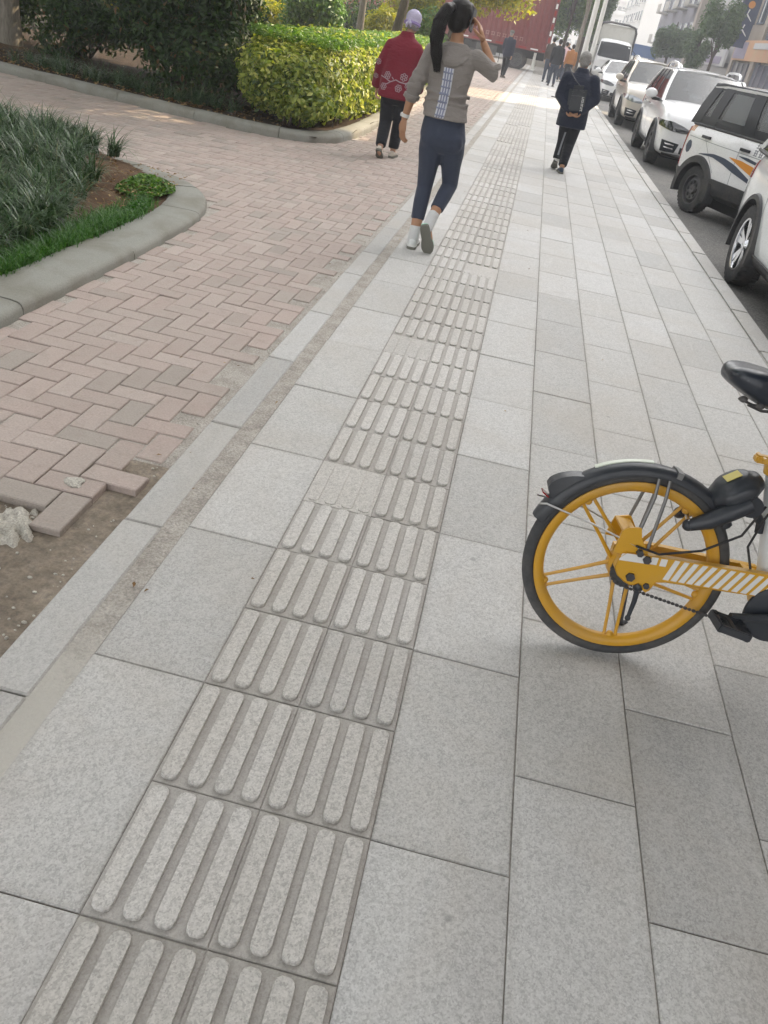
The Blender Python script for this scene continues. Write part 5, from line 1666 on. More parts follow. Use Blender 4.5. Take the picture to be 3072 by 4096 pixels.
# --- red container semi trailer across the side street
M['faded'] = mat('faded_lettering', (.34, .17, .16), .7)
def trailer():
    X0, X1, Y, z0, z1 = -11.6, .50, 48.2, .93, 3.72
    root = empty('container_trailer', (X0, Y, -.0), (0, 0, R(-1.0)), label='dark red corrugated container on a trailer standing across the end of the pavement', cat='trailer')
    L = X1-X0
    mb = MB()
    # corrugated long side
    pts = []; x = .16
    while x < L-.2:
        pts += [(x, 0), (x+.07, 0), (x+.11, .036), (x+.21, .036), (x+.25, 0)]; x += .28
    V = []; F = []
    for x, d in pts: V += [(x, d+.02, z0+.16), (x, d+.02, z1-.10)]
    for i in range(len(pts)-1): F.append((2*i, 2*i+2, 2*i+3, 2*i+1))
    mb.add(V, F)
    mb.box((L/2, 1.30, (z0+z1)/2), (L-.1, 2.3, z1-z0-.1))
    mb.build('container_wall', M['container'], root)
    fr = MB()
    fr.box((L/2, .05, z0+.08), (L, .14, .16)); fr.box((L/2, .05, z1-.05), (L, .12, .12)); fr.box((.08, .06, (z0+z1)/2), (.17, .16, z1-z0)); fr.box((L-.08, .06, (z0+z1)/2), (.17, .16, z1-z0)); fr.box((L-.08, 2.4, (z0+z1)/2), (.16, .16, z1-z0))
    fr.build('container_frame', M['container'], root)
    k = 0; x = L-9.6
    while x < L-.2:
        mb = MB(); mb.box((x+.2, -.027, z0+.09), (.40, .008, .06)); mb.build('reflective_tape', M['white'] if k % 2 == 0 else M['red_lens'], root); x += .62; k += 1
    z = z0+.2; k = 0
    while z < z1-.2:
        mb = MB(); mb.box((L-.08, -.027, z+.11), (.10, .008, .22)); mb.build('reflective_tape', M['white'] if k % 2 == 0 else M['red_lens'], root); z += .30; k += 1
    mb = MB()
    q = random.Random(3)
    x = L-3.3
    for i in range(7):
        mb.box((x, -.001, z0+.50), (.20, .012, .03)); mb.box((x-.06, -.001, z0+.42), (.03, .012, .17)); mb.box((x+.07, -.001, z0+.42), (.03, .012, .17)); mb.box((x, -.001, z0+.38), (.16, .012, .025)); x += .30
    mb.build('lettering', M['faded'], root)
    mb = MB(); mb.box((L/2, .95, z0-.20), (L-.3, .18, .36)); mb.box((L/2, 1.75, z0-.20), (L-.3, .18, .36)); mb.box((L/2-.5, .20, z0-.24), (L-3.2, .12, .30)); mb.build('chassis', M['underside'], root)
    mb = MB(); mb.box((L-3.2, .16, .62), (1.1, .3, .42)); mb.build('tool_box', M['steel_dark'], root)
    for x in (L-1.55, L-4.3, L-5.6, L-6.9):
        for y in (.30, 2.2): wheel(root, (x, y, .40), .50, .28, M['steel_dark'], 'steel', -1 if y < 1 else 1)
    for s in (.32, 2.1):
        mb = MB(); mb.box((L-.62, s, .50), (.14, .14, .75)); mb.box((L-.62, s, .12), (.30, .26, .04)); mb.build('landing_leg', M['pole_white'], root)
    mb = MB(); mb.box((L-2.45, .12, .42), (.03, .10, .62)); mb.build('mud_flap', M['underside'], root)
trailer()
# ================================================================== BICYCLE
def bicycle():
    root = empty('bicycle', (1.036, 1.155, 0.004), label='yellow and white hire bicycle leaning on its stand at the right picture edge', cat='bicycle')
    root.matrix_world = Matrix.Translation((1.036, 1.155, .004)) @ Matrix.Rotation(.0855, 4, 'Z') @ Matrix.Rotation(-.155, 4, 'X')
    Rr, hz = .292, .292
    def wheel_b(name, x, rear=True):
        mb = MB()
        n = 10
        prof = [(.274+.0195*math.cos(a)*.92, .021*math.sin(a)) for a in [2*math.pi*i/12 for i in range(12)]]
        mb.lathe(prof, 72, 'y')
        o = mb.build(name, M['bike_rubber'], root, smooth=45); o.location = (x, 0, hz)
        rb = MB()
        rb.lathe([(.260, -.017), (.262, .0), (.260, .017), (.252, .020), (.240, .017), (.231, .009), (.229, 0), (.231, -.009), (.240, -.017), (.252, -.020)], 72, 'y')
        for ang in (132, 204, 276, 348, 60):
            a = R(ang)
            d = Vector((math.cos(a), 0, math.sin(a))); nn = Vector((-d.z, 0, d.x))
            for s in (-1, 1):
                rb.tube([d*.038+nn*s*.022+Vector((0, 0, 0)), d*.12+nn*s*.0185, d*.225+nn*s*.0165, d*.236+nn*s*.021], [.0062, .0052, .0050, .0075], 8)
            rb.ball(d*.230, (.012, .011, .012), 8)
        rb.lathe([(.01, -.030), (.046, -.030), (.050, -.022), (.050, .022), (.046, .030), (.01, .030)], 32, 'y')
        rb.build('rim', M['rim_yellow'], o, smooth=40)
        hb_ = MB(); hb_.lathe([(.004, -.058), (.018, -.058), (.020, -.036), (.040, -.034), (.040, .034), (.020, .036), (.018, .058), (.004, .058)], 24, 'y')
        hb_.build('hub', M['steel_dark'], o, smooth=35)
        return o
    wr = wheel_b('wheel', 0)
    wf = wheel_b('wheel', 1.02)
    # sprocket, chain, tensioner
    mb = MB(); mb.lathe([(.02, -.040), (.044, -.040), (.044, -.044), (.02, -.044)], 24, 'y', (0, 0, hz))
    for q in range(18):
        a = 2*math.pi*q/18; mb.box((math.cos(a)*.046, -.042, hz+math.sin(a)*.046), (.007, .004, .005), 0, Matrix.Rotation(-a, 3, 'Y'))
    mb.build('sprocket', M['steel_dark'], root)
    mb = MB()
    def chain_run(p, q_, y):
        p, q_ = Vector((p[0], y, p[1])), Vector((q_[0], y, q_[1])); n = int((q_-p).length/.0125); d = (q_-p)
        ang = -math.atan2(d.z, d.x)
        for i in range(n):
            c = p+d*(i+.5)/n
            mb.cbox(c, (.011, .006 if i % 2 else .0085, .0085), .002, 0, Matrix.Rotation(ang, 3, 'Y'))
    chain_run((-.030, .262), (.005, .246), -.043); chain_run((.005, .246), (.30, .200), -.046); chain_run((.30, .200), (.40, .190), -.046)
    for q in range(9):
        a = R(150+q*14); c = (math.cos(a)*.045, -.043, hz+math.sin(a)*.045)
        mb.cbox(c, (.011, .006 if q % 2 else .0085, .0085), .002, 0, Matrix.Rotation(-a+math.pi/2, 3, 'Y'))
    mb.build('chain', M['steel_dark'], root)
    mb = MB(); mb.tube([(.035, -.062, .268), (.040, -.060, .215), (.036, -.064, .160)], [.009, .0075, .006], 8); mb.ball((.036, -.064, .160), .009, 8); mb.ball((.036, -.062, .262), (.016, .012, .016), 10)
    mb.build('chain_tensioner', M['bike_black'], root, smooth=50)
    # chain case (near side stay) and far stay
    out = [(-.030, .361), (.03, .366), (.20, .372), (.40, .379), (.42, .31), (.30, .305), (.10, .296), (.074, .290), (.064, .262), (.056, .254), (.047, .258), (.040, .272), (.028, .278), (.018, .270), (.005, .268), (-.015, .276), (-.036, .290), (-.050, .312), (-.046, .342)]
    mb = MB(); mb.prism([(x, z) for x, z in out], -.052, -.072, 0, .003, 'y'); cc = mb.build('chain_case', M['bike_yellow'], root, smooth=30)
    mb = MB(); mb.prism([(-.040, .356), (-.028, .360), (.032, .362), (.034, .340), (-.044, .336)], -.0715, -.0735, axis='y')
    for x in (.042, .068):
        mb.prism([(x, .363), (x+.018, .364), (x+.018, .342), (x, .341)], -.0715, -.0735, axis='y')
    x = .092; i = 0
    while x < .385:
        h0 = .336-.022*min(1, i/4)-.008; t0 = .366+.004*i/12
        lo = .303+.0006*i
        mb.prism([(x+.014, t0), (x+.028, t0), (x+.014-.004*min(i, 4), lo), (x-.002-.004*min(i, 4), lo)], -.0715, -.0735, axis='y')
        x += .0262; i += 1
    mb.build('zebra_stripes', M['white'], cc)
    mb = MB(); mb.loft([[(x, y0, z0) for (x, y0, z0) in ((xx, .050, zz-.020), (xx, .072, zz-.020), (xx, .072, zz+.020), (xx, .050, zz+.020))] for xx, zz in ((-.03, .310), (.06, .330), (.39, .325), (.44, .30))])
    mb.loft([[(xx, -.045, zz-.012), (xx, -.052, zz+.014), (xx, .05, zz+.014), (xx, .05, zz-.012)] for xx, zz in ((.335, .335), (.44, .315))])
    mb.build('chain_stay', M['bike_yellow'], root, smooth=30)
    mb = MB(); mb.prism([(-.062, .352), (-.057, .418), (-.040, .432), (-.008, .437), (.002, .405), (.030, .372), (.030, .352)], -.056, -.064, axis='y')
    mb.prism([(-.062, .352), (-.05, .412), (-.008, .425), (.030, .372), (.030, .352)], .056, .064, axis='y'); mb.box((-.03, 0, .412), (.04, .118, .006))
    mb.build('axle_bracket', M['bike_yellow'], root)
    mb = MB()
    for x, z, r_ in ((0.006, .367, .010), (.030, .352, .012), (.001, .292, .013), (.052, .274, .009)):
        mb.lathe([(.001, -.080), (r_, -.080), (r_*1.05, -.066), (.001, -.066)], 6, 'y', (x, 0, z))
    mb.build('bolts', M['steel_dark'], root)
    # mudguard
    mb = MB()
    rings = []
    for i in range(33):
        a = R(161 - (161-38)*i/32)
        ro = .3125
        d = Vector((math.cos(a), 0, math.sin(a)))
        w = .031 if i > 0 else .028
        rg = []
        for yy, rr in ((-w, .283), (-w, .297), (-w*.72, ro-.004), (0, ro), (w*.72, ro-.004), (w, .297), (w, .283), (w-.003, .283), (w-.003, .296), (w*.7, ro-.008), (0, ro-.004), (-w*.7, ro-.008), (-w+.003, .296), (-w+.003, .283)):
            rg.append(d*rr+Vector((0, yy, hz)))
        rings.append(rg)
    mb.loft(rings); mg = mb.build('mudguard', M['bike_black'], root, smooth=45)
    def arc_band(name, a0, a1, r0, r1, w, m, par, n=14, off=0):
        b = MB(); rg = []
        for i in range(n+1):
            a = R(a0+(a1-a0)*i/n); d = Vector((math.cos(a), 0, math.sin(a)))
            rg.append([d*r0+Vector((0, off-w, hz)), d*r1+Vector((0, off-w*.95, hz)), d*(r1+.002)+Vector((0, off, hz)), d*r1+Vector((0, off+w*.95, hz)), d*r0+Vector((0, off+w, hz))])
        b.loft(rg); return b.build(name, m, par, smooth=40)
    arc_band('reflector_strip', 121, 92, .3105, .3150, .0105, M['greenish'], mg, 14, .012)
    arc_band('tape_band', 80.5, 77.5, .296, .3138, .0320, M['rod_grey'], mg, 3)
    b = MB(); rg = []
    for i in range(9):
        a = R(147-12*i/8*1.6); d = Vector((math.cos(a), 0, math.sin(a))); h = (.012, .034, .038, .036, .032, .026, .020, .012, .004)[i]
        rg.append([d*.306+Vector((0, -.026, hz)), d*(.306+h)+Vector((0, -.022, hz)), d*(.306+h)+Vector((0, .022, hz)), d*.306+Vector((0, .026, hz))])
    b.loft(rg); b.build('rear_reflector', M['bike_black'], mg, smooth=30)
    b = MB(); a = R(148.5); d = Vector((math.cos(a), 0, math.sin(a))); b.cbox(d*.325+Vector((0, 0, hz)), (.004, .034, .024), .001, 0, Matrix.Rotation(-a+math.pi/2, 3, 'Y')); b.build('red_reflector', M['red_lens'], mg)
    b = MB()
    b.tube([(-.290, -.034, .440), (-.276, -.052, .450), (-.14, -.058, .420), (-.002, -.062, .380), (.006, -.066, .368)], .0028, 6); b.build('mudguard_stay', M['steel'], mg)
    b = MB(); b.tube([(-.290, .034, .440), (-.14, .058, .420), (.0, .062, .37)], .0028, 6); b.build('mudguard_stay', M['steel'], mg)
    b = MB()
    for x0, z0, x1, z1 in ((.034, .575, .028, .378), (.004, .575, -.010, .425)):
        b.tube([(x0, -.034, z0), (x0, -.047, z0-.05), (x1, -.058, z1)], .0048, 6)
        b.tube([(x0, .034, z0), (x0, .047, z0-.05), (x1, .058, z1)], .0048, 6)
    b.build('support_rods', M['rod_grey'], mg)
    # horseshoe lock
    rot = Matrix.Rotation(R(33), 3, 'Y')
    rot = Matrix.Rotation(R(-38), 3, 'Y')
    lk = MB(); lk.cbox((.224, 0, .578), (.150, .140, .094), .022, 0, rot)
    me = evaluated(lk.mesh('t'), [('SUBSURF', dict(levels=2, render_levels=2))], name='wheel_lock')
    me.polygons.foreach_set('use_smooth', np.ones(len(me.polygons), dtype=bool))
    lo_ = mesh_obj('wheel_lock', me, M['bike_black'], root)
    b = MB(); b.tube([(.262, -.055, .552), (.262, .055, .552)], .030, 14); b.build('lock_barrel', M['bike_black'], lo_, smooth=True)
    for s in (-1, 1):
        b = MB()
        b.tube([(.255, s*.050, .560), (.215, s*.052, .530), (.165, s*.050, .490), (.120, s*.046, .466)], [.026, .026, .024, .017], 10); b.ball((.117, s*.045, .465), .017, 10); b.build('lock_arm', M['bike_black'], lo_, smooth=True)
    b = MB(); b.tube([(.118, -.046, .474), (.112, -.044, .480)], .006, 8); b.tube([(.110, -.046, .466), (.118, -.030, .474), (.122, 0, .478)], .006, 8); b.build('lock_bolt', M['steel'], lo_)
    b = MB(); c = Vector((.222, 0, .578))+rot @ Vector((.005, -.012, .0445)); b.box(c, (.042, .040, .002), 0, rot); b.build('sticker', M['sticker'], lo_)
    b = MB(); b.tube([(.29, -.02, .53), (.315, -.02, .505), (.32, -.02, .475)], [.012, .013, .012], 8); b.build('brake_arm', M['bike_black'], root, smooth=True)
    mb = MB(); mb.tube([(.30, -.045, .56), (.26, -.060, .47), (.17, -.062, .405), (.06, -.066, .372), (-.01, -.070, .385)], .0035, 6); mb.tube([(.34, -.04, .60), (.305, -.055, .53), (.29, -.055, .44), (.33, -.05, .36)], .0035, 6); mb.build('brake_cable', M['rubber'], root, smooth=True)
    # frame
    fr = MB()
    fr.tube([(.432, 0, .27), (.405, 0, .37), (.365, 0, .505), (.325, 0, .640)], [.040, .039, .037, .035], 20)
    fr.tube([(.445, 0, .30), (.70, 0, .42), (.93, 0, .66)], [.042, .040, .036], 16)
    fr.tube([(.905, 0, .62), (.88, 0, .80)], [.030, .030], 14)
    fr.build('frame', M['bike_white'], root, smooth=50)
    mb = MB(); mb.lathe([(.01, -.055), (.046, -.055), (.050, -.03), (.050, .03), (.046, .055), (.01, .055)], 24, 'y', (.440, 0, .262)); mb.tube([(.37, 0, .325), (.44, 0, .30)], [.04, .05], 12); mb.build('bottom_bracket', M['bike_yellow'], root, smooth=40)
    mb = MB(); mb.tube([(.323, 0, .648), (.312, 0, .684)], [.042, .040], 16); mb.cbox((.268, 0, .675), (.05, .03, .022), .005); mb.tube([(.262, -.03, .678), (.262, .03, .678)], .007, 8); mb.build('seat_clamp', M['bike_yellow'], root, smooth=40)
    mb = MB(); mb.tube([(.316, 0, .67), (.262, 0, .852)], .0155, 14); mb.build('seat_post', M['steel'], root, smooth=True)
    # saddle: rear at x=.065, nose at x=.345
    rings = []
    for x, w, zt, zb in ((.062, .030, .892, .874), (.070, .058, .902, .862), (.088, .078, .911, .852), (.118, .087, .914, .836), (.155, .085, .912, .820), (.195, .072, .908, .808), (.24, .052, .905, .805), (.29, .037, .903, .818), (.335, .028, .899, .836), (.362, .019, .893, .852), (.372, .008, .887, .868)):
        x += .026
        rg = []
        for j in range(20):
            a = 2*math.pi*j/20; ca, sa = math.cos(a), math.sin(a)
            zm = (zt+zb)/2; hh = (zt-zb)/2
            dip = .006*max(0, 1-abs(ca)*3)*(sa > 0)
            rg.append((x, w*math.copysign(abs(ca)**.55, ca), zm+hh*math.copysign(abs(sa)**.65, sa)-dip))
        rings.append(rg)
    mb = MB(); mb.loft(rings)
    me = evaluated(mb.mesh('t'), [('SUBSURF', dict(levels=1, render_levels=1))], name='saddle')
    me.polygons.foreach_set('use_smooth', np.ones(len(me.polygons), dtype=bool))
    sd = mesh_obj('saddle', me, M['saddle'], root)
    b = MB()
    for s in (-1, 1):
        b.tube([(.16, s*.035, .816), (.20, s*.03, .806), (.28, s*.022, .812), (.34, s*.014, .85)], .004, 6)
    for x in (.10, .15, .20):
        b.ball((x+.03, -.068+.10*(x-.1), .834-.20*(x-.1)), (.012, .009, .009), 8)
    b.build('saddle_rails', M['steel_dark'], sd)
    # cranks, pedals, guard
    mb = MB(); mb.lathe([(.01, -.080), (.060, -.082), (.086, -.076), (.088, -.070), (.01, -.068)], 40, 'y', (.425, 0, .262)); mb.build('chain_guard', M['bike_black'], root, smooth=40)
    mb = MB(); mb.tube([(.430, -.095, .262), (.36, -.105, .255), (.290, -.112, .248)], [.015, .012, .013], 8); mb.build('crank', M['bike_black'], root, smooth=True)
    mb = MB(); mb.tube([(.430, .095, .262), (.56, .112, .275)], [.015, .012], 8); mb.build('crank', M['bike_black'], root, smooth=True)
    def pedal(x, y, z, s):
        b = MB(); rt = Matrix.Rotation(R(10), 3, 'Y')
        def bx(o, d): b.cbox(Vector((x, y, z))+rt @ Vector(o), d, .003, 0, rt)
        bx((-.040, 0, 0), (.014, .086, .026)); bx((.040, 0, 0), (.014, .086, .026)); bx((0, -.040, 0), (.094, .012, .022)); bx((0, .040, 0), (.094, .012, .022)); bx((0, 0, 0), (.020, .09, .018))
        for t in (-.03, -.015, .015, .03):
            for e in (-.040, .040): bx((e, t, .014), (.014, .006, .006))
        b.build('pedal', M['bike_black'], root)
    pedal(.272, -.162, .246, -1); pedal(.57, .165, .277, 1)
    # stand on the far side
    mb = MB(); mb.tube([(.03, .075, .30), (.06, .10, .20), (.10, .155, .024)], [.010, .009, .009], 8); mb.tube([(.10, .155, .026), (.125, .175, .020)], [.011, .009], 8); mb.build('kickstand', M['bike_black'], root, smooth=True)
    # front end (beyond the picture edge)
    mb = MB()
    for s in (-1, 1): mb.tube([(.925, s*.03, .60), (.96, s*.05, .54), (1.02, s*.055, .30)], [.016, .015, .011], 10)
    mb.tube([(.925, -.04, .60), (.925, .04, .60)], .018, 10); mb.build('fork', M['bike_yellow'], root, smooth=True)
    mb = MB(); mb.tube([(.885, 0, .78), (.865, 0, .98)], .016, 10); mb.tube([(.80, -.30, 1.02), (.84, -.22, 1.03), (.87, -.08, .98), (.87, .08, .98), (.84, .22, 1.03), (.80, .30, 1.02)], .012, 10); mb.build('handlebar', M['bike_black'], root, smooth=True)
    for s in (-1, 1):
        mb = MB(); mb.tube([(.745, s*.345, 1.01), (.82, s*.27, 1.025)], .017, 10); mb.build('grip', M['rubber'], root, smooth=True)
    mb = MB()
    for i in range(5):
        z = .72+.055*i; w = .13+.012*i
        mb.tube([(.97, -w, z), (1.20+.01*i, -w, z), (1.20+.01*i, w, z), (.97, w, z), (.97, -w, z)], .0045, 6)
    for i in range(7):
        y_ = -.13+.26*i/6
        mb.tube([(1.20, y_, .72), (1.24, y_*1.35, .94)], .0035, 5); mb.tube([(.97, y_, .72), (.97, y_*1.35, .94)], .0035, 5); mb.tube([(.97, y_, .72), (1.20, y_, .72)], .0035, 5)
    mb.build('basket', M['bike_black'], root)
bicycle()
# ================================================================== PEOPLE
def hand_mb(mb, wrist, direc, palm, s=1.0, curl=.5, side=1, thumb=.6, spread=.12, curls=None):
    """palm and five fingers; direc = towards the fingertips, palm = way the palm looks"""
    d = Vector(direc).normalized(); p = Vector(palm); p = (p-d*p.dot(d)).normalized(); b = d.cross(p)*side
    w = Vector(wrist)
    L = .092*s
    rings = []
    for t, hw, ht in ((-.010, .024, .019), (.25, .031, .017), (.65, .038, .0145), (1.0, .036, .011)):
        c = w+d*L*t
        rings.append([c+b*hw*s*math.cos(a)+p*ht*s*math.sin(a) for a in [2*math.pi*j/12 for j in range(12)]])
    mb.loft(rings)
    for i, (o, ln, rr) in enumerate(((.027, .071, .0088), (.009, .079, .0092), (-.010, .073, .0088), (-.027, .058, .0078))):
        base = w+d*L*.93+b*o*s
        dirn = (d+b*(o/.027)*spread).normalized()
        cu = (curls[i] if curls else curl)
        pts = [base]; ang = cu*.35
        x = base
        for seg, fr in enumerate((.45, .30, .25)):
            v = dirn*math.cos(ang)+p*math.sin(ang); x = x+v*ln*s*fr; pts.append(x); ang += cu*.85
        mb.limb(pts, [rr*s, rr*s*.97, rr*s*.9, rr*s*.78], 8)
    base = w+d*L*.22+b*.026*s
    v1 = (d*.65+b*.75+p*.35*thumb).normalized(); v2 = (d*.9+b*.35+p*.5*thumb).normalized(); v3 = (d*.95+b*.05+p*.6*thumb).normalized()
    mb.limb([base, base+v1*.034*s, base+v1*.034*s+v2*.030*s, base+v1*.034*s+v2*.030*s+v3*.026*s], [.0135*s, .0118*s, .0102*s, .0085*s], 8)
    return mb

def head_mb(mb, c, s=1.0, yaw=0.0, tilt=0.0):
    """skull, jaw, nose, ears, chin; face looks to +y before yaw"""
    Rm = Matrix.Rotation(yaw, 3, 'Z') @ Matrix.Rotation(tilt, 3, 'X')
    c = Vector(c)
    def P(x, y, z): return c+Rm @ Vector((x*s, y*s, z*s))
    mb.ball(P(0, -.008, .022), (.074*s, .092*s, .090*s), 18, 0, Rm)
    mb.ball(P(0, .030, -.035), (.058*s, .062*s, .078*s), 16, 0, Rm)
    mb.ball(P(0, .064, -.088), (.026*s, .022*s, .020*s), 10, 0, Rm)
    mb.limb([P(0, .082, .012), P(0, .098, -.018), P(0, .104, -.030)], [.009*s, .011*s, .014*s], 8)
    for k in (-1, 1):
        mb.ball(P(k*.076, -.006, -.008), (.010*s, .019*s, .031*s), 10, 0, Rm)
        mb.ball(P(k*.036, .060, -.020), (.020*s, .018*s, .018*s), 8, 0, Rm)
        mb.limb([P(k*.014, .086, .022), P(k*.046, .074, .022)], [.009*s, .007*s], 6)
    return P, Rm
def face_parts(P, Rm, s, parent):
    for k in (-1, 1):
        b = MB(); b.ball(P(k*.030, .079, .004), (.013*s, .008*s, .007*s), 10, 0, Rm); b.build('eye', M['eye'], parent, smooth='all')
    b = MB(); b.limb([P(-.022, .085, -.058), P(0, .092, -.057), P(.022, .085, -.058)], [.005*s, .008*s, .005*s], 8); b.build('mouth', M['lip'], parent, smooth='all')

def person(label, loc, J, V, cat='person', group=None):
    """J: joints relative to loc; V: looks"""
    root = empty('person', loc, label=label, cat=cat, group=group)
    vx = V.get('vox', .011)
    s = V.get('hs', 1.0)
    B = MB()
    for q in J['torso']: pass
    B.ell([tuple(q) for q in J['torso']], 24)
    hc = J['head']
    nb = J['neck']
    B.limb([nb, (nb[0]*.5+hc[0]*.5, nb[1]*.5+hc[1]*.5-.006, nb[2]*.45+hc[2]*.55-.03)], [.050*s, .048*s], 14)
    P, Rm = head_mb(B, hc, s, V.get('yaw', 0), V.get('tilt', 0))
    ar, lr = V.get('arm', (.042, .036, .030, .024)), V.get('leg', (.082, .056, .052, .034))
    for k in ('L', 'R'):
        a = J['arm'+k]
        mid = (Vector(a[1])*.72+Vector(a[2])*.28)
        B.limb([a[0], a[1], mid, a[2]], [ar[0], ar[1], ar[1]*.98, ar[3]], 12)
        l = J['leg'+k]
        calf = Vector(l[1])*.68+Vector(l[2])*.32+Vector((0, -.012, 0))
        th = Vector(l[0])*.5+Vector(l[1])*.5
        B.limb([l[0], th, l[1], calf, l[2]], [lr[0], lr[0]*.86, lr[1], lr[2], lr[3]], 14)
        f = J['foot'+k]
        B.limb([f[0], (Vector(f[0])+Vector(f[1]))*.5, f[1]], [.032, .034, .028], 10)
        B.limb([l[2], f[0]], [lr[3], .033], 10)
    me = fig_mesh(B, vx, V.get('sm', 5))
    H = MB()
    for k, sd in (('L', -1), ('R', 1)):
        h = J.get('hand'+k)
        if h: hand_mb(H, h['w'], h['d'], h['p'], s*1.04, h.get('c', .5), h.get('side', sd), h.get('t', .6), h.get('sp', .1), h.get('cs'))
    if H.v: join_meshes(me, H)
    body = mesh_obj('body', me, M[V.get('skin', 'skin')], root)
    face_parts(P, Rm, s, root)
    return root, body, P, Rm

def garment(name, root, build, m, vox=.011, sm=4, fac=.5):
    B = MB(); build(B)
    me = fig_mesh(B, vox, sm, fac, name)
    return mesh_obj(name, me, m, root)
def shoe(root, heel, toe, up, m, sole_m, w=.042, name='shoe', h=.062, sole_t=.022, extra=None):
    """shoe from heel to toe; up = direction of the ankle"""
    heel, toe, up = Vector(heel), Vector(toe), Vector(up)
    d = (toe-heel).normalized(); up = (up-d*up.dot(d)).normalized(); b = d.cross(up)
    L = (toe-heel).length
    def sect(t, ww, hh):
        c = heel+d*L*t
        o = []
        for j in range(16):
            a = 2*math.pi*j/16
            o.append(c+b*ww*math.cos(a)+up*(hh*.5+hh*.5*math.copysign(abs(math.sin(a))**.8, math.sin(a))+sole_t*.6))
        return o
    mb = MB(); mb.loft([sect(t, w*a, h*c) for t, a, c in ((0.0, .45, .8), (.05, .68, 1.02), (.18, .76, 1.12), (.34, .76, 1.08), (.50, .86, .88), (.70, 1.0, .66), (.86, .92, .52), (.96, .66, .42), (1.0, .35, .30))])
    me = evaluated(mb.mesh('t'), [('SUBSURF', dict(levels=1, render_levels=1))], name=name)
    me.polygons.foreach_set('use_smooth', np.ones(len(me.polygons), dtype=bool))
    so = mesh_obj(name, me, m, root)
    mb = MB()
    def srow(off):
        o = []
        for t, ww in ((-.03, .42), (.0, .66), (.08, .80), (.25, .82), (.45, .78), (.65, 1.02), (.8, 1.04), (.93, .82), (1.0, .5), (1.03, .2)):
            o.append((t, ww))
        pts = [heel+d*L*t+b*w*1.06*ww+up*off for t, ww in o]+[heel+d*L*t-b*w*1.06*ww+up*off for t, ww in reversed(o)]
        return pts
    mb.loft([srow(0), srow(sole_t)]); sl = mb.build('sole', M[sole_m], so, smooth=40)
    if extra:
        mb = MB(); mb.loft([srow(sole_t*.95), [p+(heel+d*L*.5-p)*.02 for p in srow(sole_t*1.75)]]); mb.build('midsole', M[extra], so, smooth=40)
    return so
def sm_patch(name, parent, me, top, bot, m, t=.004, n=12, mm=3, axis='y', far=-3, back=.006):
    mb = MB(); patch(mb, bvh_of(me), top, bot, axis, far, t, n, mm, back=back)
    return mb.build(name, m, parent, smooth='all')

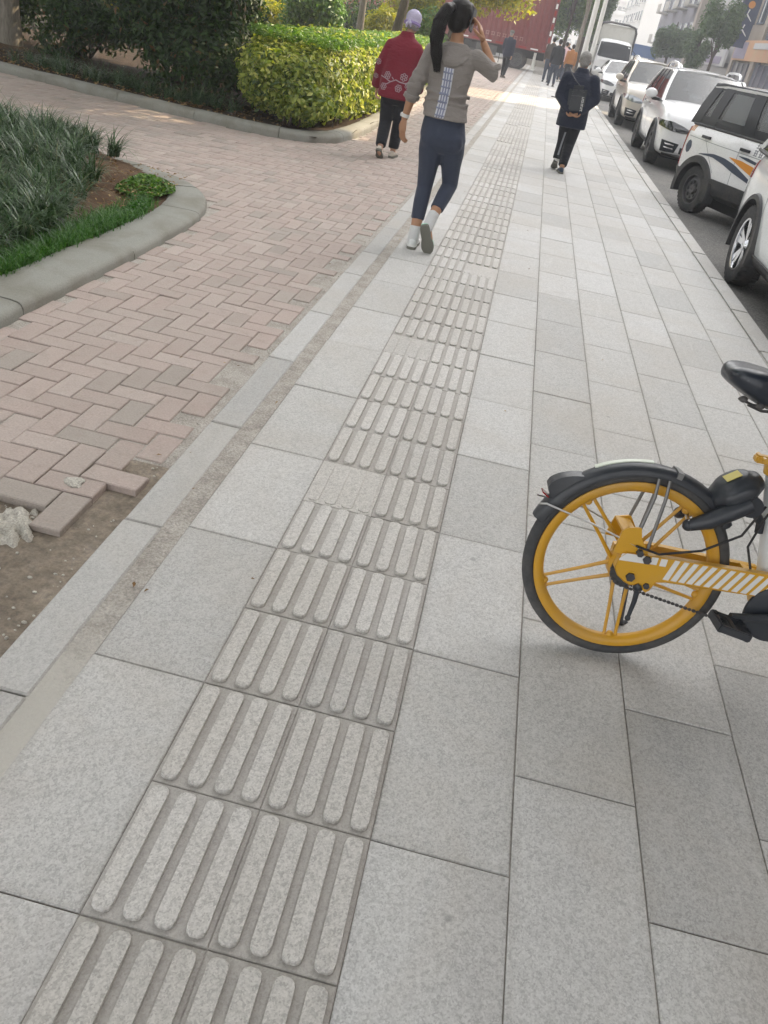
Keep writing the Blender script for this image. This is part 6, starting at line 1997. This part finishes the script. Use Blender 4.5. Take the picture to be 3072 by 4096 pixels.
# ---------------------------------------------------------------- woman in the grey brown top
def woman():
    O = Vector((-.15, 5.62, 0))
    def r(x, y, z): return (x-O.x, y-O.y, z)
    J = dict(
        torso=[r(-.115, 5.63, .69)+(.115, .080), r(-.12, 5.625, .74)+(.155, .110), r(-.125, 5.62, .80)+(.164, .118), r(-.135, 5.63, .88)+(.150, .100), r(-.155, 5.64, .97)+(.128, .085), r(-.158, 5.65, 1.08)+(.134, .090), r(-.158, 5.655, 1.20)+(.152, .098), r(-.158, 5.655, 1.29)+(.160, .085), r(-.155, 5.66, 1.345)+(.135, .062), r(-.155, 5.665, 1.39)+(.065, .055)],
        neck=r(-.155, 5.668, 1.36), head=r(-.172, 5.715, 1.545),
        armL=[r(-.312, 5.655, 1.315), r(-.392, 5.615, 1.075), r(-.428, 5.635, .862)],
        armR=[r(.0, 5.66, 1.325), r(.148, 5.72, 1.245), r(.022, 5.745, 1.425)],
        legL=[r(-.195, 5.62, .79), r(-.192, 5.64, .44), r(-.192, 5.515, .115)],
        legR=[r(-.052, 5.62, .79), r(-.010, 5.69, .475), r(-.078, 5.47, .255)],
        footL=[r(-.192, 5.500, .055), r(-.197, 5.68, .035)], footR=[r(-.095, 5.425, .19), r(-.050, 5.462, .045)],
        handL=dict(w=r(-.429, 5.635, .855), d=(.02, -.02, -1), p=(.75, .6, 0), c=.55, side=-1, t=.5),
        handR=dict(w=r(.016, 5.745, 1.436), d=(-.46, -.10, .88), p=(-.85, .10, -.44), c=.7, side=1, t=.8, sp=.20, cs=(.25, .60, .9, 1.05)),
    )
    root, body, P, Rm = person('woman with a black ponytail walking in a grey brown knit top and navy leggings', O, J, dict(vox=.0085, yaw=R(-14), tilt=R(-4), skin='skin_tan', arm=(.048, .037, .03, .025), leg=(.088, .056, .053, .036), hs=.97))
    # top
    T = [r(-.135, 5.628, .915)+(.166, .122), r(-.142, 5.632, .96)+(.160, .114), r(-.155, 5.645, 1.02)+(.145, .102), r(-.158, 5.652, 1.10)+(.143, .101), r(-.158, 5.656, 1.20)+(.158, .108), r(-.158, 5.656, 1.285)+(.166, .096), r(-.155, 5.660, 1.345)+(.142, .070), r(-.155, 5.664, 1.395)+(.072, .062)]
    def bt(B):
        B.ell(T, 28)
        a = J['armL']; m_ = Vector(a[1])*.70+Vector(a[2])*.30
        B.limb([a[0], Vector(a[0])*.5+Vector(a[1])*.5, a[1], m_], [.060, .054, .050, .048], 14)
        a = J['armR']; m_ = Vector(a[1])*.80+Vector(a[2])*.20
        B.limb([a[0], Vector(a[0])*.5+Vector(a[1])*.5, a[1], m_], [.061, .056, .053, .048], 14)
        # folds
        for z, k in ((.985, .012), (1.03, .009), (1.075, .010)):
            B.tube([(-.15+.157*math.cos(t)-O.x, 5.645+.111*math.sin(t)-O.y, z+.010*math.sin(2.5*t+z*40)) for t in [2*math.pi*i/24 for i in range(25)]], k, 6)
        a0, a1 = Vector(J['armL'][0]), Vector(J['armL'][1])
        for t, rr in ((.62, .010), (.75, .010), (.88, .011), (1.0, .011)):
            c = a0.lerp(a1, t); d = (a1-a0).normalized(); u = d.orthogonal().normalized(); v = d.cross(u)
            B.tube([c+(u*math.cos(q)+v*math.sin(q))*.053+d*.008*math.sin(q*2+t*20) for q in [2*math.pi*i/16 for i in range(17)]], rr, 6)
    top = garment('knit_top', root, bt, M['top'], .0085, 5)
    tm_ = top.data
    # hood lying on the upper back, white tape down the spine
    sm_patch('hood', root, tm_, [r(x, 0, z)[::2] for x, z in ((-.262, 1.315), (-.245, 1.345), (-.20, 1.368), (-.155, 1.374), (-.11, 1.37), (-.068, 1.352), (-.050, 1.322))], [r(x, 0, z)[::2] for x, z in ((-.262, 1.31), (-.235, 1.278), (-.20, 1.254), (-.158, 1.246), (-.115, 1.254), (-.078, 1.280), (-.050, 1.318))], M['top'], .006, 18, 10)
    def strip(x0, x1, nm, m, t):
        mb = MB(); bv = bvh_of(tm_)
        # built as rows from the top to the hem
        N = 16
        left = []; right = []
        for i in range(N+1):
            k = i/N; z = 1.238-.315*k; cx = -.165+.006*math.sin(k*3)-.004*k
            left.append((cx+x0-O.x, z)); right.append((cx+x1-O.x, z))
        patch(mb, bv, left, right, 'y', -3, t, n=N, m=3, back=.006)
        return mb.build(nm, m, root, smooth='all')
    strip(-.034, .034, 'back_tape', M['tape'], .0245 if False else .006)
    for x in (-.018, .0, .018): strip(x-.005, x+.005, 'tape_line', M['tape_blue'], .0075)
    for i in range(7):
        z = 1.215-.045*i; cx = -.165-.0006*i
        sm_patch('tape_band', root, tm_, [(cx-.033-O.x, z), (cx+.033-O.x, z-.002)], [(cx-.033-O.x, z-.010), (cx+.033-O.x, z-.012)], M['tape_blue'], .0085, 6, 1)
    for k, f0, f1, rr in (('L', .24, .32, .0535), ('R', .12, .22, .053)):
        a = J['arm'+k]; e, w_ = Vector(a[1]), Vector(a[2]); d = (w_-e).normalized(); u = d.orthogonal().normalized(); v = d.cross(u)
        mb = MB()
        for q_ in (f0, (f0+f1)/2, f1):
            c = e.lerp(w_, q_); mb.tube([c+(u*math.cos(x)+v*math.sin(x))*(rr+.002*math.sin(5*x+q_*30)) for x in [2*math.pi*i/18 for i in range(19)]], .0075, 6)
        mb.build('sleeve_cuff', M['top'], root, smooth=True)
    # leggings
    def bl(B):
        B.ell([(x, y, z, a+.007, b+.007) for x, y, z, a, b in J['torso'][:4]]+[r(-.14, 5.633, .955)+(.142, .097)], 28)
        for s in (-.072, .072):
            B.ball(r(-.122+s, 5.575, .775), (.086, .066, .085), 14)
        for k, f in (('L', .72), ('R', .74)):
            l = J['leg'+k]; calf = Vector(l[1])*.68+Vector(l[2])*.32+Vector((0, -.014, 0)); e = Vector(l[1])*(1-f)+Vector(l[2])*f
            B.limb([l[0], Vector(l[0])*.72+Vector(l[1])*.28, Vector(l[0])*.4+Vector(l[1])*.6, l[1]], [.094, .093, .074, .060], 18)
            B.tube([Vector(l[0])*.1+Vector(l[1])*.9, l[1], calf, e], [.062, .0595, .0585, .051], 18)
    garment('leggings', root, bl, M['leggings'], .0085, 4)
    for k in ('L', 'R'):
        l = J['leg'+k]; f = J['foot'+k]
        a, b = Vector(l[1]), Vector(l[2])
        def bs(B): B.tube([a.lerp(b, .86), a.lerp(b, 1.0), Vector(f[0])*.95+Vector(f[1])*.05, Vector(f[0])*.85+Vector(f[1])*.15], [.0435, .043, .044, .042], 14)
        garment('sock', root, bs, M['sock'], .008, 2)
    shoe(root, r(-.190, 5.455, .0), r(-.200, 5.705, .004), (0, 0, 1), M['sneaker'], 'sole', .043, 'sneaker', extra='white')
    shoe(root, r(-.112, 5.375, .205), r(-.050, 5.445, -.028+.03), (-.10, .97, .30), M['sneaker'], 'sole', .043, 'sneaker', extra='green_foam')
    # hair
    def bh(B):
        B.ball(P(0, -.020, .030), (.082, .094, .096), 18, 0, Rm)
        B.ball(P(0, -.045, -.030), (.072, .062, .075), 14, 0, Rm)
        B.ball(P(.02, .045, .075), (.055, .045, .035), 12, 0, Rm)
        for k in (-1, 1): B.limb([P(k*.066, .045, .06), P(k*.076, .015, .02), P(k*.070, -.02, -.05)], [.016, .018, .014], 8)
    garment('hair', root, bh, M['hair'], .008, 4)
    def bp(B):
        B.ball(r(-.232, 5.610, 1.590), (.036, .036, .036), 12)
        B.tube([r(-.222, 5.625, 1.595), r(-.252, 5.575, 1.585), r(-.283, 5.548, 1.52), r(-.292, 5.540, 1.43), r(-.285, 5.538, 1.34), r(-.262, 5.540, 1.265), r(-.245, 5.545, 1.225)], [.026, .038, .044, .043, .036, .023, .006], 14)
    garment('ponytail', root, bp, M['hair'], .0075, 3)
    mb = MB()
    q = random.Random(2)
    for i in range(170):
        a = q.uniform(0, 6.28); k = q.uniform(.8, 1.12)
        dx, dy = math.cos(a), math.sin(a)
        mb.tube([r(-.252+dx*.040*k, 5.575+dy*.040*k, 1.585), r(-.285+dx*.043*k, 5.546+dy*.043*k, 1.50), r(-.290+dx*.042*k, 5.54+dy*.042*k, 1.40), r(-.272+dx*.031*k+q.uniform(-.01, .01), 5.54+dy*.036*k, 1.30), r(-.247+dx*.012+q.uniform(-.012, .012), 5.545+dy*.012, 1.215+q.uniform(-.02, .02))], [.003, .0035, .003, .0025, .001], 4)
    mb.build('hair_strands', M['hair'], root)
    mb = MB(); mb.lathe([(.026, -.012), (.031, -.012), (.031, .012), (.026, .012)], 20, 'z'); w = mb.build('wristband', M['white'], root, smooth=40)
    w.location = r(-.427, 5.634, .885); w.rotation_euler = (R(4), R(9), 0)
    mb = MB(); mb.cbox((-.028, -.012, 0), (.012, .026, .026), .004); mb.build('watch_face', M['offwhite'], w)
    ph = MB(); ph.cbox((0, 0, 0), (.009, .068, .145), .004)
    po = ph.build('phone', M['phone'])
    po.matrix_world = Matrix.Translation(Vector(P(.094, .012, .0))+O) @ Matrix.Rotation(R(-14), 4, 'Z') @ Matrix.Rotation(R(-12), 4, 'X')
    tag(po, 'thin black phone held to the ear of the woman with the ponytail', 'phone')
woman()

# ---------------------------------------------------------------- older woman in the burgundy jacket
def red_woman():
    O = Vector((-1.13, 9.65, 0))
    def r(x, y, z): return (x-O.x, y-O.y, z)
    J = dict(
        torso=[r(-1.13, 9.65, .60)+(.14, .10), r(-1.13, 9.64, .72)+(.175, .13), r(-1.135, 9.65, .86)+(.165, .12), r(-1.135, 9.66, 1.0)+(.165, .12), r(-1.13, 9.67, 1.14)+(.17, .115), r(-1.125, 9.68, 1.23)+(.14, .085), r(-1.12, 9.69, 1.29)+(.07, .065)],
        neck=r(-1.115, 9.69, 1.27), head=r(-1.085, 9.76, 1.43),
        armL=[r(-1.275, 9.66, 1.165), r(-1.365, 9.65, .95), r(-1.395, 9.75, .73)], armR=[r(-.985, 9.67, 1.17), r(-.895, 9.68, .96), r(-.91, 9.80, .75)],
        legL=[r(-1.215, 9.64, .68), r(-1.205, 9.62, .38), r(-1.185, 9.40, .13)], legR=[r(-1.05, 9.64, .68), r(-1.06, 9.72, .38), r(-1.075, 9.70, .085)],
        footL=[r(-1.185, 9.38, .085), r(-1.185, 9.49, .035)], footR=[r(-1.075, 9.69, .05), r(-1.065, 9.86, .035)],
        handL=dict(w=r(-1.394, 9.752, .73), d=(.02, .12, -1), p=(1, 0, 0), c=.7, side=-1), handR=dict(w=r(-.911, 9.803, .75), d=(0, .12, -1), p=(-1, 0, 0), c=.7, side=1))
    root, body, P, Rm = person('older woman in a burgundy jacket with pale flower embroidery and a lilac cap', O, J, dict(vox=.013, yaw=R(-16), tilt=R(-14), hs=.95, leg=(.085, .06, .052, .036)))
    def bj(B):
        B.ell([r(-1.128, 9.63, .645)+(.222, .165), r(-1.13, 9.635, .72)+(.218, .165), r(-1.135, 9.645, .86)+(.205, .155), r(-1.135, 9.655, 1.0)+(.195, .145), r(-1.13, 9.665, 1.12)+(.200, .142), r(-1.125, 9.675, 1.19)+(.190, .125), r(-1.122, 9.685, 1.245)+(.150, .100), r(-1.12, 9.69, 1.28)+(.095, .080), r(-1.115, 9.695, 1.335)+(.070, .066)], 26)
        for k in 'LR':
            a = J['arm'+k]; B.limb([a[0], Vector(a[0])*.5+Vector(a[1])*.5, a[1]], [.078, .074, .068], 14); B.tube([a[1], Vector(a[1])*.4+Vector(a[2])*.6, Vector(a[2])], [.068, .066, .070], 14)
    jk = garment('jacket', root, bj, M['red_wool'], .012, 9)
    bv = bvh_of(jk.data)
    def flower(x, z, R_, ph):
        mb = MB()
        for i in range(6):
            a = ph+2*math.pi*i/6
            c = (x-O.x+math.cos(a)*R_*.62, z+math.sin(a)*R_*.62)
            rr = R_*.42
            for i2 in range(8):
                a1, a2 = 2*math.pi*i2/8, 2*math.pi*(i2+1)/8
                patch(mb, bv, [(c[0]+math.cos(a1)*rr, c[1]+math.sin(a1)*rr), (c[0]+math.cos(a2)*rr, c[1]+math.sin(a2)*rr)], [(c[0]+math.cos(a1)*rr*.55, c[1]+math.sin(a1)*rr*.55), (c[0]+math.cos(a2)*rr*.55, c[1]+math.sin(a2)*rr*.55)], 'y', -3, .0035, 1, 1, back=.004)
        mb.build('embroidered_flower', M['embroid'], root)
    for x, z, R_, ph in ((-1.245, .875, .040, .2), (-1.055, .885, .042, .5), (-1.275, .755, .038, .1), (-1.095, .765, .040, .9), (-1.000, .80, .030, .3), (-1.385, .99, .032, .4), (-.905, .93, .034, .1), (-1.40, .84, .028, .6), (-.93, .78, .030, .7)):
        flower(x, z, R_, ph)
    mb = MB()
    for pts in (((-1.33, .855), (-1.275, .845), (-1.20, .815), (-1.14, .845)), ((-1.20, .815), (-1.235, .79), (-1.26, .78)), ((-1.14, .845), (-1.09, .83), (-1.03, .825), (-.97, .85)), ((-1.10, .83), (-1.10, .80)), ((-1.03, .825), (-1.015, .815)), ((-1.19, .865), (-1.165, .845))):
        patch(mb, bv, [(x-O.x, z+.006) for x, z in pts], [(x-O.x, z-.006) for x, z in pts], 'y', -3, .0035, 10, 1, back=.004)
    mb.build('embroidered_stem', M['embroid'], root)
    def bt(B):
        B.ell([r(-1.13, 9.64, .58)+(.13, .10), r(-1.13, 9.64, .66)+(.175, .13), r(-1.13, 9.645, .76)+(.18, .13)], 22)
        for k in 'LR':
            l = J['leg'+k]; B.limb([l[0], l[1]], [.098, .075], 16); e = Vector(l[1])*.06+Vector(l[2])*.94
            B.tube([Vector(l[0])*.1+Vector(l[1])*.9, l[1], Vector(l[1])*.5+Vector(l[2])*.5, e], [.078, .075, .070, .064], 16)
    garment('trousers', root, bt, M['black_cloth'], .012, 4)
    shoe(root, r(-1.19, 9.335, .10), r(-1.185, 9.475, -.005), (0, .62, .78), M['cream'], 'sole', .042)
    shoe(root, r(-1.078, 9.625, 0), r(-1.06, 9.87, .0), (0, 0, 1), M['cream'], 'sole', .042)
    def bc(B):
        B.ball(P(0, -.012, .042), (.090, .104, .088), 20, 0, Rm); B.ball(P(0, -.03, -.005), (.086, .088, .06), 16, 0, Rm)
    garment('cap', root, bc, M['lilac'], .010, 4)
    mb = MB(); mb.lathe([(.084, -.016), (.096, -.012), (.098, .010), (.088, .016)], 28, 'z'); bd = mb.build('cap_band', M['lilac_dark'], root, smooth=50); bd.matrix_local = Matrix.Translation(P(0, -.020, -.022)) @ Rm.to_4x4()
    mb = MB(); mb.limb([P(.0, -.118, -.02), P(-.02, -.128, -.055), P(-.022, -.12, -.085)], [.014, .018, .008], 8); mb.limb([P(.005, -.118, -.02), P(.025, -.126, -.05), P(.032, -.118, -.075)], [.014, .017, .008], 8); mb.build('cap_bow', M['lilac'], root, smooth=True)
    mb = MB(); mb.limb([P(.03, -.055, -.06), P(.055, -.02, -.075), P(.068, .02, -.06)], [.022, .02, .014], 8); mb.limb([P(-.04, -.055, -.055), P(0, -.075, -.065), P(.04, -.06, -.06)], [.022, .026, .022], 8); mb.build('hair', M['hair_grey'], root, smooth=True)
    for k in (-1, 1):
        mb = MB(); mb.tube([P(k*.066, .075, -.01), P(k*.082, .035, -.012), P(k*.085, -.01, -.02), P(k*.08, .0, -.05)], .003, 5); mb.build('mask_loop', M['white'], root)
red_woman()

# ---------------------------------------------------------------- man in the navy coat, hands behind his back
def coat_man():
    O = Vector((1.0, 11.7, 0))
    def r(x, y, z): return (x-O.x, y-O.y, z)
    J = dict(
        torso=[r(1.02, 11.70, .60)+(.13, .10), r(1.02, 11.69, .72)+(.16, .12), r(1.01, 11.70, .86)+(.155, .115), r(1.0, 11.72, 1.0)+(.165, .12), r(.995, 11.74, 1.12)+(.175, .115), r(.995, 11.76, 1.20)+(.14, .08), r(.995, 11.77, 1.25)+(.07, .06)],
        neck=r(.995, 11.775, 1.22), head=r(.995, 11.82, 1.365),
        armL=[r(.82, 11.73, 1.15), r(.775, 11.70, .93), r(.95, 11.565, .75)], armR=[r(1.175, 11.73, 1.16), r(1.255, 11.70, .95), r(1.07, 11.565, .755)],
        legL=[r(.955, 11.70, .66), r(.975, 11.78, .37), r(.955, 11.72, .13)], legR=[r(1.085, 11.70, .66), r(1.07, 11.70, .36), r(1.045, 11.50, .085)],
        footL=[r(.95, 11.70, .10), r(.955, 11.86, .04)], footR=[r(1.045, 11.49, .05), r(1.04, 11.66, .035)],
        handL=dict(w=r(.955, 11.562, .748), d=(1, -.12, -.25), p=(0, -.3, 1), c=.7, side=1), handR=dict(w=r(1.065, 11.560, .755), d=(-1, -.15, -.35), p=(0, -.3, 1), c=.6, side=-1))
    root, body, P, Rm = person('man in a long navy coat walking away with his hands clasped behind his back', O, J, dict(vox=.014, yaw=R(-5), tilt=R(-6), skin='skin_tan', leg=(.085, .06, .052, .036)))
    def bc(B):
        B.ell([r(1.02, 11.69, .565)+(.205, .155), r(1.02, 11.69, .66)+(.205, .155), r(1.015, 11.695, .80)+(.198, .150), r(1.005, 11.71, .95)+(.195, .148), r(.998, 11.73, 1.07)+(.200, .145), r(.995, 11.745, 1.16)+(.180, .118), r(.995, 11.765, 1.225)+(.100, .085), r(.995, 11.775, 1.29)+(.074, .070)], 26)
        for k in 'LR':
            a = J['arm'+k]; B.limb([a[0], Vector(a[0])*.5+Vector(a[1])*.5, a[1]], [.082, .078, .070], 14); B.limb([a[1], Vector(a[1])*.15+Vector(a[2])*.85], [.070, .056], 14)
    ct = garment('coat', root, bc, M['navy_coat'], .013, 5)
    def bt(B):
        B.ell([r(1.02, 11.70, .58)+(.13, .10), r(1.02, 11.70, .72)+(.165, .125)], 22)
        for k in 'LR':
            l = J['leg'+k]; B.limb([l[0], l[1]], [.098, .076], 16); e = Vector(l[1])*.04+Vector(l[2])*.96
            B.tube([Vector(l[0])*.1+Vector(l[1])*.9, l[1], Vector(l[1])*.5+Vector(l[2])*.5, e], [.078, .076, .068, .062], 16)
    tr = garment('trousers', root, bt, M['black_cloth'], .012, 4)
    mb = MB(); patch(mb, bvh_of(tr.data), [(.965-O.x, .50), (.945-O.x, .20)], [(.988-O.x, .50), (.968-O.x, .20)], 'y', -3, .004, 10, 1, back=.005); mb.build('side_stripe', M['grey_print'], root)
    shoe(root, r(.945, 11.66, .085), r(.952, 11.86, .0), (0, .35, .93), M['shoe_black'], 'sole', .045)
    shoe(root, r(1.05, 11.42, 0), r(1.035, 11.68, 0), (0, 0, 1), M['shoe_blue'], 'sole', .045)
    mb = MB(); mb.tube([r(.955, 11.715, .12), r(.957, 11.71, .155)], [.04, .042], 12); mb.build('sock', M['white'], root, smooth=True)
    def bh(B):
        B.ball(P(0, -.022, .034), (.083, .092, .090), 16, 0, Rm); B.ball(P(0, -.055, -.02), (.070, .050, .062), 12, 0, Rm)
    garment('hair', root, bh, M['hair_grey'], .012, 3)
    # sling bag
    bg_ = empty('sling_bag', (1.005, 11.555, .93), (R(6), R(-6), 0), label='black sling bag with pale lettering on the back of the man in the navy coat', cat='bag')
    mb = MB(); mb.cbox((0, 0, 0), (.235, .11, .32), .05)
    mb.build('pouch', M['bike_black'], bg_, smooth=60)
    mb = MB(); mb.cbox((0, -.055, -.04), (.19, .035, .20), .016); mb.build('front_pocket', M['bike_black'], bg_, smooth=50)
    mb = MB(); mb.tube([(-.09, -.058, .085), (0, -.066, .115), (.09, -.058, .085)], .004, 6); mb.build('zip', M['steel_dark'], bg_)
    mb = MB(); q = random.Random(8)
    for i in range(9):
        z = .03-.019*i
        mb.box((.075, -.0735, z), (.030, .004, .0055))
        if i % 2 == 0: mb.box((.064, -.0735, z-.008), (.006, .004, .012))
        if i % 3: mb.box((.085, -.0735, z-.009), (.006, .004, .012))
    mb.build('lettering', M['offwhite'], bg_)
    mb = MB(); mb.tube([(.02, 0, .15), (-.06, -.015, .22), (-.13, .06, .30), (-.14, .16, .33)], [.018]*4, 6, sq=.35); mb.tube([(.08, .02, -.12), (.17, .10, -.16), (.21, .22, -.10)], [.016]*3, 6, sq=.35); mb.build('strap', M['bike_black'], bg_)
coat_man()

# ---------------------------------------------------------------- people farther up the pavement
def walker(label, loc, yaw, h, top_m, leg_m, shoe_m, skin='skin_tan', hair='hair', step=.16, coat=.0, cap=None, arm_sw=.12, group=None, slim=1.0):
    k = h/1.68
    O = Vector(loc)
    cy, sy = math.cos(yaw), math.sin(yaw)
    def r(x, y, z): return ((x*cy-y*sy)*k, (x*sy+y*cy)*k, z*k)
    w = slim
    J = dict(
        torso=[r(0, 0, .74)+(.13*w*k, .10*k, yaw), r(0, -.01, .86)+(.165*w*k, .12*k, yaw), r(0, 0, 1.0)+(.145*w*k, .105*k, yaw), r(0, .0, 1.16)+(.16*w*k, .115*k, yaw), r(0, 0, 1.30)+(.175*w*k, .11*k, yaw), r(0, 0, 1.38)+(.13*w*k, .075*k, yaw), r(0, 0, 1.43)+(.065*k, .06*k, yaw)],
        neck=r(0, .01, 1.40), head=r(0, .035, 1.565),
        armL=[r(-.185*w, 0, 1.33), r(-.225*w, -.03, 1.06), r(-.215*w, arm_sw, .83)], armR=[r(.185*w, 0, 1.33), r(.225*w, -.03, 1.06), r(.215*w, -arm_sw*.3, .83)],
        legL=[r(-.085, 0, .82), r(-.085, .07, .45), r(-.085, step*.6, .09)], legR=[r(.085, 0, .82), r(.085, .02, .45), r(.085, -step, .115)],
        footL=[r(-.085, step*.6-.02, .05), r(-.088, step*.6+.15, .035)], footR=[r(.085, -step-.02, .08), r(.088, -step+.13, .035)],
        handL=dict(w=r(-.215*w, arm_sw, .83), d=r(0, .1, -1), p=r(1, 0, 0), c=.6, side=-1), handR=dict(w=r(.215*w, -arm_sw*.3, .83), d=r(0, .05, -1), p=r(-1, 0, 0), c=.6, side=1))
    root, body, P, Rm = person(label, O, J, dict(vox=.022, sm=3, yaw=yaw, skin=skin, hs=k), group=group)
    def bt(B):
        hem = .86-coat
        B.ell([r(0, 0, hem)+(.185*w*k, .15*k, yaw), r(0, -.005, hem+.10)+(.185*w*k, .145*k, yaw), r(0, 0, 1.02)+(.170*w*k, .13*k, yaw), r(0, 0, 1.18)+(.180*w*k, .135*k, yaw), r(0, 0, 1.32)+(.185*w*k, .122*k, yaw), r(0, 0, 1.40)+(.12*k, .085*k, yaw), r(0, 0, 1.46)+(.07*k, .065*k, yaw)], 22)
        for s in 'LR':
            a = J['arm'+s]; B.limb([a[0], a[1], Vector(a[1])*.1+Vector(a[2])*.9], [.075*k, .066*k, .056*k], 12)
    garment('jacket', root, bt, M[top_m], .018, 4)
    def bl(B):
        B.ell([r(0, 0, .72)+(.14*k, .11*k, yaw), r(0, -.01, .84)+(.172*w*k, .13*k, yaw), r(0, 0, .95)+(.15*k, .11*k, yaw)], 18)
        for s in 'LR':
            l = J['leg'+s]; B.limb([l[0], l[1], Vector(l[1])*.06+Vector(l[2])*.94], [.095*k, .072*k, .058*k], 12)
    garment('trousers', root, bl, M[leg_m], .018, 3)
    for s in 'LR':
        f = J['foot'+s]; d = (Vector(f[1])-Vector(f[0])).normalized()
        lift = .03*k if s == 'R' else 0
        h0 = Vector(f[0])-d*.05; t0 = Vector(f[1])+d*.03
        shoe(root, (h0.x, h0.y, lift), (t0.x, t0.y, 0), (0, 0, 1), M[shoe_m], 'sole', .045*k)
    def bh(B): B.ball(P(0, -.020, .034), (.084*k, .094*k, .090*k), 14, 0, Rm); B.ball(P(0, -.05, -.02), (.068*k, .05*k, .06*k), 10, 0, Rm)
    garment('hair', root, bh, M[hair], .016, 3)
    if cap:
        def bc(B): B.ball(P(0, -.012, .060), (.096*k, .108*k, .072*k), 14, 0, Rm); B.limb([P(-.03, .08, .045), P(.03, .08, .045)], [.03*k, .03*k], 8)
        garment('cap', root, bc, M[cap], .014, 3)
    return root
M['cap_grey'] = fabric('grey_cap', (.10, .105, .10), (.17, .17, .16), 120)
M['cap_white'] = fabric('white_cap', (.60, .61, .62), (.7, .7, .7), 120)
walker('man in a black jacket and grey flat cap strolling in front of the red container', (-1.02, 35.4, 0), R(-22), 1.62, 'navy_coat', 'black_cloth', 'brown_cloth', hair='hair_grey', cap='cap_grey', coat=.10, step=.12)
walker('person in a dark jacket and jeans, nearest of the far group on the pavement', (.90, 36.4, 0), R(6), 1.66, 'black_cloth', 'jeans', 'shoe_black', coat=.08, arm_sw=.05)
walker('person in a dark brown jacket half hidden on the left of the far group', (.66, 38.9, 0), R(4), 1.70, 'brown_cloth', 'jeans', 'shoe_black', arm_sw=.1)
walker('person in an orange jacket beside the bare pavement trunk', (1.55, 40.6, 0), R(14), 1.58, 'orange_cloth', 'black_cloth', 'shoe_black', arm_sw=.1)
walker('person in a pink shirt behind the far group', (1.28, 42.2, 0), R(-8), 1.62, 'pink_cloth', 'jeans', 'cream', arm_sw=.1)
walker('person in a white cap far behind the person in pink', (1.42, 45.2, 0), R(180), 1.68, 'black_cloth', 'jeans', 'cream', cap='cap_white', arm_sw=.1)
mb = MB(); mb.tube([(.95, 29.3, .012), (1.13, 29.12, .016), (1.36, 28.88, .012)], [.018, .02, .014], 6)
tag(mb.build('stick', M['bark']), 'dark stick lying on the slabs near the road kerb', 'stick')
HAZE = 0.0021
# ================================================================== AIR
hz = bpy.data.materials.new('haze'); hz.use_nodes = True
hn = hz.node_tree.nodes; hn.remove(hn['Principled BSDF'])
pv = hn.new('ShaderNodeVolumePrincipled')
pv.inputs['Color'].default_value = (0.90, 0.94, 1.0, 1)
pv.inputs['Density'].default_value = HAZE
pv.inputs['Anisotropy'].default_value = 0.25
hz.node_tree.links.new(pv.outputs[0], hn['Material Output'].inputs['Volume'])
hb = MB(); hb.box((0, 0, 22.9), (800, 800, 48.2))
tag(hb.build('haze', hz), kind='stuff')
